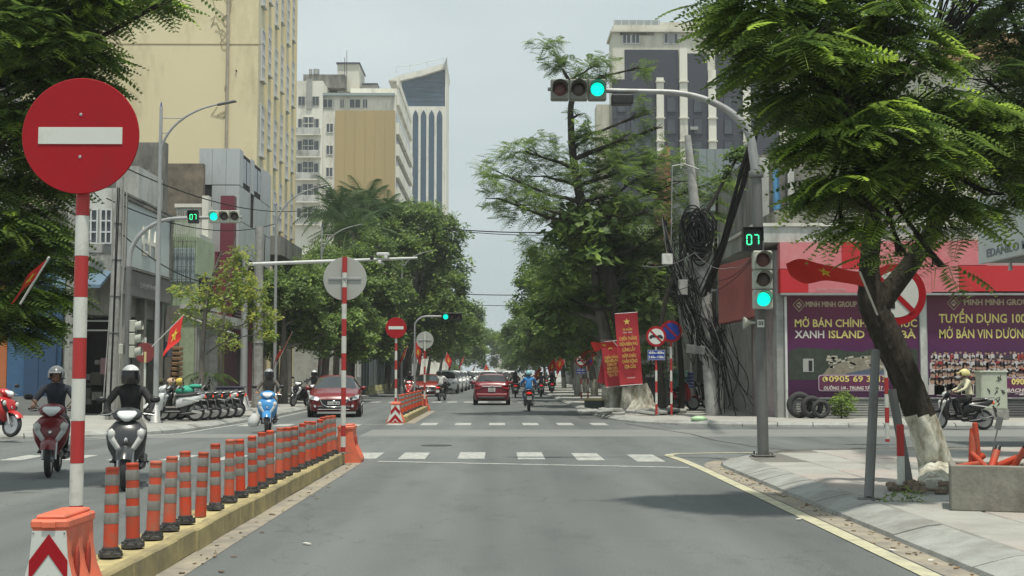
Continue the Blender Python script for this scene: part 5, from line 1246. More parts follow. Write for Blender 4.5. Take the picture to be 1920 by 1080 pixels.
# rubbish bin, green cloth, blue crate on far right pavement
p = at(1232, 775, 48); t = thing('rubbish_bin', 'tall dark wheeled rubbish bin behind the whitewashed tree', 'bin', (p.x, 48, .13)); BIN = M('bin_dark', (.05, .065, .06), .6)
MB().box((0, 0, .62), (.75, .7, 1.1), b=.03, top=(1.12, 1.1)).build('body', BIN, t); MB().box((0, 0, 1.22), (.9, .84, .07), b=.02).build('lid', BIN, t)
for s in (-1, 1): MB().lathe([(.09, -.03), (.09, .03)], (s * .34, -.2, .09), 'X', 14).build('wheel', TYRE, t)
p = at(1274, 720, 50); t = MB()
t.loft([[(x_, .05 * math.sin(8 * x_ + 3 * z_), z_) for x_ in np.linspace(-.35, .35 - .25 * (1 - z_ / 1.2), 9)] for z_ in np.linspace(0, 1.2, 8)], caps=False, closed=False)
o = t.build('cloth', M('mint_cloth', (.30, .55, .46), .8)); o.location = (p.x, 50, .45); tag(o, 'mint green cloth hanging between the no parking sign and the motorbikes', 'cloth')
p = at(1288, 705, 50); t = thing('plastic_crate', 'dark blue crate stacked on the parked motorbike behind the pole', 'crate', (p.x, 50.2, .95)); 
for k in range(5): MB().box((0, 0, .06 + .13 * k), (.52, .45, .085), b=.01).build('crate_rail', M('crate_blue', (.03, .05, .16), .5), t)
MB().box((0, 0, .33), (.44, .37, .6)).build('lining', M('crate_blue', (.03, .05, .16), .5), t)
p = at(1299, 792, 39.2); bg2 = MB().ball((0, 0, .07), (.25, .15, .09), 12, 7).build('plastic_bag', M('bag_green', (.42, .62, .36), .5)); bg2.location = (p.x, 38.0, .12); tag(bg2, 'flattened pale green bag on the kerb by the cable laden pole', 'bag')
p = at(1118, 782, 46); t = thing('yellow_box', 'low yellow topped box at the foot of the whitewashed tree', 'box', (p.x, 47.5, .12)); MB().box((0, 0, .2), (.62, .5, .4), b=.02).build('body', BIN, t); MB().box((0, 0, .44), (.7, .56, .08), b=.02).build('lid', KYTOP, t)
# bush & bins under posters
# green net and goods on the parked motorbikes
p = gnd(338, 788, .12); g = MB(); g.ball((0, 0, 0), (.30, .25, .17), 14, 9); g.ball((.30, 0, .14), (.22, .14, .07), 12, 7); g.ball((.15, -.1, -.12), (.12, .1, .16), 10, 7); o = g.build('green_cloth', M('green_cloth', (.05, .40, .27), .8, bump=.6, bscale=12)); o.location = (p.x + .1, p.y + .1, 1.0); tag(o, 'crumpled bright green cloth lying on the parked motorbikes', 'cloth')
for k, (dx, cl, lab) in enumerate(((-.12, (.55, .38, .25), 'round tan bundle'), (-.45, (.05, .05, .02), 'black and yellow helmet like bundle'), (.14, (.6, .45, .1), 'round yellow bundle'))):
    o = MB().ball((0, 0, 0), (.14, .14, .12), 12, 8).build('bundle', M('bundle_%d' % k, cl, .8)); o.location = (p.x + dx - .3, p.y + .5, 1.28); tag(o, lab + ' on top of the parked motorbikes', 'bundle')
# dark hand cart / bin at end of parked row
p = gnd(431, 780, .12); t = thing('bin_trolley', 'dark grey bin on small wheels at the end of the parked motorbikes', 'bin', (p.x, p.y, .12)); MB().box((0, 0, .62), (.75, .6, .62), b=.04, top=(1.15, 1.1)).build('body', M('bin_purple_grey', (.07, .065, .085), .7), t); MB().box((0, 0, .96), (.92, .72, .05), b=.02).build('rim', M('bin_rim', (.2, .16, .24), .6), t)
for s in (-1, 1): MB().lathe([(.16, -.03), (.16, .03)], (s * .25, -.1, .17), 'X', 16).build('wheel', TYRE, t)
for s in (-1, 1): MB().tube([(s * .3, .2, .34), (s * .3, .25, 0)], .02, 6).build('leg', DSTEEL, t)
# litter
lt = MB(); rn = random.Random(12)
for k in range(170):
    Yk = rn.uniform(8, 21) if k % 3 else rn.uniform(8, 22); x_ = (KX - abs(rn.gauss(0.02, .12))) if k % 3 else -2.55 + abs(rn.gauss(0, .16)); s = rn.uniform(.008, .026); a = rn.uniform(0, 6)
    lt.box((x_, Yk, .012), (s * 2, s, .006), m=rn.choice((0, 0, 1, 2)), rz=a, rx=rn.uniform(-.3, .3))
for x_, y_ in ((KX - .25, 11.2), (KX - .12, 10.6), (KX - .5, 13.6), (-1.72, 11.7)): lt.box((x_, y_, .012), (.09, .04, .012), m=3, rz=y_)
tag(lt.build('litter', [M('dry_leaf', (.22, .13, .06), .9), M('dry_leaf_pale', (.38, .32, .18), .9), M('twig', (.12, .09, .06), .9), M('paper_scrap', (.6, .58, .52), .8)]), 'dry leaves and scraps along the gutters', None, None, 'stuff')
# ================================================================== buildings
BYEL = M('hotel_yellow', (.72, .64, .42), .85, var=.05, scale=.25, dirt=(.46, .39, .23), damt=.25, dscale=.18, stretch=(1, 1, .35))
BYEL2 = M('hotel_yellow_pale', (.68, .63, .45), .85, var=.07, scale=.3, dirt=(.42, .38, .27), damt=.4, dscale=.5, stretch=(1, 1, .2))
BWHT = M('render_white', (.72, .71, .63), .85, var=.08, scale=.6, dirt=(.36, .35, .30), damt=.3, dscale=.5, stretch=(1, 1, .3))
BCRM = M('render_cream', (.62, .61, .53), .85, var=.07, scale=.4, dirt=(.36, .34, .27), damt=.4, dscale=.4, stretch=(1, 1, .25))
BTAN = M('panel_tan', (.40, .31, .155), .8, var=.06, scale=.15, dirt=(.35, .27, .14), damt=.4, dscale=.12, stretch=(1, 1, .1))
BDRK = M('cladding_slate', (.045, .05, .068), .5, var=.12, scale=.3, stretch=(1, 1, .3))
BGRM = M('grimy_concrete', (.24, .235, .21), .9, var=.25, scale=1.2, bump=.4, dirt=(.06, .06, .055), damt=.65, dscale=.8, stretch=(1, 1, .3))
BWST = M('stained_white', (.50, .51, .48), .85, var=.12, scale=1, dirt=(.18, .18, .16), damt=.5, dscale=.9, stretch=(1, 1, .35))
BGRY = M('render_grey', (.33, .335, .32), .85, var=.12, scale=.8, dirt=(.2, .2, .18), damt=.4)
PANEL = M('aluminium_panel', (.47, .50, .51), .45, metal=.15, var=.05, scale=.8, dirt=(.34, .35, .35), damt=.3, stretch=(1, 1, .3))
GREENW = M('green_paint', (.36, .45, .30), .8, var=.1, scale=1, dirt=(.27, .3, .22), damt=.4)
BLUEW = M('blue_shop', (.035, .10, .20), .65, var=.15); BLUSH = M('blue_shutter', (.38, .47, .50), .5, var=.1, dirt=(.25, .29, .3), damt=.4)
MAROON = M('maroon_tile', (.15, .025, .04), .5, var=.15); MARP = M('maroon_panel', (.24, .10, .11), .6, var=.12)
ORNW = M('orange_wall', (.38, .12, .04), .7, var=.12); ROLL = M('roller_shutter', (.30, .31, .30), .5, var=.1, dirt=(.18, .17, .15), damt=.4)
WG = M('window_glass', (.05, .06, .07), .12, var=.3, scale=.8, spec=.8); WG2 = M('window_glass_pale', (.33, .36, .36), .15, var=.3, scale=.5, spec=.7)
TEAL = M('tower_glass', (.045, .085, .13), .25, var=.35, scale=.25, spec=.45)
WFR = M('window_frame', (.55, .57, .57), .5, var=.05)
PLINTH = M('plinth_grey', (.20, .205, .2), .8, var=.15)
WCACHE = {}
def window(parent, c, w_, h_, face='S', cols=2, rows=1, frame=WFR, glass=WG, fw=.05, depth=.10, sill=None, name='window'):
    key = (round(w_, 2), round(h_, 2), cols, rows, frame.name, glass.name, fw, sill is not None)
    if key not in WCACHE:
        g = MB()
        for x_ in np.linspace(-w_ / 2, w_ / 2, cols + 1): g.box((x_, -depth / 2 + (.002 if abs(abs(x_) - w_ / 2) < 1e-6 else 0), 0), (fw, depth, h_ + fw))
        for z_ in np.linspace(-h_ / 2, h_ / 2, rows + 1): g.box((0, -depth / 2 + .004, z_), (w_ - fw, depth - .012, fw))
        if sill: g.box((0, -depth * .9, -h_ / 2 - fw * 1.6), (w_ + .25, depth * 2, .09))
        a = g.build('tmp', frame); p_ = MB().box((0, -.02, 0), (w_ - fw * .5, .03, h_ - fw * .5)).build('tmp', glass)
        WCACHE[key] = (a.data, p_.data); bpy.data.objects.remove(a); bpy.data.objects.remove(p_)
    f, p_ = WCACHE[key]; rz = {'S': 0, 'E': R(90), 'W': R(-90)}[face]
    o = link(name, f, parent, c, (0, 0, rz)); link('pane', p_, o); return o
def bld(label, cat='building', name='building', loc=(0, 0, 0)): return thing(name, label, cat, loc)
def wall(t, x0, x1, y0, y1, z0, z1_, m, name='wall', b=0.0):
    return MB().box(((x0 + x1) / 2, (y0 + y1) / 2, (z0 + z1_) / 2), (x1 - x0, y1 - y0, z1_ - z0), b=b).build(name, m, t)
def pxX(px, Y, h=8.0): return (px - 933) / 2400 * Y * (1 + .066 * max(0, h - 1.5) / Y)
def pyZ(py, Y): return 1.55 + (699 - py) / 2400 * Y

# ---- yellow hotel
t = bld('huge pale yellow hotel with blank front wall and tall narrow side windows', name='hotel')
X1 = -15.55; Y0, Y1 = 82.0, 97.2
wall(t, -42, X1, Y0, Y1, 0, 40, BYEL)
wall(t, X1, X1 + .012, Y0 + .02, Y1 - .02, 0, 39.9, BYEL2, 'side_render')
for z_ in (pyZ(75, 82) - .06, 12.0, 32): MB().box((-28, Y0 - .012, z_), (25.5, .02, .06)).build('groove', M('groove_shadow', (.30, .25, .14), .9), t)
xp = pxX(424, 82); MB().tube([(xp, Y0 - .12, 10), (xp, Y0 - .12, 40)], .10, 8).build('drain_pipe', M('pipe_grey', (.36, .33, .26), .7, var=.25, scale=3), t)
vn = MB(); rn = random.Random(2)
for k in range(22):
    z_ = rn.uniform(18, 30); x_ = xp; pts = [(x_, Y0 - .03, z_)]
    for q in range(6): x_ += rn.choice((-1, -1, 1)) * rn.uniform(.05, .4); z_ += rn.uniform(-.35, .6); pts.append((x_, Y0 - .03, z_))
    vn.tube(pts, .015, 4)
vn.build('dry_vine', M('vine_brown', (.42, .36, .23), .9), t)['kind'] = 'stuff'
MB().box((xp + .55, Y0 - .05, pyZ(128, 82)), (.10, .1, .10), b=.02).build('vent', BLACK, t)
for ci, Yc in enumerate((83.3, 85.6, 88.1, 90.5, 93.0, 95.4)):
    for r_ in range(7):
        zc = 7.4 + r_ * 5.0 + (0.0 if ci % 2 == 0 else .9)
        if zc > 39: continue
        window(t, (X1 + .02, Yc, zc), .95, 3.3, 'E', 2, 4, WFR, WG2, .07, .12, sill=True)
        if ci % 2: MB().box((X1 + .05, Yc, zc + 1.95), (.06, .5, .35), b=.02).build('window_arch', BYEL, t)
    MB().box((X1 + .10, Yc + 1.18, 20), (.20, .28, 39), b=.02).build('pilaster', BYEL, t)
for k, zz in enumerate((9.9,)): wall(t, X1 + .5, X1 + 3.6, Y0 - 11.6, Y0 - 4, 8.05, 9.1, BGRM, 'canopy')
wall(t, X1 + .02, X1 + 2.5, Y0 - 11.8, Y0, 0, .2, CONC, 'step')
wall(t, X1 - 1, X1 - .4, Y0 - 11.8, Y0 - .01, 0, 8.2, INSHADE, 'recess_wall')
for k in range(3): wall(t, X1 + 1.9, X1 + 2.3, Y0 - 9.5 + 5 * k, Y0 - 9.1 + 5 * k, .2, 8.2, BGRM, 'column')

# ---- white block with tan panel
t = bld('white multi storey block with large tan side panel, stained balconies and rooftop room', name='apartment_block')
YW = 185.0; s_ = 2400 / YW; X = lambda q: pxX(q, YW, 30); Z = lambda q: pyZ(q, YW)
wall(t, X(556), X(742), YW, YW + 32, 0, Z(203), BWHT)
wall(t, X(629), X(741), YW - .35, YW - .02, 0, Z(204), BTAN, 'tan_panel')
for k in range(1, 6): MB().box((X(629 + k * 18.6), YW - .36, Z(290)), (.05, .02, Z(204) - Z(376))).build('panel_joint', M('tan_joint', (.31, .24, .12), .9), t)
wall(t, X(600), X(742), YW + .1, YW + 31, Z(203), Z(172), BWHT, 'attic'); wall(t, X(556), X(606), YW - .5, YW - .02, 0, Z(148), BWHT, 'stair_wing'); wall(t, X(556), X(606), YW - .02, YW + 12, Z(203), Z(148), BWHT, 'stair_wing')
wall(t, X(652), X(744), YW + 3, YW + 30, Z(172), Z(152), BWHT, 'attic'); wall(t, X(606), X(740), YW - .6, YW + .05, Z(176), Z(171), M('awning_teal', (.28, .34, .34), .6), 'awning')
wall(t, X(560), X(640), YW + 4, YW + 14, Z(148), Z(122), BGRM, 'rooftop_room'); wall(t, X(622), X(664), YW + 6, YW + 14, Z(150), Z(95), BCRM, 'rooftop_tower'); wall(t, X(620), X(666), YW + 5.7, YW + 14.3, Z(95), Z(92.5), BDRK, 'tower_roof')
wall(t, X(668), X(697), YW + 8, YW + 14, Z(150), Z(130), BGRY, 'rooftop_room'); wall(t, X(667), X(698), YW + 7.8, YW + 14.2, Z(130), Z(127.5), BDRK, 'room_roof')
MB().box((X(580.5), YW - .62, Z(174)), (.8, .2, Z(148) - Z(205)), b=.02).build('grey_duct', BGRY, t)
for (a, b_, y_) in ((640, 68, 120), (636, 82, 120)): MB().tube([(X(a), YW + 6, Z(150)), (X(a), YW + 6, Z(b_))], .05, 5).build('antenna', DSTEEL, t)
for q in (585, 574): MB().tube([(X(q), YW + 4, Z(122)), (X(q), YW + 4, Z(112))], .45 if q == 585 else .25, 8).build('water_tank', STEEL, t)
for r_ in range(6):
    zc = Z(187 + 42.5 * r_)
    for q in (566.5, 592.5):
        window(t, (X(q), YW - .52, zc), .95, 1.3, 'S', 2, 1, BGRY, WG, .07)
    if r_: window(t, (X(579.5), YW - .53, zc - .0), 1.6, 1.9, 'S', 2, 2, BWHT, WG, .08); MB().box((X(579), YW - .95, zc - 1.25), (3.4, .85, .95), b=.03).build('balcony_rail', BWST, t); MB().box((X(579), YW - .9, zc - 1.78), (3.8, 1.0, .14)).build('balcony_slab', BWHT, t)
    if r_: 
        for q in (614, 623): window(t, (X(q - 4.5), YW - .02, Z(237 + 42 * (r_ - 1))), .62 * 1.6, 1.35, 'S', 2, 1, BWHT, WG, .08) if q == 623 else None
    else:
        for q, w_ in ((614, 1.4), (641, .6), (665, 1.6), (684, .7)): window(t, (X(q), YW + .0 if q < 629 else YW + .08, Z(190)), w_, 1.3, 'S', 2, 1, BWHT, WG, .08)
    # receding side with balconies
    zf = Z(235 + 41.5 * r_)
    wall(t, X(742) + .01, X(742) + .45, YW + .5, YW + 31.5, zf - .9, zf + .75, BWHT, 'balcony')
    wall(t, X(742) - .01, X(742) + .05, YW + 1, YW + 31, zf + .8, zf + 2.25, WG, 'balcony_window')
for r_ in range(2): wall(t, X(742) + .01, X(742) + .4 - .1 * r_, YW + 1, YW + 30, Z(203) + 1.0 + r_ * 3.0, Z(203) + 2.5 + r_ * 2.6, BWHT, 'upper_parapet')

# ---- glass tower with pointed strips
t = bld('blue glass tower with white pointed arch strips and slanted white crown', name='office_tower')
YT = 300.; X = lambda q: pxX(q, YT, 50); Z = lambda q: pyZ(q, YT)
wall(t, X(764), X(834), YT, YT + 18, 0, Z(195), BWHT); wall(t, X(753), X(833), YT + .3, YT + 17.5, Z(195), Z(150), TEAL, 'glass_crown')
g = MB(); g.prism([(X(753), Z(150.5)), (X(833), Z(150.5)), (X(833), Z(122)), (X(753), Z(145))], YT + .32, YT + 17.4); g.build('glass_crown', TEAL, t)
g = MB(); g.prism([(X(728), Z(147)), (X(748), Z(148)), (X(790), Z(138)), (X(836), Z(123)), (X(838), Z(112)), (X(790), Z(127)), (X(744), Z(139))], YT - 1.0, YT + 19); g.build('slanted_roof', BWHT, t)
g = MB(); g.prism([(X(829), Z(124)), (X(838), Z(102)), (X(838), Z(124))], YT - 1.3, YT - 1.02); g.build('roof_tip', BGRY, t)
for q in (742, 768, 800, 830): MB().tube([(X(q), YT, Z(131 - (q - 744) * .22)), (X(q), YT, Z(119 - (q - 742) * .20))], .08, 5).build('railing_post', WSTEEL, t)
MB().tube([(X(742), YT, Z(119)), (X(770), YT, Z(117)), (X(838), YT, Z(101))], .08, 5).build('railing', WSTEEL, t)
for q in (779, 794, 809, 824):
    w_ = 5.2; g = MB(); g.prism([(X(q - w_), Z(470)), (X(q + w_), Z(470)), (X(q + w_), Z(214)), (X(q + w_ * .7), Z(208)), (X(q), Z(202)), (X(q - w_ * .7), Z(208)), (X(q - w_), Z(214))], YT - .12, YT - .01); o = g.build('glass_strip', TEAL, t)
    for k in range(14): MB().box((X(q), YT - .14, Z(226 + k * 17)), (1.25, .03, .16)).build('spandrel', BDRK, o)
for k in range(6): MB().box((X(800), YT + .26, Z(140 + k * 9)), (8.2, .05, .10)).build('mullion', BDRK, t)
for q in (779, 790, 801, 812, 823): MB().box((X(q), YT + .25, Z(166)), (.10, .06, Z(140) - Z(194))).build('mullion', BDRK, t)
wall(t, X(834) + .01, X(836), YT - .2, YT + 18, 0, Z(124), BWHT, 'edge_fin')
# blurry far pale building near the vanishing point
for (a, b_, top, Y, lab) in ((926, 958, 628, 420, 'pale far building closing the street near the vanishing point'),):
    t = bld(lab); wall(t, pxX(a, Y), pxX(b_, Y), Y, Y + 12, 0, pyZ(top, Y), BWHT)
    for i in range(3):
        for j in range(3): window(t, (pxX(a + 6 + i * 10, Y), Y, pyZ(640 + j * 15, Y)), 1.0, 1.5, 'S', 1, 1, WFR, WG, .08)

# ---- dark clad tower on the right
t = bld('cream tower with dark slate cladding and white columns on the right behind the trees', name='office_tower')
YR = 120.; X = lambda q: pxX(q, YR, 26); Z = lambda q: pyZ(q, YR)
wall(t, X(1149), X(1520), YR, YR + 4, 0, Z(52), BCRM); wall(t, X(1119), X(1149) - .01, YR + .6, YR + 3, 0, Z(188), BCRM, 'side_wing')
wall(t, X(1145), X(1524), YR - .4, YR + 4.4, Z(52), Z(47), BCRM, 'cornice'); wall(t, X(1150), X(1520), YR, YR + 4, Z(47), Z(37), BCRM, 'parapet')
wall(t, X(1240), X(1520), YR + 1, YR + 3.8, Z(37), Z(26), BCRM, 'roof_room'); wall(t, X(1152), X(1238), YR + .1, YR + .18, Z(37), Z(27), WG2, 'glass_railing')
for q in range(1152, 1240, 14): MB().box((X(q), YR + .14, Z(32)), (.08, .1, .6)).build('railing_post', WFR, t)
wall(t, X(1171), X(1272), YR - .05, YR - .01, Z(142), Z(85), BDRK, 'slate_panel')
for (a, b_) in ((1147, 1230), (1243.5, 1273), (1288, 1327), (1341.5, 1392), (1406, 1460)):
    wall(t, X(a), X(b_), YR - .05, YR - .01, Z(420), Z(142.3) if a < 1280 else Z(92), BDRK, 'slate_panel')
for (a, b_, top) in ((1230, 1243.5, 140), (1273.5, 1288, 84), (1327, 1341.5, 125), (1392, 1406, 90)):
    wall(t, X(a), X(b_), YR - .35, YR - .06, 0, Z(top), BWHT, 'column')
    for zz in (148, 218, 262): MB().box((X((a + b_) / 2), YR - .37, Z(zz)), (X(b_) - X(a) + .2, .3, .12)).build('column_band', BCRM, t)
for q, r_ in ((1175, 63), (1192, 63), (1253, 63), (1264, 63)): window(t, (X(q), YR - .01, Z(r_)), .75, 1.0, 'S', 2, 1, WFR, WG, .08)
MB().box((X(1195), YR - .06, Z(47 + 5)), (3.2, .1, .5)).build('damaged_sign', BGRM, t)
for r_ in range(3):
    for q in (1165, 1190, 1215, 1258, 1308, 1365): window(t, (X(q), YR - .06, Z(190 + r_ * 42)), .8, 1.5, 'S', 1, 1, BDRK, WG, .05)
MB().box((X(1300), YR - .12, Z(237)), (.75, .4, .3), b=.03).build('air_conditioner', BGRY, t)
for q in (1152, 1160): MB().box((X(q), YR - .06, Z(215)), (.1, .12, .1)).build('bracket', DSTEEL, t)
# brick gable before the tower and grey sheet wall
t = bld('narrow terracotta gable peeking above the leaning tree'); Yq = 100.; g = MB(); g.prism([(pxX(1240, Yq), 8), (pxX(1262, Yq), 8), (pxX(1258, Yq), pyZ(275, Yq)), (pxX(1252, Yq), pyZ(268, Yq)), (pxX(1248, Yq), pyZ(290, Yq))], Yq, Yq + 6); g.build('gable', M('terracotta', (.33, .13, .09), .85), t)
wall(t, pxX(1225, Yq), pxX(1300, Yq), Yq, Yq + 8, 0, 8, BWST)
t = bld('tall blank grey sheet metal wall behind the leaning pole', name='shed'); Yq = 62.
wall(t, pxX(1311, Yq), pxX(1404, Yq), Yq + .06, Yq + 10, 0, pyZ(275, Yq), BGRY)
nS = 6
for k in range(nS):
    a, b_ = 1311 + k * 93 / nS, 1311 + (k + 1) * 93 / nS; wall(t, pxX(a, Yq) + .01, pxX(b_, Yq) - .01, Yq - .02, Yq + .05, pyZ(430, Yq), pyZ(275.5, Yq), M('sheet_blue_grey', (.25, .29, .30), .5, metal=.2, var=.12, scale=.6, stretch=(1, 1, .2)), 'metal_sheet')

# ---- right corner shop with the posters
t = bld('corner shop with pink and red signboard band and purple posters', name='corner_shop'); YS2 = 41.
X = lambda q: pxX(q, YS2); Z = lambda q: pyZ(q, YS2)
wall(t, X(1452), X(2060), YS2, YS2 + 9, 0, Z(468), BGRY); wall(t, X(1415), X(1850), YS2 - .30, YS2 + 8.9, Z(455), Z(425), BWST, 'parapet'); wall(t, X(1410), X(1852), YS2 - .36, YS2 + 8.8, Z(425), Z(419), BWHT, 'coping')
PINK = M('sign_pink', (.60, .17, .19), .45, var=.12, scale=.35, dirt=(.64, .30, .31), damt=.5, dscale=.4); SR2 = M('sign_bright_red', (.52, .02, .028), .4, var=.08, scale=.4)
for (a, b_, y0, y1, m_) in ((1455, 1569, 456, 505, PINK), (1569.5, 1619, 455, 505, SR2), (1619.5, 1785, 453, 505, PINK), (1785.5, 1842, 451, 498, PINK), (1455, 1506, 506, 550, SR2), (1506.5, 1735, 506, 550, PINK), (1735.5, 1786, 506, 548, PINK), (1786.5, 1960, 499, 547, SR2)):
    wall(t, X(a), X(b_), YS2 - .42, YS2 - .02, Z(y1), Z(y0), m_, 'signboard_panel')
text('TIÊN PHÚC, TP HẢI PHÒNG', t, (X(1548), YS2 - .425, Z(544)), .12, M('faint_white', (.62, .4, .4), .6), .95)
wall(t, X(1455), X(1990), YS2 - .44, YS2 - .02, Z(554), Z(550.5), STEEL, 'rail')
def grad_mat():
    m = bpy.data.materials.new('poster_purple'); m.use_nodes = True; n = m.node_tree.nodes; l = m.node_tree.links.new; b = n['Principled BSDF']; b.inputs['Roughness'].default_value = .4
    tcn = n.new('ShaderNodeTexCoord'); sp = n.new('ShaderNodeSeparateXYZ'); l(tcn.outputs['Generated'], sp.inputs[0])
    r1 = n.new('ShaderNodeValToRGB'); e = r1.color_ramp.elements; e[0].position = 0; e[0].color = (.05, .008, .045, 1); e[1].position = 1; e[1].color = (.12, .012, .035, 1)
    x1 = e.new(.45); x1.color = (.075, .012, .075, 1); x2 = e.new(.7); x2.color = (.10, .014, .055, 1); l(sp.outputs[2], r1.inputs[0])
    nzz = n.new('ShaderNodeTexNoise'); nzz.inputs['Scale'].default_value = 1.6; l(tcn.outputs['Generated'], nzz.inputs['Vector'])
    mxx = n.new('ShaderNodeMix'); mxx.data_type = 'RGBA'; mxx.blend_type = 'OVERLAY'; mxx.inputs[0].default_value = .45; l(r1.outputs[0], mxx.inputs[6]); l(nzz.outputs[0], mxx.inputs[7]); l(mxx.outputs[2], b.inputs['Base Color']); return m
PURPL = grad_mat(); TXW = M('print_white', (.66, .62, .58), .5); TXY = M('print_yellow', (.70, .61, .20), .5); TXG = M('print_gold', (.42, .34, .22), .5)
def poster(label, a, b_, y0, y1):
    w_ = X(b_) - X(a); h_ = Z(y0) - Z(y1); q = thing('poster', label, 'poster', (X((a + b_) / 2), YS2 - .06, Z(y1)))
    MB().box((0, 0, h_ / 2), (w_, .05, h_)).build('sheet', PURPL, q)
    fr = MB()
    for x_ in (-w_ / 2 - .02, w_ / 2 + .02): fr.box((x_, -.01, h_ / 2), (.04, .09, h_ + .06))
    for z_ in (-.02, h_ + .02): fr.box((0, -.01, z_), (w_ - .01, .08, .04))
    fr.build('frame', STEEL, q); return q, w_, h_
def logo(q, x_, z_, r):
    g = MB()
    for k in range(4):
        a0, a1 = k * math.pi / 2, (k + 1) * math.pi / 2; p0, p1 = Vector((x_ + r * math.sin(a0), -.032, z_ + r * 1.1 * math.cos(a0))), Vector((x_ + r * math.sin(a1), -.032, z_ + r * 1.1 * math.cos(a1))); g.tube([p0, p1], .012, 4)
    g.prism([(x_ - r * .55, z_), (x_, z_ - r * .6), (x_ + r * .55, z_), (x_, z_ + r * .6)], -.032, -.028); lg = g.build('logo', TXG, q); text('MMG', lg, (x_, -.034, z_), .08, PURPL, r * .7, bold=.002)
q, w_, h_ = poster('left purple poster with yellow text and island photograph behind the tree', 1470, 1716, 555, 745)
L0 = -w_ / 2; s58 = 58.5; fx = lambda px: (px - 1593) / s58; fz = lambda py: (745 - py) / s58
logo(q, fx(1492), fz(572), .19); text('MINH MINH GROUP', q, (fx(1553), -.03, fz(571)), .24, TXG, 1.65, bold=.008)
for st, px, w1, m_ in (('MỞ BÁN CHÍNH', 1551, 2.3, TXY), ('THỨC', 1688, .88, TXY)): text(st, q, (fx(px), -.03, fz(607)), .34, m_, w1, bold=.006)
for st, px, w1, m_ in (('XANH', 1511, .95, TXW), ('ISLAND', 1581, 1.15, TXY), ('CÁT', 1648, .55, TXY), ('BÀ', 1697, .48, TXY)): text(st, q, (fx(px), -.03, fz(628)), .34, m_, w1, bold=.006)
g = MB(); rn = random.Random(4)
g.prism([(L0 + .05, fz(712)), (w_ / 2 - .05, fz(712)), (w_ / 2 - .05, fz(655))] + [(w_ / 2 - .05 - k * (w_ - .1) / 16, fz(655 + rn.uniform(-4, 6))) for k in range(1, 16)] + [(L0 + .05, fz(660))], -.029, -.027)
im = g.build('landscape_print', M('print_green', (.03, .042, .028), .6, var=.5, scale=6), q)
g = MB(); g.prism([(fx(1530), fz(708)), (fx(1700), fz(708)), (fx(1690), fz(668)), (fx(1640), fz(664)), (fx(1590), fz(672)), (fx(1545), fz(690))], -.0315, -.030); g.build('shore_print', M('print_sand', (.22, .20, .15), .6, var=.5, scale=7), im)
g = MB(); g.prism([(fx(1560), fz(712)), (fx(1700), fz(712)), (fx(1680), fz(697)), (fx(1620), fz(692)), (fx(1580), fz(700))], -.0345, -.033); g.build('sea_print', M('print_sea', (.08, .10, .15), .5, var=.3, scale=5), im)
g = MB(); g.box((fx(1508), -.031, fz(685)), (.34, .004, .42)); g.build('house_print', M('print_pale', (.36, .36, .34), .6), im); MB().box((fx(1512), -.035, fz(686)), (.12, .003, .34)).build('door_print', BLACK, im)
for k in range(46):
    g = MB(); x_, z_ = rn.uniform(1545, 1690), rn.uniform(668, 690); g.box((fx(x_), -.0335, fz(z_)), (rn.uniform(.08, .2), .002, rn.uniform(.04, .09)), ry=rn.uniform(-.4, .4)); g.build('rock_print', M('print_rock', (.40, .38, .31), .6), im) if k < 40 else None
def pill(q, px, py, w1, h1):
    r = h1 / 2; pl = [(fx(px) + sx * (w1 / 2 - .08) + .08 * math.cos(a), fz(py) + sz * (r - .08) + .08 * math.sin(a)) for sx, sz, a0 in ((1, 1, 0), (-1, 1, 90), (-1, -1, 180), (1, -1, 270)) for a in [R(a0 + 22.5 * k) for k in range(5)]]
    o = MB().prism([(p_[0] * 1.0, p_[1]) for p_ in pl], -.040, -.032).build('label_frame', M('print_lilac', (.45, .32, .42), .5), q)
    c = (fx(px), fz(py)); MB().prism([(c[0] + (p_[0] - c[0]) * (1 - .03 / (w1 / 2)), c[1] + (p_[1] - c[1]) * (1 - .03 / r)) for p_ in pl], -.043, -.0405).build('label_ground', M('print_plum', (.12, .02, .07), .5), o)
    return o
o = pill(q, 1592, 718, 2.25, .52)
text('0905 69 3113', o, (fx(1600), -.046, fz(711)), .26, TXY, 1.85, bold=.005); MB().lathe([(.09, 0), (.09, .003)], (fx(1539), -.048, fz(711)), 'Y', 16).build('phone_badge', TXY, o)
MB().tube([(fx(1537), -.05, fz(708)), (fx(1538), -.05, fz(712)), (fx(1541), -.05, fz(715))], .018, 5).build('phone_symbol', PURPL, o)
text('ĐƯỜNG 1/4 - TRUNG TÂM CÁT BÀ', o, (fx(1597), -.046, fz(728)), .15, TXW, 2.1, bold=.004, slant=.15)
q, w_, h_ = poster('right purple poster with recruitment text over a crowd of people in white', 1731, 1968, 548, 745)
s0 = 1849.5; fx = lambda px: (px - s0) / s58
logo(q, fx(1781), fz(568), .20); text('MINH MINH GROUP', q, (fx(1865), -.03, fz(567)), .26, TXG, 2.2, bold=.008)
text('TUYỂN DỤNG 100 SALES', q, (fx(1842) + .35, -.03, fz(598)), .40, TXY, 3.75, bold=.006); text('MỞ BÁN VIN DƯƠNG KINH', q, (fx(1842) + .35, -.03, fz(627)), .40, TXY, 3.75, bold=.006)
g = MB(); rn = random.Random(6); cols = []
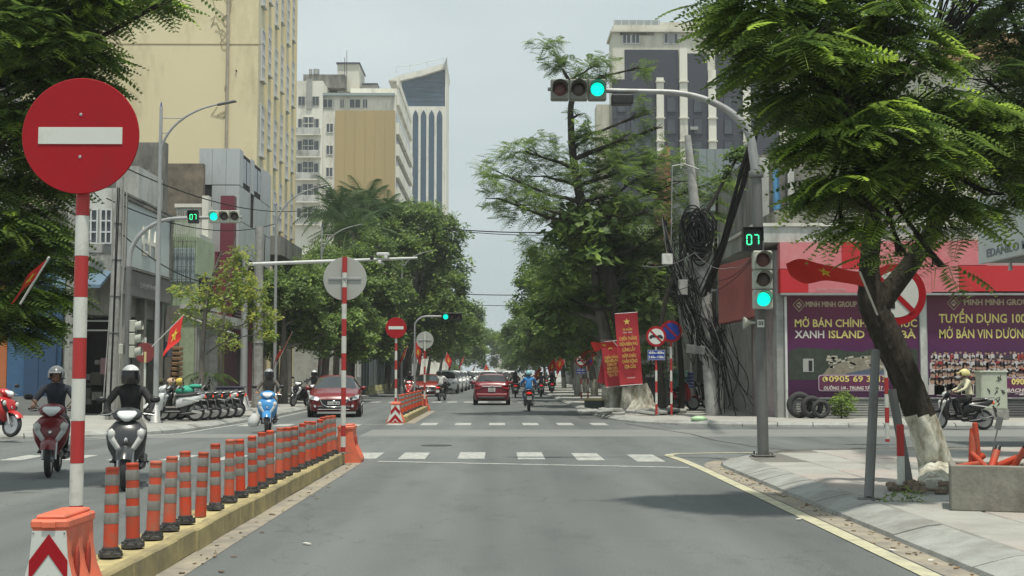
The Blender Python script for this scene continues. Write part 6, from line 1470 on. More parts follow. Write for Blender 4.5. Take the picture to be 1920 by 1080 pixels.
for row in range(5):
    for k in range(30):
        x_ = -w_ / 2 + .15 + k * (w_ - .3) / 29 + rn.uniform(-.04, .04); z_ = fz(662 + row * 13 + rn.uniform(-2, 2)); sz = .055 + .012 * row; yy = -.0285 - .0022 * row; m_ = rn.choice((0, 0, 0, 1, 0, 2 if rn.random() < .5 else 0))
        g.prism([(x_ - sz * 1.3, z_ - sz * 4.2), (x_ + sz * 1.3, z_ - sz * 4.2), (x_ + sz * 1.25, z_ - sz * 1.3), (x_ + sz * .5, z_ - sz * .9), (x_ - sz * .5, z_ - sz * .9), (x_ - sz * 1.25, z_ - sz * 1.3)], yy, yy + .0008, m_)
        g.prism([(x_ + sz * .72 * math.cos(a), z_ + sz * math.sin(a)) for a in np.linspace(0, 5.6, 8)], yy - .001, yy - .0003, 3); g.prism([(x_ + sz * .8 * math.cos(a), z_ + sz * .25 + sz * math.sin(a)) for a in np.linspace(0, math.pi, 6)], yy - .0015, yy - .0011, 4)
g.build('crowd_print', [M('print_shirt', (.50, .47, .46), .6), M('print_shirt_red', (.30, .03, .03), .6), M('print_suit', (.05, .04, .05), .6), M('print_skin', (.36, .22, .16), .6), M('print_hair', (.03, .02, .02), .6)], q)['kind'] = 'stuff'
o = pill(q, 1912, 722, 1.6, .50); text('0905 69 3113', o, (fx(1930), -.046, fz(716)), .26, TXY, 1.5, bold=.01); text('BẠCH ĐẰNG', o, (fx(1912), -.046, fz(732)), .15, TXW, 1.2, bold=.004, slant=.15)
wall(t, X(1717), X(1728.5), YS2 - .16, YS2 - .01, Z(790), Z(556), BWST, 'pilaster')
for k in range(9): MB().box((X(1600), YS2 - .05, Z(749 + k * 4.6)), (X(1715) - X(1486), .05, .055), b=.008).build('shutter_slat', ROLL, t)
for k in range(9): MB().box((X(1850), YS2 - .05, Z(749 + k * 4.6)), (X(1965) - X(1740), .05, .055), b=.008).build('shutter_slat', M('slat_dark', (.10, .10, .11), .6), t)
# worn slanting side wall with faded poster strip
g = MB(); g.add([(X(1426), YS2 + 1.6, .12), (X(1466), YS2 - .05, .12), (X(1466), YS2 - .05, Z(555)), (X(1426), YS2 + 1.6, Z(560)), (X(1430), YS2 + 2.2, .12), (X(1470), YS2 + .4, .12), (X(1470), YS2 + .4, Z(555)), (X(1430), YS2 + 2.2, Z(560))], [(0, 1, 2, 3), (4, 7, 6, 5), (0, 3, 7, 4), (1, 5, 6, 2), (3, 2, 6, 7)]); g.build('side_wall', M('torn_poster', (.20, .16, .17), .7, var=.35, scale=1.5, dirt=(.36, .34, .31), damt=.5, dscale=1.4, stretch=(1, 1, .4)), t)
wall(t, X(1466), X(1470), YS2 - .12, YS2 - .02, Z(788), Z(556), WSTEEL, 'corner_strip')
# dark tyres and plants in front
for k, (px, r_) in enumerate(((1486, .42), (1506, .36), (1520, .30))):
    g = MB(); g.loft([[((r_ * .76 + r_ * .24 * math.cos(b)) * math.cos(a), .10 * math.sin(b), r_ + (r_ * .76 + r_ * .24 * math.cos(b)) * math.sin(a)) for b in np.linspace(0, 2 * math.pi, 9)[:-1]] for a in np.linspace(0, 2 * math.pi, 25)], caps=False); o = g.build('discarded_wheel', TYRE); o.location = (X(px), YS2 - .5 - .16 * k, .12); tag(o, 'old black wheel tyre leaning under the left poster, %s' % ('largest', 'middle one', 'smallest one')[k], 'wheel')
# dark red box sign
t = bld('faded dark red box awning left of the main signal pole', 'awning', 'awning'); Yq = 42.3
g = MB(); a, b_ = pxX(1345, Yq), pxX(1412, Yq - 1.2)
zt0, zb0, zt1, zb1 = pyZ(498, Yq), pyZ(607, Yq), pyZ(478, Yq - 1.2), pyZ(592, Yq - 1.2)
g.add([(a, Yq, zb0), (b_, Yq - 1.2, zb1), (b_, Yq - 1.2, zt1), (a, Yq, zt0), (a + .4, Yq + 1.2, zb0), (b_ + .4, Yq + .2, zb1), (b_ + .4, Yq + .2, zt1), (a + .4, Yq + 1.2, zt0)], [(0, 1, 2, 3), (4, 7, 6, 5), (0, 3, 7, 4), (1, 5, 6, 2), (3, 2, 6, 7), (0, 4, 5, 1)]); g.build('box', M('dull_red_sheet', (.22, .055, .045), .6, var=.15, scale=1, dirt=(.16, .06, .05), damt=.4, stretch=(1, 1, .3)), t)
# buildings behind the corner
t = bld('dark weathered upper floors behind the corner tree with a blue tarpaulin', name='old_house'); Yq = 50.
wall(t, pxX(1412, Yq), pxX(1905, Yq), Yq + .2, Yq + 8, 5.5, pyZ(285, Yq), BGRM); wall(t, pxX(1425, Yq), pxX(1442, Yq), Yq, Yq + .19, 5.5, pyZ(292, Yq), BWST, 'pillar'); wall(t, pxX(1478, Yq), pxX(1490, Yq), Yq, Yq + .19, 5.5, pyZ(300, Yq), BWST, 'pillar')
b = MB(); b.loft([[(pxX(1448 + 14 * u + (1 - v) * 3, Yq), Yq - .1 + .06 * math.sin(9 * u + 4 * v), pyZ(425 - 110 * v, Yq)) for u in np.linspace(0, 1 - v * .25, 6)] for v in np.linspace(0, 1, 8)], caps=False, closed=False); b.build('tarpaulin', M('tarp_blue', (.10, .28, .48), .6, var=.2), t)
for k in range(7): window(t, (pxX(1520 + 52 * k, Yq), Yq + .19, 8.2), 1.0, 1.5, 'S', 2, 2, BGRM, WG, .08)
wall(t, pxX(1700, Yq), pxX(1765, Yq), Yq + 2, Yq + 8, pyZ(290, Yq), pyZ(62, Yq), BWST, 'roof_room')
t = bld('cream house with an orange tiled eave at the top right', name='house'); Yq = 46.
wall(t, pxX(1735, Yq), pxX(1990, Yq), Yq, Yq + 3.8, 6.5, pyZ(108, Yq), BCRM); g = MB(); g.prism([(pxX(1725, Yq), pyZ(108, Yq)), (pxX(2000, Yq), pyZ(108, Yq)), (pxX(1985, Yq), pyZ(60, Yq)), (pxX(1800, Yq), pyZ(60, Yq))], Yq - .7, Yq + 4); g.build('roof', M('roof_tile', (.42, .27, .15), .8, var=.25, scale=3, stretch=(3, 1, 1)), t)
# shops along the right side street front (receding)
t = bld('dark row of open shopfronts behind the cable laden pole', name='shop_row')
wall(t, 9.3, 14, 42.6, 74, 0, 7.0, BGRM); wall(t, 9.22, 9.29, 43.4, 51, .15, 3.2, INSHADE, 'opening_shade'); wall(t, 9.22, 9.29, 52, 60, .15, 3.2, INSHADE, 'opening_shade')  # openings are dark panels on the wall, indoor shade put into their colour
wall(t, 9.15, 9.21, 44.0, 47.2, 1.1, 2.6, M('faded_yellow_panel', (.36, .31, .17), .7, var=.2, scale=2), 'panel'); wall(t, 8.3, 9.28, 51, 62, 3.3, 3.42, BWST, 'awning'); wall(t, 9.12, 9.2, 44.5, 50, 3.4, 4.3, BGRY, 'signboard')
for k in range(5): window(t, (9.3, 46 + 5 * k, 5.4), 1.6, 1.5, 'W', 3, 1, WFR, WG, .07)
for k in range(3): wall(t, 9.0, 9.25, 51.2 + .01 + 8 * k, 51.9 + 8 * k, .12, 3.2, BWST, 'pier')
# white canopy board, upper right edge
t = bld('white overhanging shop canopy with grey lettering at the right edge', 'canopy', 'shop_canopy')
wall(t, 10.6, 10.72, 12, 28.0, 3.94, 5.75, M('board_white', (.56, .59, .58), .5, var=.05, dirt=(.44, .47, .46), damt=.3, dscale=1.2), 'fascia'); wall(t, 10.73, 13.5, 12, 27.95, 3.96, 4.05, BGRY, 'soffit'); wall(t, 13.5, 18, 10, 27.9, 0, 8, BWST)
GRL = M('letter_grey', (.20, .22, .24), .6)
text('EDANILO MZR 24', t, (10.59, 25.9, 4.12), .24, GRL, 3.2, rz=R(-90), bold=.004); text('TẠ WI', t, (10.59, 26.2, 4.95), .55, GRL, 2.3, rz=R(-90), bold=-.004)
for k in range(3): MB().tube([(10.9 + .25 * k, 27 - 1.4 * k, 3.95), (10.9 + .25 * k, 27 - 1.4 * k, 3.72)], [.02, .05], 10).build('spot_lamp', WSTEEL if k != 1 else BLACK, t)

# ---- left side shops (fronts at X = -12.5, or facing us at Y = 43)
t = bld('dark blue shopfront beside the concrete pole at the left', name='blue_shop'); Yq = 43.5
X = lambda q: pxX(q, Yq); Z = lambda q: pyZ(q, Yq)
wall(t, X(28), X(129), Yq, Yq + 8, 0, Z(455), BLUEW); wall(t, X(88), X(119), Yq - .05, Yq - .01, .12, Z(640), M('blue_door', (.02, .055, .12), .5), 'door'); wall(t, X(60), X(86), Yq - .05, Yq - .01, .12, Z(640), M('blue_door', (.02, .055, .12), .5), 'door')
wall(t, X(95), X(120), Yq - .1, Yq - .01, Z(520), Z(455), M('blue_sign', (.07, .22, .42), .5), 'signboard')
wall(t, X(30), X(127), Yq - .3, Yq - .01, 0, .75, PLINTH, 'step')
t = bld('orange painted shop wall at the left picture edge', name='orange_shop'); wall(t, X(-160), X(27), Yq, Yq + 8, 0, 4.6, ORNW); wall(t, X(-60), X(5), Yq - .06, Yq - .01, .12, 2.6, INSHADE, 'opening_shade'); wall(t, X(-160), X(27), Yq - .01, Yq + 7, 4.61, 7.5, BWST, 'upper_wall')
for k in range(2): window(t, (X(-60 + 50 * k), Yq - .02, 6), 1.0, 1.4, 'S', 2, 1, WFR, WG, .07)
t = bld('white plastered corner house with blue grey awning over an open dark shop', name='corner_house')
wall(t, X(130), X(226), Yq, Yq + .3, Z(520), Z(352), BWST); wall(t, X(130), X(222), Yq + 2.2, Yq + 3, 0, Z(520), INSHADE, 'shop_interior'); wall(t, X(130), X(137), Yq, Yq + 2.1, 0, Z(520), BGRM, 'pier')
for q in (150, 178, 206): window(t, (X(q), Yq - .01, Z(425)), .36 if q == 206 else .42, 1.15, 'S', 2, 3, WFR, WG, .05)
for k in range(2): MB().box((X(152 + 40 * k), Yq - .3, Z(468)), (.5, .3, .35), b=.03).build('air_conditioner', BGRY, t)
g = MB(); g.prism([(Yq - 1.3, Z(545)), (Yq - .01, Z(512)), (Yq - .01, Z(508)), (Yq - 1.3, Z(539))], X(131), X(218), plane='YZ'); g.build('awning', M('awning_blue_grey', (.12, .19, .26), .6, var=.15), t)
wall(t, X(131), X(225), Yq + .31, Yq + 7.8, 4.9, 5.05, BGRY, 'floor_slab'); wall(t, X(131), X(225), Yq + .32, Yq + 7.8, Z(356), Z(352), BGRM, 'roof')
rn = random.Random(8)
for k in range(16): MB().box((X(rn.uniform(140, 220)), Yq + 1.2 + rn.uniform(-.6, .7), rn.uniform(.5, 2.2)), (rn.uniform(.1, .5), .2, rn.uniform(.05, .5)), b=.01).build('shelf_goods', rn.choice((BGRM, BRWN, CLDARK, DSTEEL)), t)
for zz in (Z(600), Z(618)): MB().box((X(178), Yq + 1, zz), (1.5, .05, .05)).build('rail', WSTEEL, t)
t = bld('shop with long white billboard and dark fascia along the left street front', name='billboard_shop'); XF = -12.5
wall(t, -18, XF - .4, Yq + .31, 49.2, Z(590), 7.3, BGRM); wall(t, XF - 3, XF - 2.6, Yq + .4, 51, 0, 4.2, INSHADE, 'shop_interior')
g = wall(t, XF - .30, XF - .05, 43.0, 48.9, 5.15, 7.4, M('billboard_white', (.50, .56, .56), .45, var=.04, scale=.5, dirt=(.42, .46, .47), damt=.3, dscale=.5), 'billboard')
fr = MB()
for z_ in (5.12, 7.43): fr.box((XF - .02, 45.95, z_), (.12, 6.1, .09))
for y_ in (42.95, 48.95): fr.box((XF - .02, y_, 6.27), (.12, .09, 2.4))
fr.build('frame', BGRM, g)
text('EHI', g, (XF - .03, 46.2, 6.15), 1.4, BWHT, 2.2, rz=R(90), bold=.02, ext=.03)
wall(t, XF - .5, XF - .02, 43.1, 49.1, 4.2, 5.05, M('fascia_dark', (.15, .145, .14), .7, var=.15), 'fascia'); text('CAFE INTERNET', t, (XF + .0, 45.9, 4.6), .28, BGRY, 2.2, rz=R(90))
for k in range(4): wall(t, XF - .6, XF - .1, 43.4 + 2.4 * k, 43.65 + 2.4 * k, .12, 4.2, BGRM, 'pier')
rn = random.Random(18)
for k in range(40): MB().box((XF - rn.uniform(.2, 1.6), rn.uniform(44, 51), rn.uniform(.5, 2.6)), (.2, rn.uniform(.15, .6), rn.uniform(.2, .7)), b=.02).build('hanging_goods', rn.choice((BGRM, BRWN, CLDARK, M('cloth_pink_grey', (.22, .13, .14), .9), DENIM, GREYT)), t)
for k in range(12): MB().box((XF - .08, 50.5, .3 + .2 * k), (.35, .5, .15), b=.03).build('stacked_bundle', M('bundle_brown', (.24, .15, .08), .9), t)
wall(t, -14.8, -14.0, 44.2, 47.6, 7.31, 9.3, BGRM, 'roof_wall'); wall(t, -16, XF - .8, 47.2, 50.6, 7.32, 9.2, BWST, 'roof_wall'); wall(t, -17, -14.9, 49, 50.9, 7.33, 10.6, BGRM, 'roof_wall')
wall(t, pxX(245, 52), pxX(312, 52), 52, 52.4, 7.3, pyZ(265, 52), BGRM, 'stained_wall'); wall(t, pxX(208, 50), pxX(268, 50), 50.1, 50.4, 7.3, pyZ(320, 50), BWST, 'stained_wall')
for k in range(5): MB().tube([(pxX(262 + 9 * k, 51.9), 51.9, pyZ(385, 51.9)), (pxX(262 + 9 * k, 51.9), 51.9, pyZ(385 - 20 * (k % 3), 51.9) + .6)], .03, 5).build('pipe', CABG, t)
t = bld('pale green corrugated house with faded blue shutter and balustraded terrace', name='green_house'); XG = -11.95
wall(t, -16, pxX(372, 51.2), 51.25, 54.5, 5.5, 7.0, GREENW); wall(t, -16, pxX(372, 51.2) - .05, 51.3, 54.4, 0, 5.49, GREENW)
for k in range(15): MB().tube([(pxX(322 + k * 3.4, 51.2), 51.22, pyZ(462, 51.2)), (pxX(322 + k * 3.4, 51.2), 51.22, pyZ(412, 51.2))], .02, 5).build('corrugation', GREENW, t)
for k in range(14): MB().box((pxX(323 + k * 3.5, 51.2), 51.2, pyZ(497, 51.2)), (.055, .07, 1.35), b=.01).build('shutter_slat', BLUSH, t)
gm = MB()
for k in range(7): gm.tube([(pxX(322 + k * 8, 51), 51.0, pyZ(532, 51)), (pxX(322 + k * 8, 51), 51.0, pyZ(450, 51))], .012, 4)
for k in range(4): gm.tube([(pxX(321, 51), 50.98, pyZ(452 + k * 24, 51)), (pxX(371, 51), 50.98, pyZ(452 + k * 24, 51))], .014, 4)
gm.build('window_grille', DSTEEL, t)
wall(t, pxX(372, 51.2) - .04, pxX(372, 51.2) + .02, 51.9, 54.2, 4.3, 5.45, INSHADE, 'opening_shade'); wall(t, pxX(372, 51.2) - .6, pxX(372, 51.2) + .3, 51.1, 54.5, 4.1, 4.28, BWST, 'slab')
# terrace balustrade
wall(t, -16, -12.1, 52, 54.6, 7.01, 7.2, BWST, 'terrace_slab')
for k in range(10): MB().lathe([(.05, 0), (.09, .12), (.04, .35), (.08, .5), (.05, .62)], (pxX(336 + k * 4.6, 54), 54, 7.9), n=8).build('baluster', BWST, t)
wall(t, pxX(331, 54), pxX(382, 54), 53.9, 54.1, 7.21, 7.9, BWST, 'terrace_wall'); wall(t, pxX(331, 54), pxX(382, 54), 53.88, 54.12, 8.53, 8.68, BWHT, 'rail'); wall(t, pxX(384, 54), pxX(396, 54), 53.7, 54.2, 7.21, 9.0, BWHT, 'pillar'); wall(t, -12.3, -12.1, 54.2, 54.6, 7.21, 8.6, BWST, 'terrace_wall')
wall(t, pxX(312, 60), pxX(382, 60), 60, 60.4, 7.2, pyZ(305, 60), M('burnt_concrete', (.22, .185, .14), .9, var=.3, scale=1, bump=.5, dirt=(.05, .045, .04), damt=.6, dscale=.7), 'rear_wall')
t = bld('maroon columned shop under the aluminium clad block', name='maroon_shop')
wall(t, pxX(415, 59), pxX(440, 59), 59, 59.6, 0, pyZ(366, 59), MAROON, 'column'); wall(t, -15, -12.8, 59.7, 69.8, 0, 7.2, MAROON); wall(t, -12.9, -12.4, 60, 69.8, 5.0, 6.6, MARP, 'signboard'); wall(t, -12.79, -12.7, 60.5, 64, .12, 3.4, INSHADE, 'opening_shade')
for k in range(8): MB().box((-12.7, 62.4, 3.7 + .16 * k), (.1, 2.2, .05), ry=.5).build('louvre', ROLL, t)
for k in range(6): wall(t, -12.74, -12.6, 64.4 + k * .85, 65.0 + k * .85, .12, 3.3, MAROON if k % 2 else M('dark_wood', (.07, .03, .03), .6), 'door_panel')
wall(t, pxX(357, 55) , pxX(381, 55), 55, 55.3, pyZ(616, 55), pyZ(580, 55), PWHT, 'projecting_sign'); wall(t, pxX(431, 60), pxX(456, 60), 58.4, 58.6, pyZ(662, 60), pyZ(632, 60), M('sign_pale_green', (.42, .48, .40), .6), 'projecting_sign')
t = bld('ground floor row of shutters between the parked motorbikes and green house', name='shop_row'); 
for k, (a, b_, m_) in enumerate(((51.4, 53.2, ROLL), (53.3, 54.9, BGRY), (55.0, 56.2, M('olive_door', (.20, .17, .09), .7)), (56.3, 58.8, M('plum_door', (.09, .035, .05), .6)))):
    wall(t, XG - .06, XG, a, b_, .12, 3.5, m_, 'shutter')
    for j in range(8): MB().box((XG + .015, (a + b_) / 2, .5 + .38 * j), (.02, b_ - a - .1, .03)).build('shutter_rib', m_, t)
wall(t, XG - .15, XG - .07, 51.3, 58.9, 0, 4.0, BGRY); wall(t, XG - .06, XG + .5, 51.35, 58.8, 3.6, 3.95, BWST, 'awning')
MB().box((pxX(398, 50), 49.5, pyZ(608, 50)), (2.2, .9, .05), rz=.2, ry=.35).build('awning', BWHT, t)
t = bld('aluminium panelled block with dark slot windows before the yellow hotel', name='panelled_block'); YA, XA = 61.5, -12.55
wall(t, pxX(374, YA), XA, YA + .06, 70.2, 6.9, 12.3, INSHADE, 'core'); X = lambda q: pxX(q, YA)
zs = [7.2, 8.9, 10.6, 12.4]
for i, (a, b_) in enumerate(((374, 398), (398.5, 424), (424.5, 449.5))):
    for j in range(3):
        if i == 0 and j in (0, 1): continue
        wall(t, X(a), X(b_), YA, YA + .05, zs[j] + .02, zs[j + 1] - .02, PANEL, 'panel')
for k in range(9):
    y0 = 61.55 + k * .96
    for j in range(3):
        if j == 2 and k in (1, 2, 4, 5): continue
        if j == 1 and k in (3,): continue
        wall(t, XA + .01, XA + .06, y0, y0 + .93, zs[j] + .02, zs[j + 1] - .02, PANEL, 'panel')
for j in (2,):
    for k in (1, 2, 4, 5): wall(t, XA + .01, XA + .03, 61.6 + k * .96, 62.4 + k * .96, zs[j] + .3, zs[j + 1] - .3, WG, 'slot_window')
# far rows closing the street behind the trees
def far_row(label, x0, x1, y0, y1, h_, m_, face):
    t = bld(label, name='town_house'); wall(t, x0, x1, y0, y1, 0, h_, m_); n = int((y1 - y0) / 3); xf = x1 if face == 'E' else x0
    for k in range(n):
        for zz in np.arange(2.0, h_ - 1, 3.2): window(t, (xf, y0 + 1.5 + 3 * k, zz), 1.3, 1.6, face, 2, 1, WFR, WG, .08)
    for k in range(2): window(t, ((x0 + x1) / 2 - 1.5 + 3 * k, y0, h_ - 1.8), 1.2, 1.5, 'S', 2, 1, WFR, WG, .08)
far_row('grey house behind the left trees, nearest beyond the hotel', -22, -13, 118, 132, 9, BGRY, 'E'); far_row('cream house far along the left behind the trees', -21, -12.5, 134, 150, 7.5, BGRY, 'E'); far_row('white house farthest on the left behind the trees', -22, -12.5, 160, 200, 8, BGRM, 'E')
far_row('stained white house on the right behind the banner trees', 9.5, 18, 76, 98, 8, BGRM, 'W'); far_row('grey house on the right far behind the trees', 9.5, 17, 112, 135, 7, BGRY, 'W'); far_row('cream house farthest along the right', 9.5, 19, 150, 190, 7.5, BGRY, 'W')
far_row('white house just showing through leaves at the upper left corner', -40, -27, 62, 72, 22.6, BWST, 'E')
# hoarding and balustrade on the left pavement
t = thing('hoarding', 'blue grey metal hoarding along the left pavement behind the red hatchback', 'fence')
for k in range(16):
    y0 = 84 + k * 1.9; MB().box((-8.9, y0 + .93, 1.75), (.05 + .0, 1.86, 3.2), b=.01).build('metal_panel', M('hoard_blue', (.26, .33, .37), .5, var=.2, metal=.2), t)
    MB().box((-8.85, y0 + .0, 1.8), (.09, .06, 3.4)).build('post', DSTEEL, t)
t = thing('balustrade', 'low pale yellow balustrade at the foot of the blue grey hoarding', 'balustrade')
for k in range(44): MB().lathe([(.06, 0), (.09, .1), (.05, .28), (.06, .36)], (-8.5, 84.5 + .65 * k, .34), n=7).build('baluster', M('pale_yellow', (.52, .50, .28), .7), t)
MB().box((-8.5, 98.6, .23), (.3, 29, .22)).build('base', M('pale_yellow', (.52, .50, .28), .7), t)
# ================================================================== trees
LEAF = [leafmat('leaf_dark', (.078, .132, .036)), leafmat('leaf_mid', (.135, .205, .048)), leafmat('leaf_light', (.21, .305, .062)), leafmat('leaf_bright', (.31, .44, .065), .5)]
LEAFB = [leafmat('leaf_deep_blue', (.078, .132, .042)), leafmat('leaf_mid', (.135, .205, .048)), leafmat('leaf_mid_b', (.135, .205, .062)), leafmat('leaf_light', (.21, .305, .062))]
LEAFY = [leafmat('leaf_yellow_green', (.20, .26, .06), .4), leafmat('leaf_light', (.21, .305, .062)), leafmat('leaf_yellow', (.34, .36, .07), .45)]
BARK = M('bark', (.052, .045, .036), .95, var=.45, scale=9, bump=1.0, bscale=11, dirt=(.028, .026, .021), damt=.6, dscale=7, stretch=(1, 1, .28), bdist=.09, spec=.2)
BARKG = M('bark_grey', (.17, .155, .13), .9, var=.3, scale=6, bump=.9, bscale=14, dirt=(.07, .065, .055), damt=.5, dscale=4, stretch=(1, 1, .3))
WASH = M('whitewash', (.64, .64, .55), .9, var=.15, scale=8, bump=.9, bscale=18, dirt=(.20, .17, .11), damt=.62, dscale=5, stretch=(1, 1, .4))

def pinnate(n=11, wd=.36, ll=.30):
    """one feathery leaf: curved midrib with n pairs of leaflets; unit length along +x, droops in -z."""
    vs, fs = [], []
    def mid(t): return np.array([t, 0, .10 * t - .30 * t * t])
    def q(a, b, c, d): i = len(vs); vs.extend([a, b, c, d]); fs.append((i, i + 1, i + 2, i + 3))
    a, b = mid(0), mid(1); q(a + [0, -.008, 0], a + [0, .008, 0], b + [0, .004, 0], b + [0, -.004, 0])
    for k in range(n):
        t = .10 + .88 * k / (n - 1); m_ = mid(t); L_ = ll * math.sin(math.pi * (.16 + .78 * t)) ** .7; wdt = wd / n
        for s in (-1, 1):
            d = np.array([.30, s * .92, -.20]); d = d / np.linalg.norm(d) * L_; f = np.array([wdt, -s * wdt * .25, .02])
            q(m_, m_ + d * .5 + f * .55, m_ + d, m_ + d * .5 - f * .55)
    return np.array(vs, float), np.array(fs)
def sprig(n=5):
    """coarser leaf spray for distant crowns."""
    vs, fs = [], []
    def q(a, b, c, d): i = len(vs); vs.extend([a, b, c, d]); fs.append((i, i + 1, i + 2, i + 3))
    for k in range(n):
        t = .12 + .8 * k / max(1, n - 1)
        for s in (-1, 1):
            m_ = np.array([t, 0, .1 * t - .3 * t * t]); d = np.array([.30, s * .34, -.12]); f = np.array([.09, -s * .05, .03])
            q(m_, m_ + d * .5 + f, m_ + d, m_ + d * .5 - f)
    return np.array(vs, float), np.array(fs)
def broad(n=7):
    vs, fs = [], []
    r = random.Random(1)
    for k in range(n):
        a = r.uniform(0, 6.28); m_ = np.array([r.uniform(0, .8), r.uniform(-.3, .3), r.uniform(-.3, .2)]); d = np.array([math.cos(a), math.sin(a), r.uniform(-.8, .1)]) * .34; f = np.array([-math.sin(a), math.cos(a), 0]) * .13
        i = len(vs); vs.extend([m_, m_ + d * .45 + f, m_ + d, m_ + d * .45 - f]); fs.append((i, i + 1, i + 2, i + 3))
    return np.array(vs, float), np.array(fs)
def palmfrond():
    vs, fs = [], []
    def mid(t): return np.array([t, 0, .42 * t - .75 * t * t])
    for k in range(15):
        t = .12 + .86 * k / 14; m_ = mid(t); L_ = .30 * math.sin(math.pi * (.2 + .7 * t))
        for s in (-1, 1):
            d = np.array([.45, s * .7, -.62]); d = d / np.linalg.norm(d) * L_; f = np.array([.013, 0, .003]); i = len(vs); vs.extend([m_ - f, m_ + f, m_ + d + f * .3, m_ + d - f * .3]); fs.append((i, i + 1, i + 2, i + 3))
    for k in range(6):
        a, b = mid(k / 6), mid((k + 1) / 6); w_ = np.array([0, .015, 0]); i = len(vs); vs.extend([a - w_, a + w_, b + w_, b - w_]); fs.append((i, i + 1, i + 2, i + 3))
    return np.array(vs, float), np.array(fs)
TPL = {'fine': pinnate(9, .66, .27), 'mid': pinnate(6, .56, .33), 'sprig': sprig(4), 'broad': broad(7), 'palm': palmfrond()}

def leaf_mesh(name, pos, out_dir, size, tpl, mats, probs, parent, droop=(.0, .5), roll=.3, bright_up=0.0, ctr=None):
    tv, tf = TPL[tpl]; N = len(pos)
    yaw = np.arctan2(out_dir[:, 1], out_dir[:, 0]) + rng.normal(0, .9, N); pit = rng.uniform(droop[0], droop[1], N); rl = rng.normal(0, roll, N); sc_ = size * rng.uniform(.65, 1.3, N)
    cy, sy, cp, sp, cr_, sr = np.cos(yaw), np.sin(yaw), np.cos(pit), np.sin(pit), np.cos(rl), np.sin(rl)
    # R = Rz(yaw) Ry(pitch, nose down) Rx(roll)
    Rm = np.empty((N, 3, 3))
    Rm[:, 0, 0] = cy * cp; Rm[:, 0, 1] = cy * sp * sr - sy * cr_; Rm[:, 0, 2] = cy * sp * cr_ + sy * sr
    Rm[:, 1, 0] = sy * cp; Rm[:, 1, 1] = sy * sp * sr + cy * cr_; Rm[:, 1, 2] = sy * sp * cr_ - cy * sr
    Rm[:, 2, 0] = -sp; Rm[:, 2, 1] = cp * sr; Rm[:, 2, 2] = cp * cr_
    V = np.einsum('nij,kj->nki', Rm, tv) * sc_[:, None, None] + pos[:, None, :]
    k = len(tv); F = (tf[None, :, :] + (np.arange(N) * k)[:, None, None]).reshape(-1, 4)
    me = bpy.data.meshes.new(name); me.vertices.add(N * k); me.vertices.foreach_set('co', V.reshape(-1).astype(np.float32))
    me.loops.add(len(F) * 4); me.loops.foreach_set('vertex_index', F.reshape(-1).astype(np.int32))
    me.polygons.add(len(F)); me.polygons.foreach_set('loop_start', np.arange(0, len(F) * 4, 4, dtype=np.int32))
    mi = rng.choice(len(mats), N, p=probs)
    me.polygons.foreach_set('material_index', np.repeat(mi, len(tf)).astype(np.int32))
    for m_ in mats: me.materials.append(m_)
    me.update(calc_edges=True)
    o = link(name, me, parent); return o
def blob_points(c, r, n, shell=.45):
    d = rng.normal(size=(n, 3)); d /= np.linalg.norm(d, axis=1)[:, None]; rad = rng.uniform(shell, 1, n) ** .6
    rad *= 1 + .35 * np.sin(d[:, 0] * 5 + c[0] * 3) * np.cos(d[:, 2] * 6 + c[2])
    return np.array(c) + d * rad[:, None] * np.array(r), d
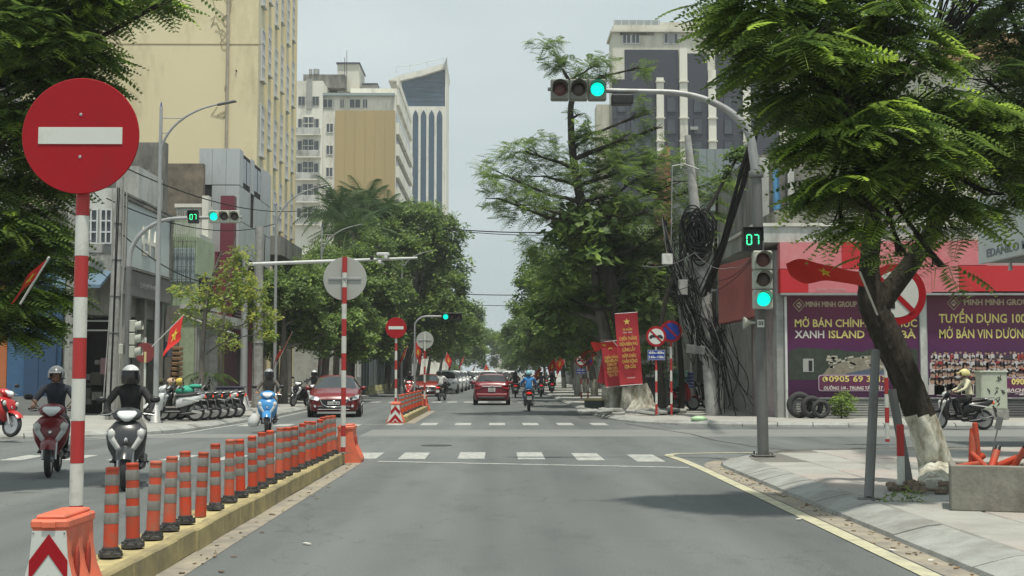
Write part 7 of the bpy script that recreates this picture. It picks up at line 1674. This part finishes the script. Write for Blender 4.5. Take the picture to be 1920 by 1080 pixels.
def tree(label, base, trunk, clumps, size, tpl, mats, probs, bark=BARK, wash=0.0, cat='tree', name='tree', group=None, droop=(0., .5), limb_r=.06, limbs=True, roll=.28, dens=1.0, rough_trunk=True, tb=14, sub=True, round_=1.0, nsg=5, lim=.3):
    """trunk: list of (world point, radius). clumps: (world centre, (rx,ry,rz), leaves)."""
    base = Vector(base); t = thing(name, label, cat, base, 0, group)
    tp = [Vector(p) - base for p, r in trunk]; tr_ = [r for p, r in trunk]
    # smooth the trunk path
    P, Rr = [], []
    for i in range(len(tp) - 1):
        for k in range(nsg):
            f = k / nsg; p0 = tp[max(i - 1, 0)]; p1 = tp[i]; p2 = tp[i + 1]; p3 = tp[min(i + 2, len(tp) - 1)]
            P.append(.5 * ((2 * p1) + (p2 - p0) * f + (2 * p0 - 5 * p1 + 4 * p2 - p3) * f * f + (3 * p1 - p0 - 3 * p2 + p3) * f ** 3)); Rr.append(tr_[i] * (1 - f) + tr_[i + 1] * f)
    P.append(tp[-1]); Rr.append(tr_[-1])
    g = MB(); g.tube(P, Rr, tb)
    if rough_trunk:
        rn = random.Random(int(base.x * 100)); nv = []
        for v in g.v:
            a = math.atan2(v[1] - 0, v[0]); w_ = 1; nv.append(v)
        k_ = tb
        for i, p in enumerate(P):
            ph = rn.uniform(0, .5)
            for j in range(k_):
                q = Vector(g.v[i * k_ + j]); q = p + (q - p) * (1 + (.09 if nsg == 5 else .05) * math.sin(j * (2.2 if nsg == 5 else 1.9) + i * (.5 if nsg == 5 else .12)) + rn.uniform(-.05, .05)); g.v[i * k_ + j] = tuple(q)
    if wash:
        for fi, f in enumerate(g.f):
            if sum(g.v[i][2] for i in f) / len(f) < wash: g.m[fi] = 1
    g.build('trunk', [bark, WASH], t)
    allp, alld = [], []
    rn = random.Random(len(clumps) * 7 + int(abs(base.x) * 10))
    for (c, r, n) in clumps:
        c = Vector(c) - base; n = int(n * dens)
        if limbs:
            hi = [i for i in range(len(P)) if i >= len(P) * lim]; bi = min(hi, key=lambda i: (P[i] - c).length + 1.6 * max(0, P[i].z - c.z + .35 * math.hypot(P[i].x - c.x, P[i].y - c.y))); a = P[bi]
            if (c - a).length > .25 and (round_ == 1.0 or rn.random() < .75):
                m1 = a.lerp(c, .5) + Vector((rn.uniform(-.3, .3), rn.uniform(-.3, .3), rn.uniform(-.25, .25))) * min(1, (c - a).length * .4); lr = min(limb_r, Rr[bi] * .8)
                e = c + Vector((c.x - a.x, c.y - a.y, 0)).normalized() * r[0] * .55 if (c - a).length > .1 else c
                bm_ = MB(); bm_.tube([a, a.lerp(m1, .5) + Vector((0, 0, .04)), m1, c, e], [lr, lr * .85, lr * .65, lr * .4, lr * .12], 8)
                for q in range(5):
                    d = Vector((rn.uniform(-1, 1) * r[0], rn.uniform(-1, 1) * r[1], rn.uniform(-.3, .9) * r[2])) * .85; bm_.tube([m1.lerp(c, rn.uniform(.2, .9)), c + d * .5, c + d], [lr * .3, lr * .2, lr * .08], 5)
                bm_.build('branch', bark, t)
        if n <= 0: continue
        if sub:
            # twigs carry the leaves: sub clusters inside the clump leave gaps between them
            ns = max(3, int(n / 26)); sc, sd_ = blob_points(c, (r[0], r[1], r[2] * round_), ns, .2)
            for q in range(ns):
                rr = (r[0] * .34 + size * .25, r[1] * .34 + size * .25, (r[2] * .36 + size * .12) * round_); p_, d_ = blob_points(sc[q], rr, max(1, n // ns), .1); allp.append(p_); alld.append(d_ * .5 + sd_[q] * 1.0)
        else:
            p_, d_ = blob_points(c, r, n); allp.append(p_); alld.append(d_)
    leaf_mesh('crown', np.concatenate(allp), np.concatenate(alld), size, tpl, mats, probs, t, droop, roll)
    return t

# ---- near right roadside tree
YN = 16.6; s_ = 2400 / YN
A = lambda px, py, dy=0.0: at(px, py, YN + dy)
AC = lambda px, py, dy=0.0: at(px, py, YN + dy - 2.6)
bp = gnd(1752, 925, .12)
cl = []
for (px, py, dy, rx, rz, n) in ((1405, 40, .2, .30, .22, 90), (1440, 10, -.2, .5, .3, 160), (1470, 95, .4, .38, .26, 120), (1432, 120, 0, .22, .16, 46), (1510, 195, -.1, .26, .18, 64), (1520, 70, -.5, .5, .32, 170), (1520, 170, .3, .48, .28, 160), (1600, 20, .3, .5, .32, 160),
        (1610, 150, .6, .5, .32, 160), (1670, 60, -.3, .45, .30, 130), (1555, 270, -.3, .32, .22, 84), (1590, 250, .5, .46, .28, 140), (1660, 240, -.5, .48, .28, 160), (1590, 350, -.2, .42, .22, 120), (1555, 345, .2, .26, .14, 40), (1670, 340, .3, .48, .25, 140),
        (1730, 190, .4, .45, .28, 130), (1750, 290, -.4, .48, .25, 150), (1805, 220, .0, .45, .26, 130), (1850, 300, .4, .46, .25, 120), (1850, 365, -.2, .36, .14, 60), (1760, 390, .1, .40, .16, 80), (1650, 420, -.4, .30, .10, 36), (1575, 425, .2, .26, .08, 20), (1790, 430, .0, .3, .08, 22),
        (1885, 250, -.2, .4, .25, 90), (1710, 110, .1, .28, .2, 40), (1760, 500, -.2, .18, .08, 8), (1690, 480, -.1, .2, .06, 8), (1362, 8, .2, .2, .12, 26), (1470, -60, 0, .7, .3, 150), (1620, -60, .2, .7, .3, 140), (1740, -50, .2, .3, .3, 40)):
    cl.append((AC(px, py, dy), (rx * .93, rx * .9, rz * .95), n * 1.4))
tree('big feathery leaved tree with whitewashed foot leaning over the near right corner', bp, [(bp - Vector((0, 0, .1)), .27), (A(1756, 890), .215), (A(1743, 830), .195), (A(1718, 760), .19), (A(1690, 690), .19), (A(1658, 620), .185), (A(1636, 570), .175), (A(1630, 500), .125), (A(1636, 420, -.2), .115), (A(1632, 340, -.6), .09), (AC(1600, 220), .07), (AC(1540, 120), .045)],
     cl, .45, 'fine', LEAF, [.24, .38, .26, .12], bark=BARK, wash=.88, droop=(.0, .55), limb_r=.045, tb=34, nsg=12, lim=.66)
# second stem of the fork
fk = MB(); pts = [A(1640, 590), A(1668, 545), A(1700, 505), A(1735, 455, -.2), A(1770, 390, -.6), AC(1800, 300)]
sp_t = bpy.data.objects['tree']; lp_ = [p - bp for p in pts]
fk.tube(lp_, [.13, .14, .125, .115, .09, .05], 14); fk.build('fork_stem', BARK, sp_t)
nub = MB(); rn = random.Random(21)
for k in range(60):
    a = rn.uniform(0, 6.28); rr = rn.uniform(.22, .55); nub.box((rr * math.cos(a), rr * math.sin(a) * .7, .02 + rn.uniform(0, .16) * (1 - rr)), (rn.uniform(.04, .16), rn.uniform(.03, .07), rn.uniform(.02, .07)), rz=rn.uniform(0, 6), rx=rn.uniform(-.5, .5), b=.008)
nb = nub.build('root_rubble', M('root_rubble', (.19, .15, .11), .95, var=.4, scale=9), sp_t); nb['kind'] = 'stuff'
P_, D_ = blob_points((gnd(1690, 940, .14).x, gnd(1690, 940, .14).y, .18), (.28, .12, .10), 40)
o = leaf_mesh('weeds', P_, D_, .10, 'broad', LEAF[1:3] , [.6, .4], None); tag(o, 'low weeds growing on the kerb at the foot of the right stake', 'weeds', None, 'stuff')

# ---- dark tree at the far upper right
cl = [(at(px, py, 21 + dy), (rx, rx, rz), n) for (px, py, dy, rx, rz, n) in ((1870, 60, 0, .7, .6, 260), (1900, 160, .3, .7, .6, 260), (1850, 150, -.3, .5, .5, 140), (1930, 40, 0, .8, .7, 240), (1900, 250, .2, .6, .5, 170), (1950, 150, 0, .8, .8, 240), (1880, -30, 0, .8, .5, 160), (1860, 220, .4, .4, .35, 70))]
b_ = Vector((at(2010, 900, 21).x, 21, .12))
tree('dark feathery crown filling the upper right corner', b_, [(b_, .25), (b_ + Vector((-.1, 0, 2)), .2), (b_ + Vector((-.3, 0, 4)), .15), (at(1930, 120, 21), .08)], cl, .5, 'fine', LEAF, [.62, .32, .05, .01], limb_r=.05)
# ---- near left tree
YQ = 17.5
cl = []
rn = random.Random(31)
for (px, py, rx, rz, n) in ((30, 60, .6, .4, 190), (110, 30, .6, .35, 190), (190, 15, .4, .22, 100), (245, -5, .28, .14, 40), (100, 110, .55, .35, 180), (50, 170, .6, .4, 180), (165, 95, .32, .24, 80), (130, 180, .4, .25, 90), (20, 260, .6, .45, 180), (180, 150, .2, .14, 22), (50, 330, .5, .3, 130), (20, 420, .45, .3, 110), (-60, 150, .9, .8, 220), (-60, 380, .8, .8, 200), (80, 260, .45, .3, 100),
        (50, 500, .28, .16, 46), (5, 565, .32, .18, 55), (65, 450, .22, .14, 30), (90, 400, .18, .12, 20), (338, -12, .16, .10, 14), (140, -60, 1.0, .35, 200), (-10, 480, .4, .3, 80), (15, 630, .26, .10, 34), (60, 600, .2, .10, 26), (100, 470, .2, .12, 26), (-10, 560, .5, .25, 90), (20, 600, .34, .16, 70), (70, 560, .3, .14, 60), (95, 500, .26, .13, 46), (40, 450, .35, .2, 60), (-10, -20, .8, .4, 140), (70, 530, .18, .07, 12)):
    cl.append((at(px, py, YQ + rn.uniform(-.7, .7)), (rx, rx, rz), n * 1.8))
b_ = Vector((at(-190, 900, YQ).x, YQ, .12))
tree('dense dark feathery tree hanging in from the upper left behind the no entry sign', b_, [(b_, .3), (b_ + Vector((.1, 0, 2)), .25), (b_ + Vector((.3, 0, 3.8)), .2), (at(-80, 250, YQ), .14), (at(0, 120, YQ), .08)], cl, .46, 'fine', LEAF, [.36, .36, .19, .09], limb_r=.05)

# ---- yellowish thin trees on the left pavement
for (lab, px, py, Y, cs) in (('thin yellow green tree with sparse leaves in front of the maroon shop', 376, 790, 41.5, ((400, 530, .45, .35, 30), (440, 500, .5, .45, 60), (470, 545, .55, .5, 95), (490, 590, .5, .4, 80), (430, 560, .5, .4, 50), (380, 560, .5, .3, 40), (345, 540, .4, .2, 28), (420, 610, .4, .3, 24), (500, 625, .28, .16, 30), (448, 470, .3, .2, 20), (355, 590, .4, .3, 30))),
                          ('slender young tree right of the first thin one by the maroon doors', 413, 785, 44, ((430, 640, .4, .3, 26), (400, 600, .3, .3, 20), (455, 520, .3, .25, 24), (470, 470, .2, .3, 8)))):
    b_ = gnd(px, py, .12); b_ = Vector((at(px, py, Y).x, Y, .12)); q = lambda a, c, d=0: at(a, c, Y + d)
    tr_ = [(b_, .11), (q(px + 2, 700), .09), (q(px + 6, 620), .075), (q(px + 16, 540), .05), (q(px + 40, 470), .02)] if px == 376 else [(b_, .07), (q(px, 690), .06), (q(px + 6, 600), .045), (q(px + 16, 520), .025), (q(px + 30, 440), .012)]
    tree(lab, b_, tr_, [(q(a, c, random.uniform(-.5, .5)), (rx, rx, rz), n * 1.6) for a, c, rx, rz, n in cs], .26, 'broad', LEAFY, [.42, .28, .30], bark=BARKG, limb_r=.03, sub=False, name='young_tree')
# small potted palm leaves near parked bikes
b_ = Vector((at(392, 745, 43).x, 43, .12)); tree('small dark drooping plant behind the parked motorbikes', b_, [(b_, .04), (b_ + Vector((0, 0, 1.3)), .03)], [(b_ + Vector((0, 0, 1.35)), (.1, .1, .08), 16)], .75, 'palm', LEAF[:2], [.6, .4], limbs=False, name='potted_plant', cat='plant', droop=(-.2, .3), sub=False)

# ---- palms before the white block
for k, (px, py, Y, n, lab) in enumerate(((632, 400, 92, 46, 'tall palm with bushy dark head in front of the tan panel, left one'), (688, 392, 95, 44, 'palm head in front of the tan panel, middle one'), (728, 400, 98, 36, 'palm head right of the tan panel partly hidden by leaves'), (660, 440, 88, 40, 'lower palm head below the two taller ones'))):
    c = at(px, py, Y); b_ = Vector((c.x, Y, .12)); tree(lab, b_, [(b_, .25), (b_ + Vector((.1, 0, 5)), .2), (c - Vector((0, 0, .3)), .18), (c, .16)], [(c, (.4, .4, .35), n * 1.5)], 2.5, 'palm', [leafmat('palm_green', (.075, .13, .05)), leafmat('leaf_dark', (.078, .132, .036))], [.7, .3], bark=BARKG, limbs=False, name='palm_tree', cat='palm', droop=(-1.2, 1.0), sub=False)

# ---- generic street tree
def street_tree(label, x, Y, h, reach, side, n, mats=LEAFB, probs=(.4, .3, .2, .1), lean=0.0, wash=1.0, low=2.6, size=.8, tpl='broad', seed=0, bark=BARKG, r=.28, clump=13, name='street_tree', group='street trees'):
    rn = random.Random(seed); b_ = Vector((x, Y, .12)); cl = []; top = Vector((x + lean, Y, h * .55)); R3 = reach
    for k in range(clump):
        a = 2 * math.pi * k / clump + rn.uniform(-.3, .3); rr = R3 * rn.uniform(.35, .75); z_ = low + (h - low) * rn.uniform(.15, .8)
        cl.append((Vector((x + lean + rr * math.cos(a), Y + rr * math.sin(a), z_)), (R3 * .30, R3 * .30, (h - low) * .15), n / clump))
    for k in range(3): cl.append((Vector((x + lean + rn.uniform(-.35, .35) * R3, Y + rn.uniform(-.3, .3) * R3, h * (.72 + .08 * k))), (R3 * .42, R3 * .42, (h - low) * .17), n / clump * .9))
    return tree(label, b_, [(b_, r * 1.25), (b_ + Vector((lean * .1, 0, 1.0)), r), (b_ + Vector((lean * .4, 0, h * .3)), r * .8), (top, r * .5), (top + Vector((lean * .2, 0, h * .25)), r * .15)], cl, size, tpl, mats, list(probs), bark=bark, wash=wash, limb_r=r * .4, name=name, group=group, tb=10)

# ---- right side: leaning tree with banners, whitewashed roots
YL2 = 46.5; q = lambda a, c, d=0: at(a, c, YL2 + d)
b_ = Vector((at(1205, 782, YL2).x, YL2, .1))
cl = [(q(px, py, dy), (rx, rx, rz), n) for (px, py, dy, rx, rz, n) in (
    (1035, 95, 0, .55, .35, 40), (1060, 135, .4, .9, .25, 44), (1110, 125, -.3, .6, .3, 46), (1150, 132, .2, .8, .22, 40), (1195, 128, .5, .5, .25, 24), (1020, 85, 0, .5, .16, 18), (1085, 215, 0, .3, .12, 8),
    (1205, 212, .0, .6, .3, 26), (1232, 240, .3, .4, .22, 14), (1165, 262, -.2, .5, .35, 30),
    (985, 285, 0, 1.2, .4, 90), (950, 330, -.5, 1.2, .45, 100), (935, 372, .4, .9, .3, 50), (1020, 330, .5, 1.3, .5, 120), (1050, 270, 0, 1.0, .4, 70), (1000, 385, -.4, 1.3, .5, 110), (1080, 330, 1.5, 1.3, .5, 110), (1100, 260, 0, .9, .3, 50), (1130, 330, -.5, 1.3, .5, 120),
    (1060, 400, 1.8, 1.5, .6, 150), (1130, 400, 2.0, 1.5, .6, 160), (1200, 330, .5, 1.3, .5, 140), (1170, 300, .8, .9, .5, 80), (1235, 300, .6, 1.0, .4, 80), (1110, 300, 1.2, 1.0, .5, 70), (1260, 340, 0, 1.3, .6, 150), (1310, 350, .8, .8, .6, 60), (1200, 400, -.5, 1.5, .6, 160), (1270, 420, .5, 1.3, .7, 140), (1050, 470, 1.8, 1.4, .6, 150), (1110, 500, 2.0, 1.3, .6, 110), (1190, 480, 1.6, 1.4, .6, 150), (1230, 540, 0, 1.2, .6, 120), (1070, 560, 1.8, 1.2, .5, 110), (1240, 600, .5, .9, .45, 70), (1140, 560, 2.2, 1.3, .6, 110), (1040, 530, 0, 1.0, .5, 90))]
T2 = tree('tall leaning tree with whitewashed root buttress, ladder of airy branches above the red banners', b_, [(b_, .50), (q(1200, 745), .42), (q(1188, 700), .36), (q(1165, 600), .31), (q(1140, 520), .27), (q(1108, 450), .22), (q(1090, 380), .17), (q(1075, 300), .14), (q(1070, 210), .11), (q(1074, 170), .09), (q(1055, 130), .04)],
     cl, .40, 'mid', LEAFB, [.22, .32, .26, .20], bark=BARK, wash=1.05, limb_r=.08, tb=16, dens=2.6, droop=(-.5, .8), round_=1.7)
g = MB(); rn = random.Random(14)
for k in range(11):
    a = rn.uniform(0, 6.28); x0 = rn.uniform(-.9, .35); rr = rn.uniform(.5, 1.1); g.tube([(x0, -.1, rn.uniform(.7, 1.0)), (x0 + .15 * math.cos(a), -.2, .5), (x0 + rr * .5 * math.cos(a), -.25 + .2 * math.sin(a), .15), (x0 + rr * math.cos(a), -.2 + .5 * math.sin(a), .0)], [.17, .2, .2, .08], 9)
g.build('root_buttress', WASH, T2)
g = MB()
for k in range(30): g.box((rn.uniform(-2.4, 1.2), rn.uniform(-3.6, -.6), .06 + rn.uniform(0, .12)), (rn.uniform(.3, .9), rn.uniform(.15, .35), .10), b=.02, rz=rn.uniform(-.6, .9), rx=rn.uniform(-.3, .3), ry=rn.uniform(-.15, .15))
g.build('lifted_paving', KERB, T2)['kind'] = 'stuff'
b_ = Vector((at(1150, 775, 47.6).x, 47.6, .1))
street_tree('second whitewashed trunk close left of the leaning tree', b_.x, 47.6, 8.6, 2.8, 1, 900, lean=-.6, seed=41, r=.34, low=3.0)

for k, (x, Y, h, rc, lean, n, lab) in enumerate(((6.4, 58, 8.6, 3.6, -1.3, 1500, 'first street tree beyond the leaning one on the right'), (6.0, 68, 9.0, 3.9, -1.2, 1500, 'second street tree beyond the leaning one on the right'), (6.0, 79, 9.4, 4.1, -1.1, 1500, 'third tree of the right row with lighter leaves'), (6.3, 91, 9.6, 4.3, -1.0, 1400, 'fourth tree of the right row'), (6.4, 105, 9.6, 4.5, -1.0, 1300, 'fifth tree of the right row behind the far banners'), (6.3, 121, 10, 4.8, -.9, 1200, 'sixth tree of the right row'), (6.2, 140, 10.2, 5.0, -.9, 1100, 'seventh tree of the right row, far off'), (6.2, 165, 10.4, 5.4, -.8, 1000, 'eighth tree of the right row near the vanishing point'), (6, 195, 10.6, 5.8, -.8, 900, 'ninth tree of the right row near the vanishing point'), (5.5, 230, 11, 6.2, -.8, 900, 'farthest tree of the right row'))):
    street_tree(lab, x, Y, h, rc, 1, n * 3.4, probs=(.15, .30, .30, .25) if k % 2 else (.42, .3, .18, .1), mats=LEAFB if k % 2 == 0 else LEAF[:3] + LEAF[2:3], lean=lean, seed=50 + k, size=.38 + .04 * k, low=1.6, r=.2)
for k, (x, Y, h, rc, lean, n, lab) in enumerate(((-10.0, 60, 6.8, 2.4, .0, 900, 'dark low tree right of the hotel canopy'), (-9.2, 68, 7.4, 3.0, .4, 1300, 'bright green drooping tree behind the grey round sign back'), (-10.5, 76, 9.2, 3.8, .2, 1500, 'dark broad tree beside the hotel canopy'), (-9.9, 84, 11.0, 4.2, .6, 1900, 'big tree in front of the white block left of the palms'), (-7.2, 96, 15.2, 5.0, .9, 2600, 'largest left tree with hanging roots beside the glass tower'), (-8.2, 110, 14.6, 4.8, 1.0, 1700, 'tall tree right behind the one with hanging roots'),
        (-8, 126, 11.4, 5.0, 1.2, 1300, 'left row tree behind the distant green signal'), (-8, 144, 11, 5.2, 1.2, 1100, 'left row tree above the oncoming cars'), (-7.6, 165, 10.8, 5.4, 1.2, 1000, 'left row tree far off'), (-7.4, 190, 10.8, 5.8, 1.2, 900, 'left row tree near the vanishing point'), (-7, 225, 11, 6.2, 1.2, 900, 'farthest tree of the left row'))):
    street_tree(lab, x, Y, h, rc, -1, n * 3.4, probs=(.22, .32, .28, .18) if k != 1 else (.1, .3, .3, .3), mats=LEAFB, lean=lean, seed=70 + k, size=.40 + .04 * k, low=2.2 if k < 4 else 3.2, wash=0 if k < 4 else 1.0, r=.2 if k != 4 else .6)
# hanging roots and several stems of the biggest left tree
t = bpy.data.objects.get('street_tree.%03d' % 0)
big = [o for o in bpy.data.objects if o.get('label', '').startswith('largest left tree')][0]; g = MB(); rn = random.Random(77)
for k in range(16):
    x0 = rn.uniform(-1.6, 1.6); y0 = rn.uniform(-1.5, .5); z1_ = rn.uniform(5, 9); g.tube([(x0 * .5, y0, 0 if k % 3 == 0 else rn.uniform(2, 4)), (x0 * .8, y0, z1_ * .5), (x0 * 1.5, y0, z1_)], [.12 if k % 3 == 0 else .04, .10 if k % 3 == 0 else .04, .03], 6)
g.build('aerial_roots', BARKG, big)['kind'] = 'stuff'
for k, (x, Y, h, lab) in enumerate(((-3, 300, 13, 'rounded tree closing the far end of the street, left'), (3.4, 310, 12.4, 'rounded tree closing the far end of the street, right'), (-9, 270, 14, 'broad far tree left of the street end'), (9, 280, 14, 'broad far tree right of the street end'))):
    street_tree(lab, x, Y, h, 6.0, 1, 900, mats=LEAFB, lean=0, seed=90 + k, size=1.2, low=1.5 if abs(x) > 5 else 2.8, wash=0)
# bush under the left poster, bush at far right, hanging plant by the signal
b_ = Vector((at(1578, 790, 40.3).x, 40.3, .12)); tree('leafy green bush growing under the left purple poster', b_, [(b_, .03), (b_ + Vector((0, 0, .45)), .02)], [(b_ + Vector((0, 0, .48)), (.42, .3, .36), 330)], .17, 'broad', LEAF[1:], [.5, .35, .15], limbs=False, name='bush', cat='bush', sub=False)
b_ = Vector((at(1385, 300, 30).x, 44, .12)); c = at(1385, 290, 44)
tree('tuft of leaves hanging beside the bend of the main signal arm', b_, [(b_, .1), (b_ + Vector((.1, 0, 4)), .08), (c, .05)], [(c, (.5, .4, .45), 90), (c + Vector((-.2, 0, -.6)), (.3, .3, .4), 40)], .4, 'broad', LEAF[:3], [.5, .3, .2], name='creeper', cat='plant', limb_r=.03)
b_ = Vector((at(1350, 390, 45).x, 47, .12)); c = at(1345, 360, 47)
tree('light green twigs right of the leaning concrete pole top', b_, [(b_, .1), (b_ + Vector((.1, 0, 4)), .08), (c, .03)], [(c + Vector((x_, 0, z_)), (.5, .4, .35), 60) for x_, z_ in ((0, 0), (-.3, -.9), (.2, .4), (-.7, -1.5))], .5, 'mid', LEAF[1:3] + LEAF[2:3], [.5, .3, .2], name='young_tree', limb_r=.03)
for k in range(2):
    px, py, Y = ((1255, 470, 48), (1215, 640, 50))[k]; c = at(px, py, Y); b_ = Vector((c.x + .4, Y, .12))
    tree(('bushy small tree filling the gap left of the cable tangle', 'low dark tree behind the two round signs')[k], b_, [(b_, .12), (b_ + Vector((0, 0, 2)), .1), (c, .04)], [(c + Vector((x_, y_, z_)), (.9, .8, .5), 120) for x_, y_, z_ in ((0, 0, 0), (.6, .4, -1.1), (-.5, .2, -.8), (.3, 0, .8), (-.3, .5, -1.9))], .5, 'mid', LEAFB, [.5, .3, .15, .05], name='young_tree', limb_r=.04)

# ================================================================== air
HAZE = True
if HAZE:
    hz = MB().box((0, 190, 45), (900, 520, 92)).build('haze', [bpy.data.materials.new('haze')]); hz['kind'] = 'stuff'; hz['label'] = 'thin humid haze in the air'
    m = hz.data.materials[0]; m.use_nodes = True; m.node_tree.nodes.clear(); o_ = m.node_tree.nodes.new('ShaderNodeOutputMaterial'); v_ = m.node_tree.nodes.new('ShaderNodeVolumePrincipled')
    v_.inputs['Color'].default_value = (.86, .9, .92, 1); v_.inputs['Density'].default_value = .0006; v_.inputs['Anisotropy'].default_value = .2; m.node_tree.links.new(v_.outputs[0], o_.inputs['Volume'])
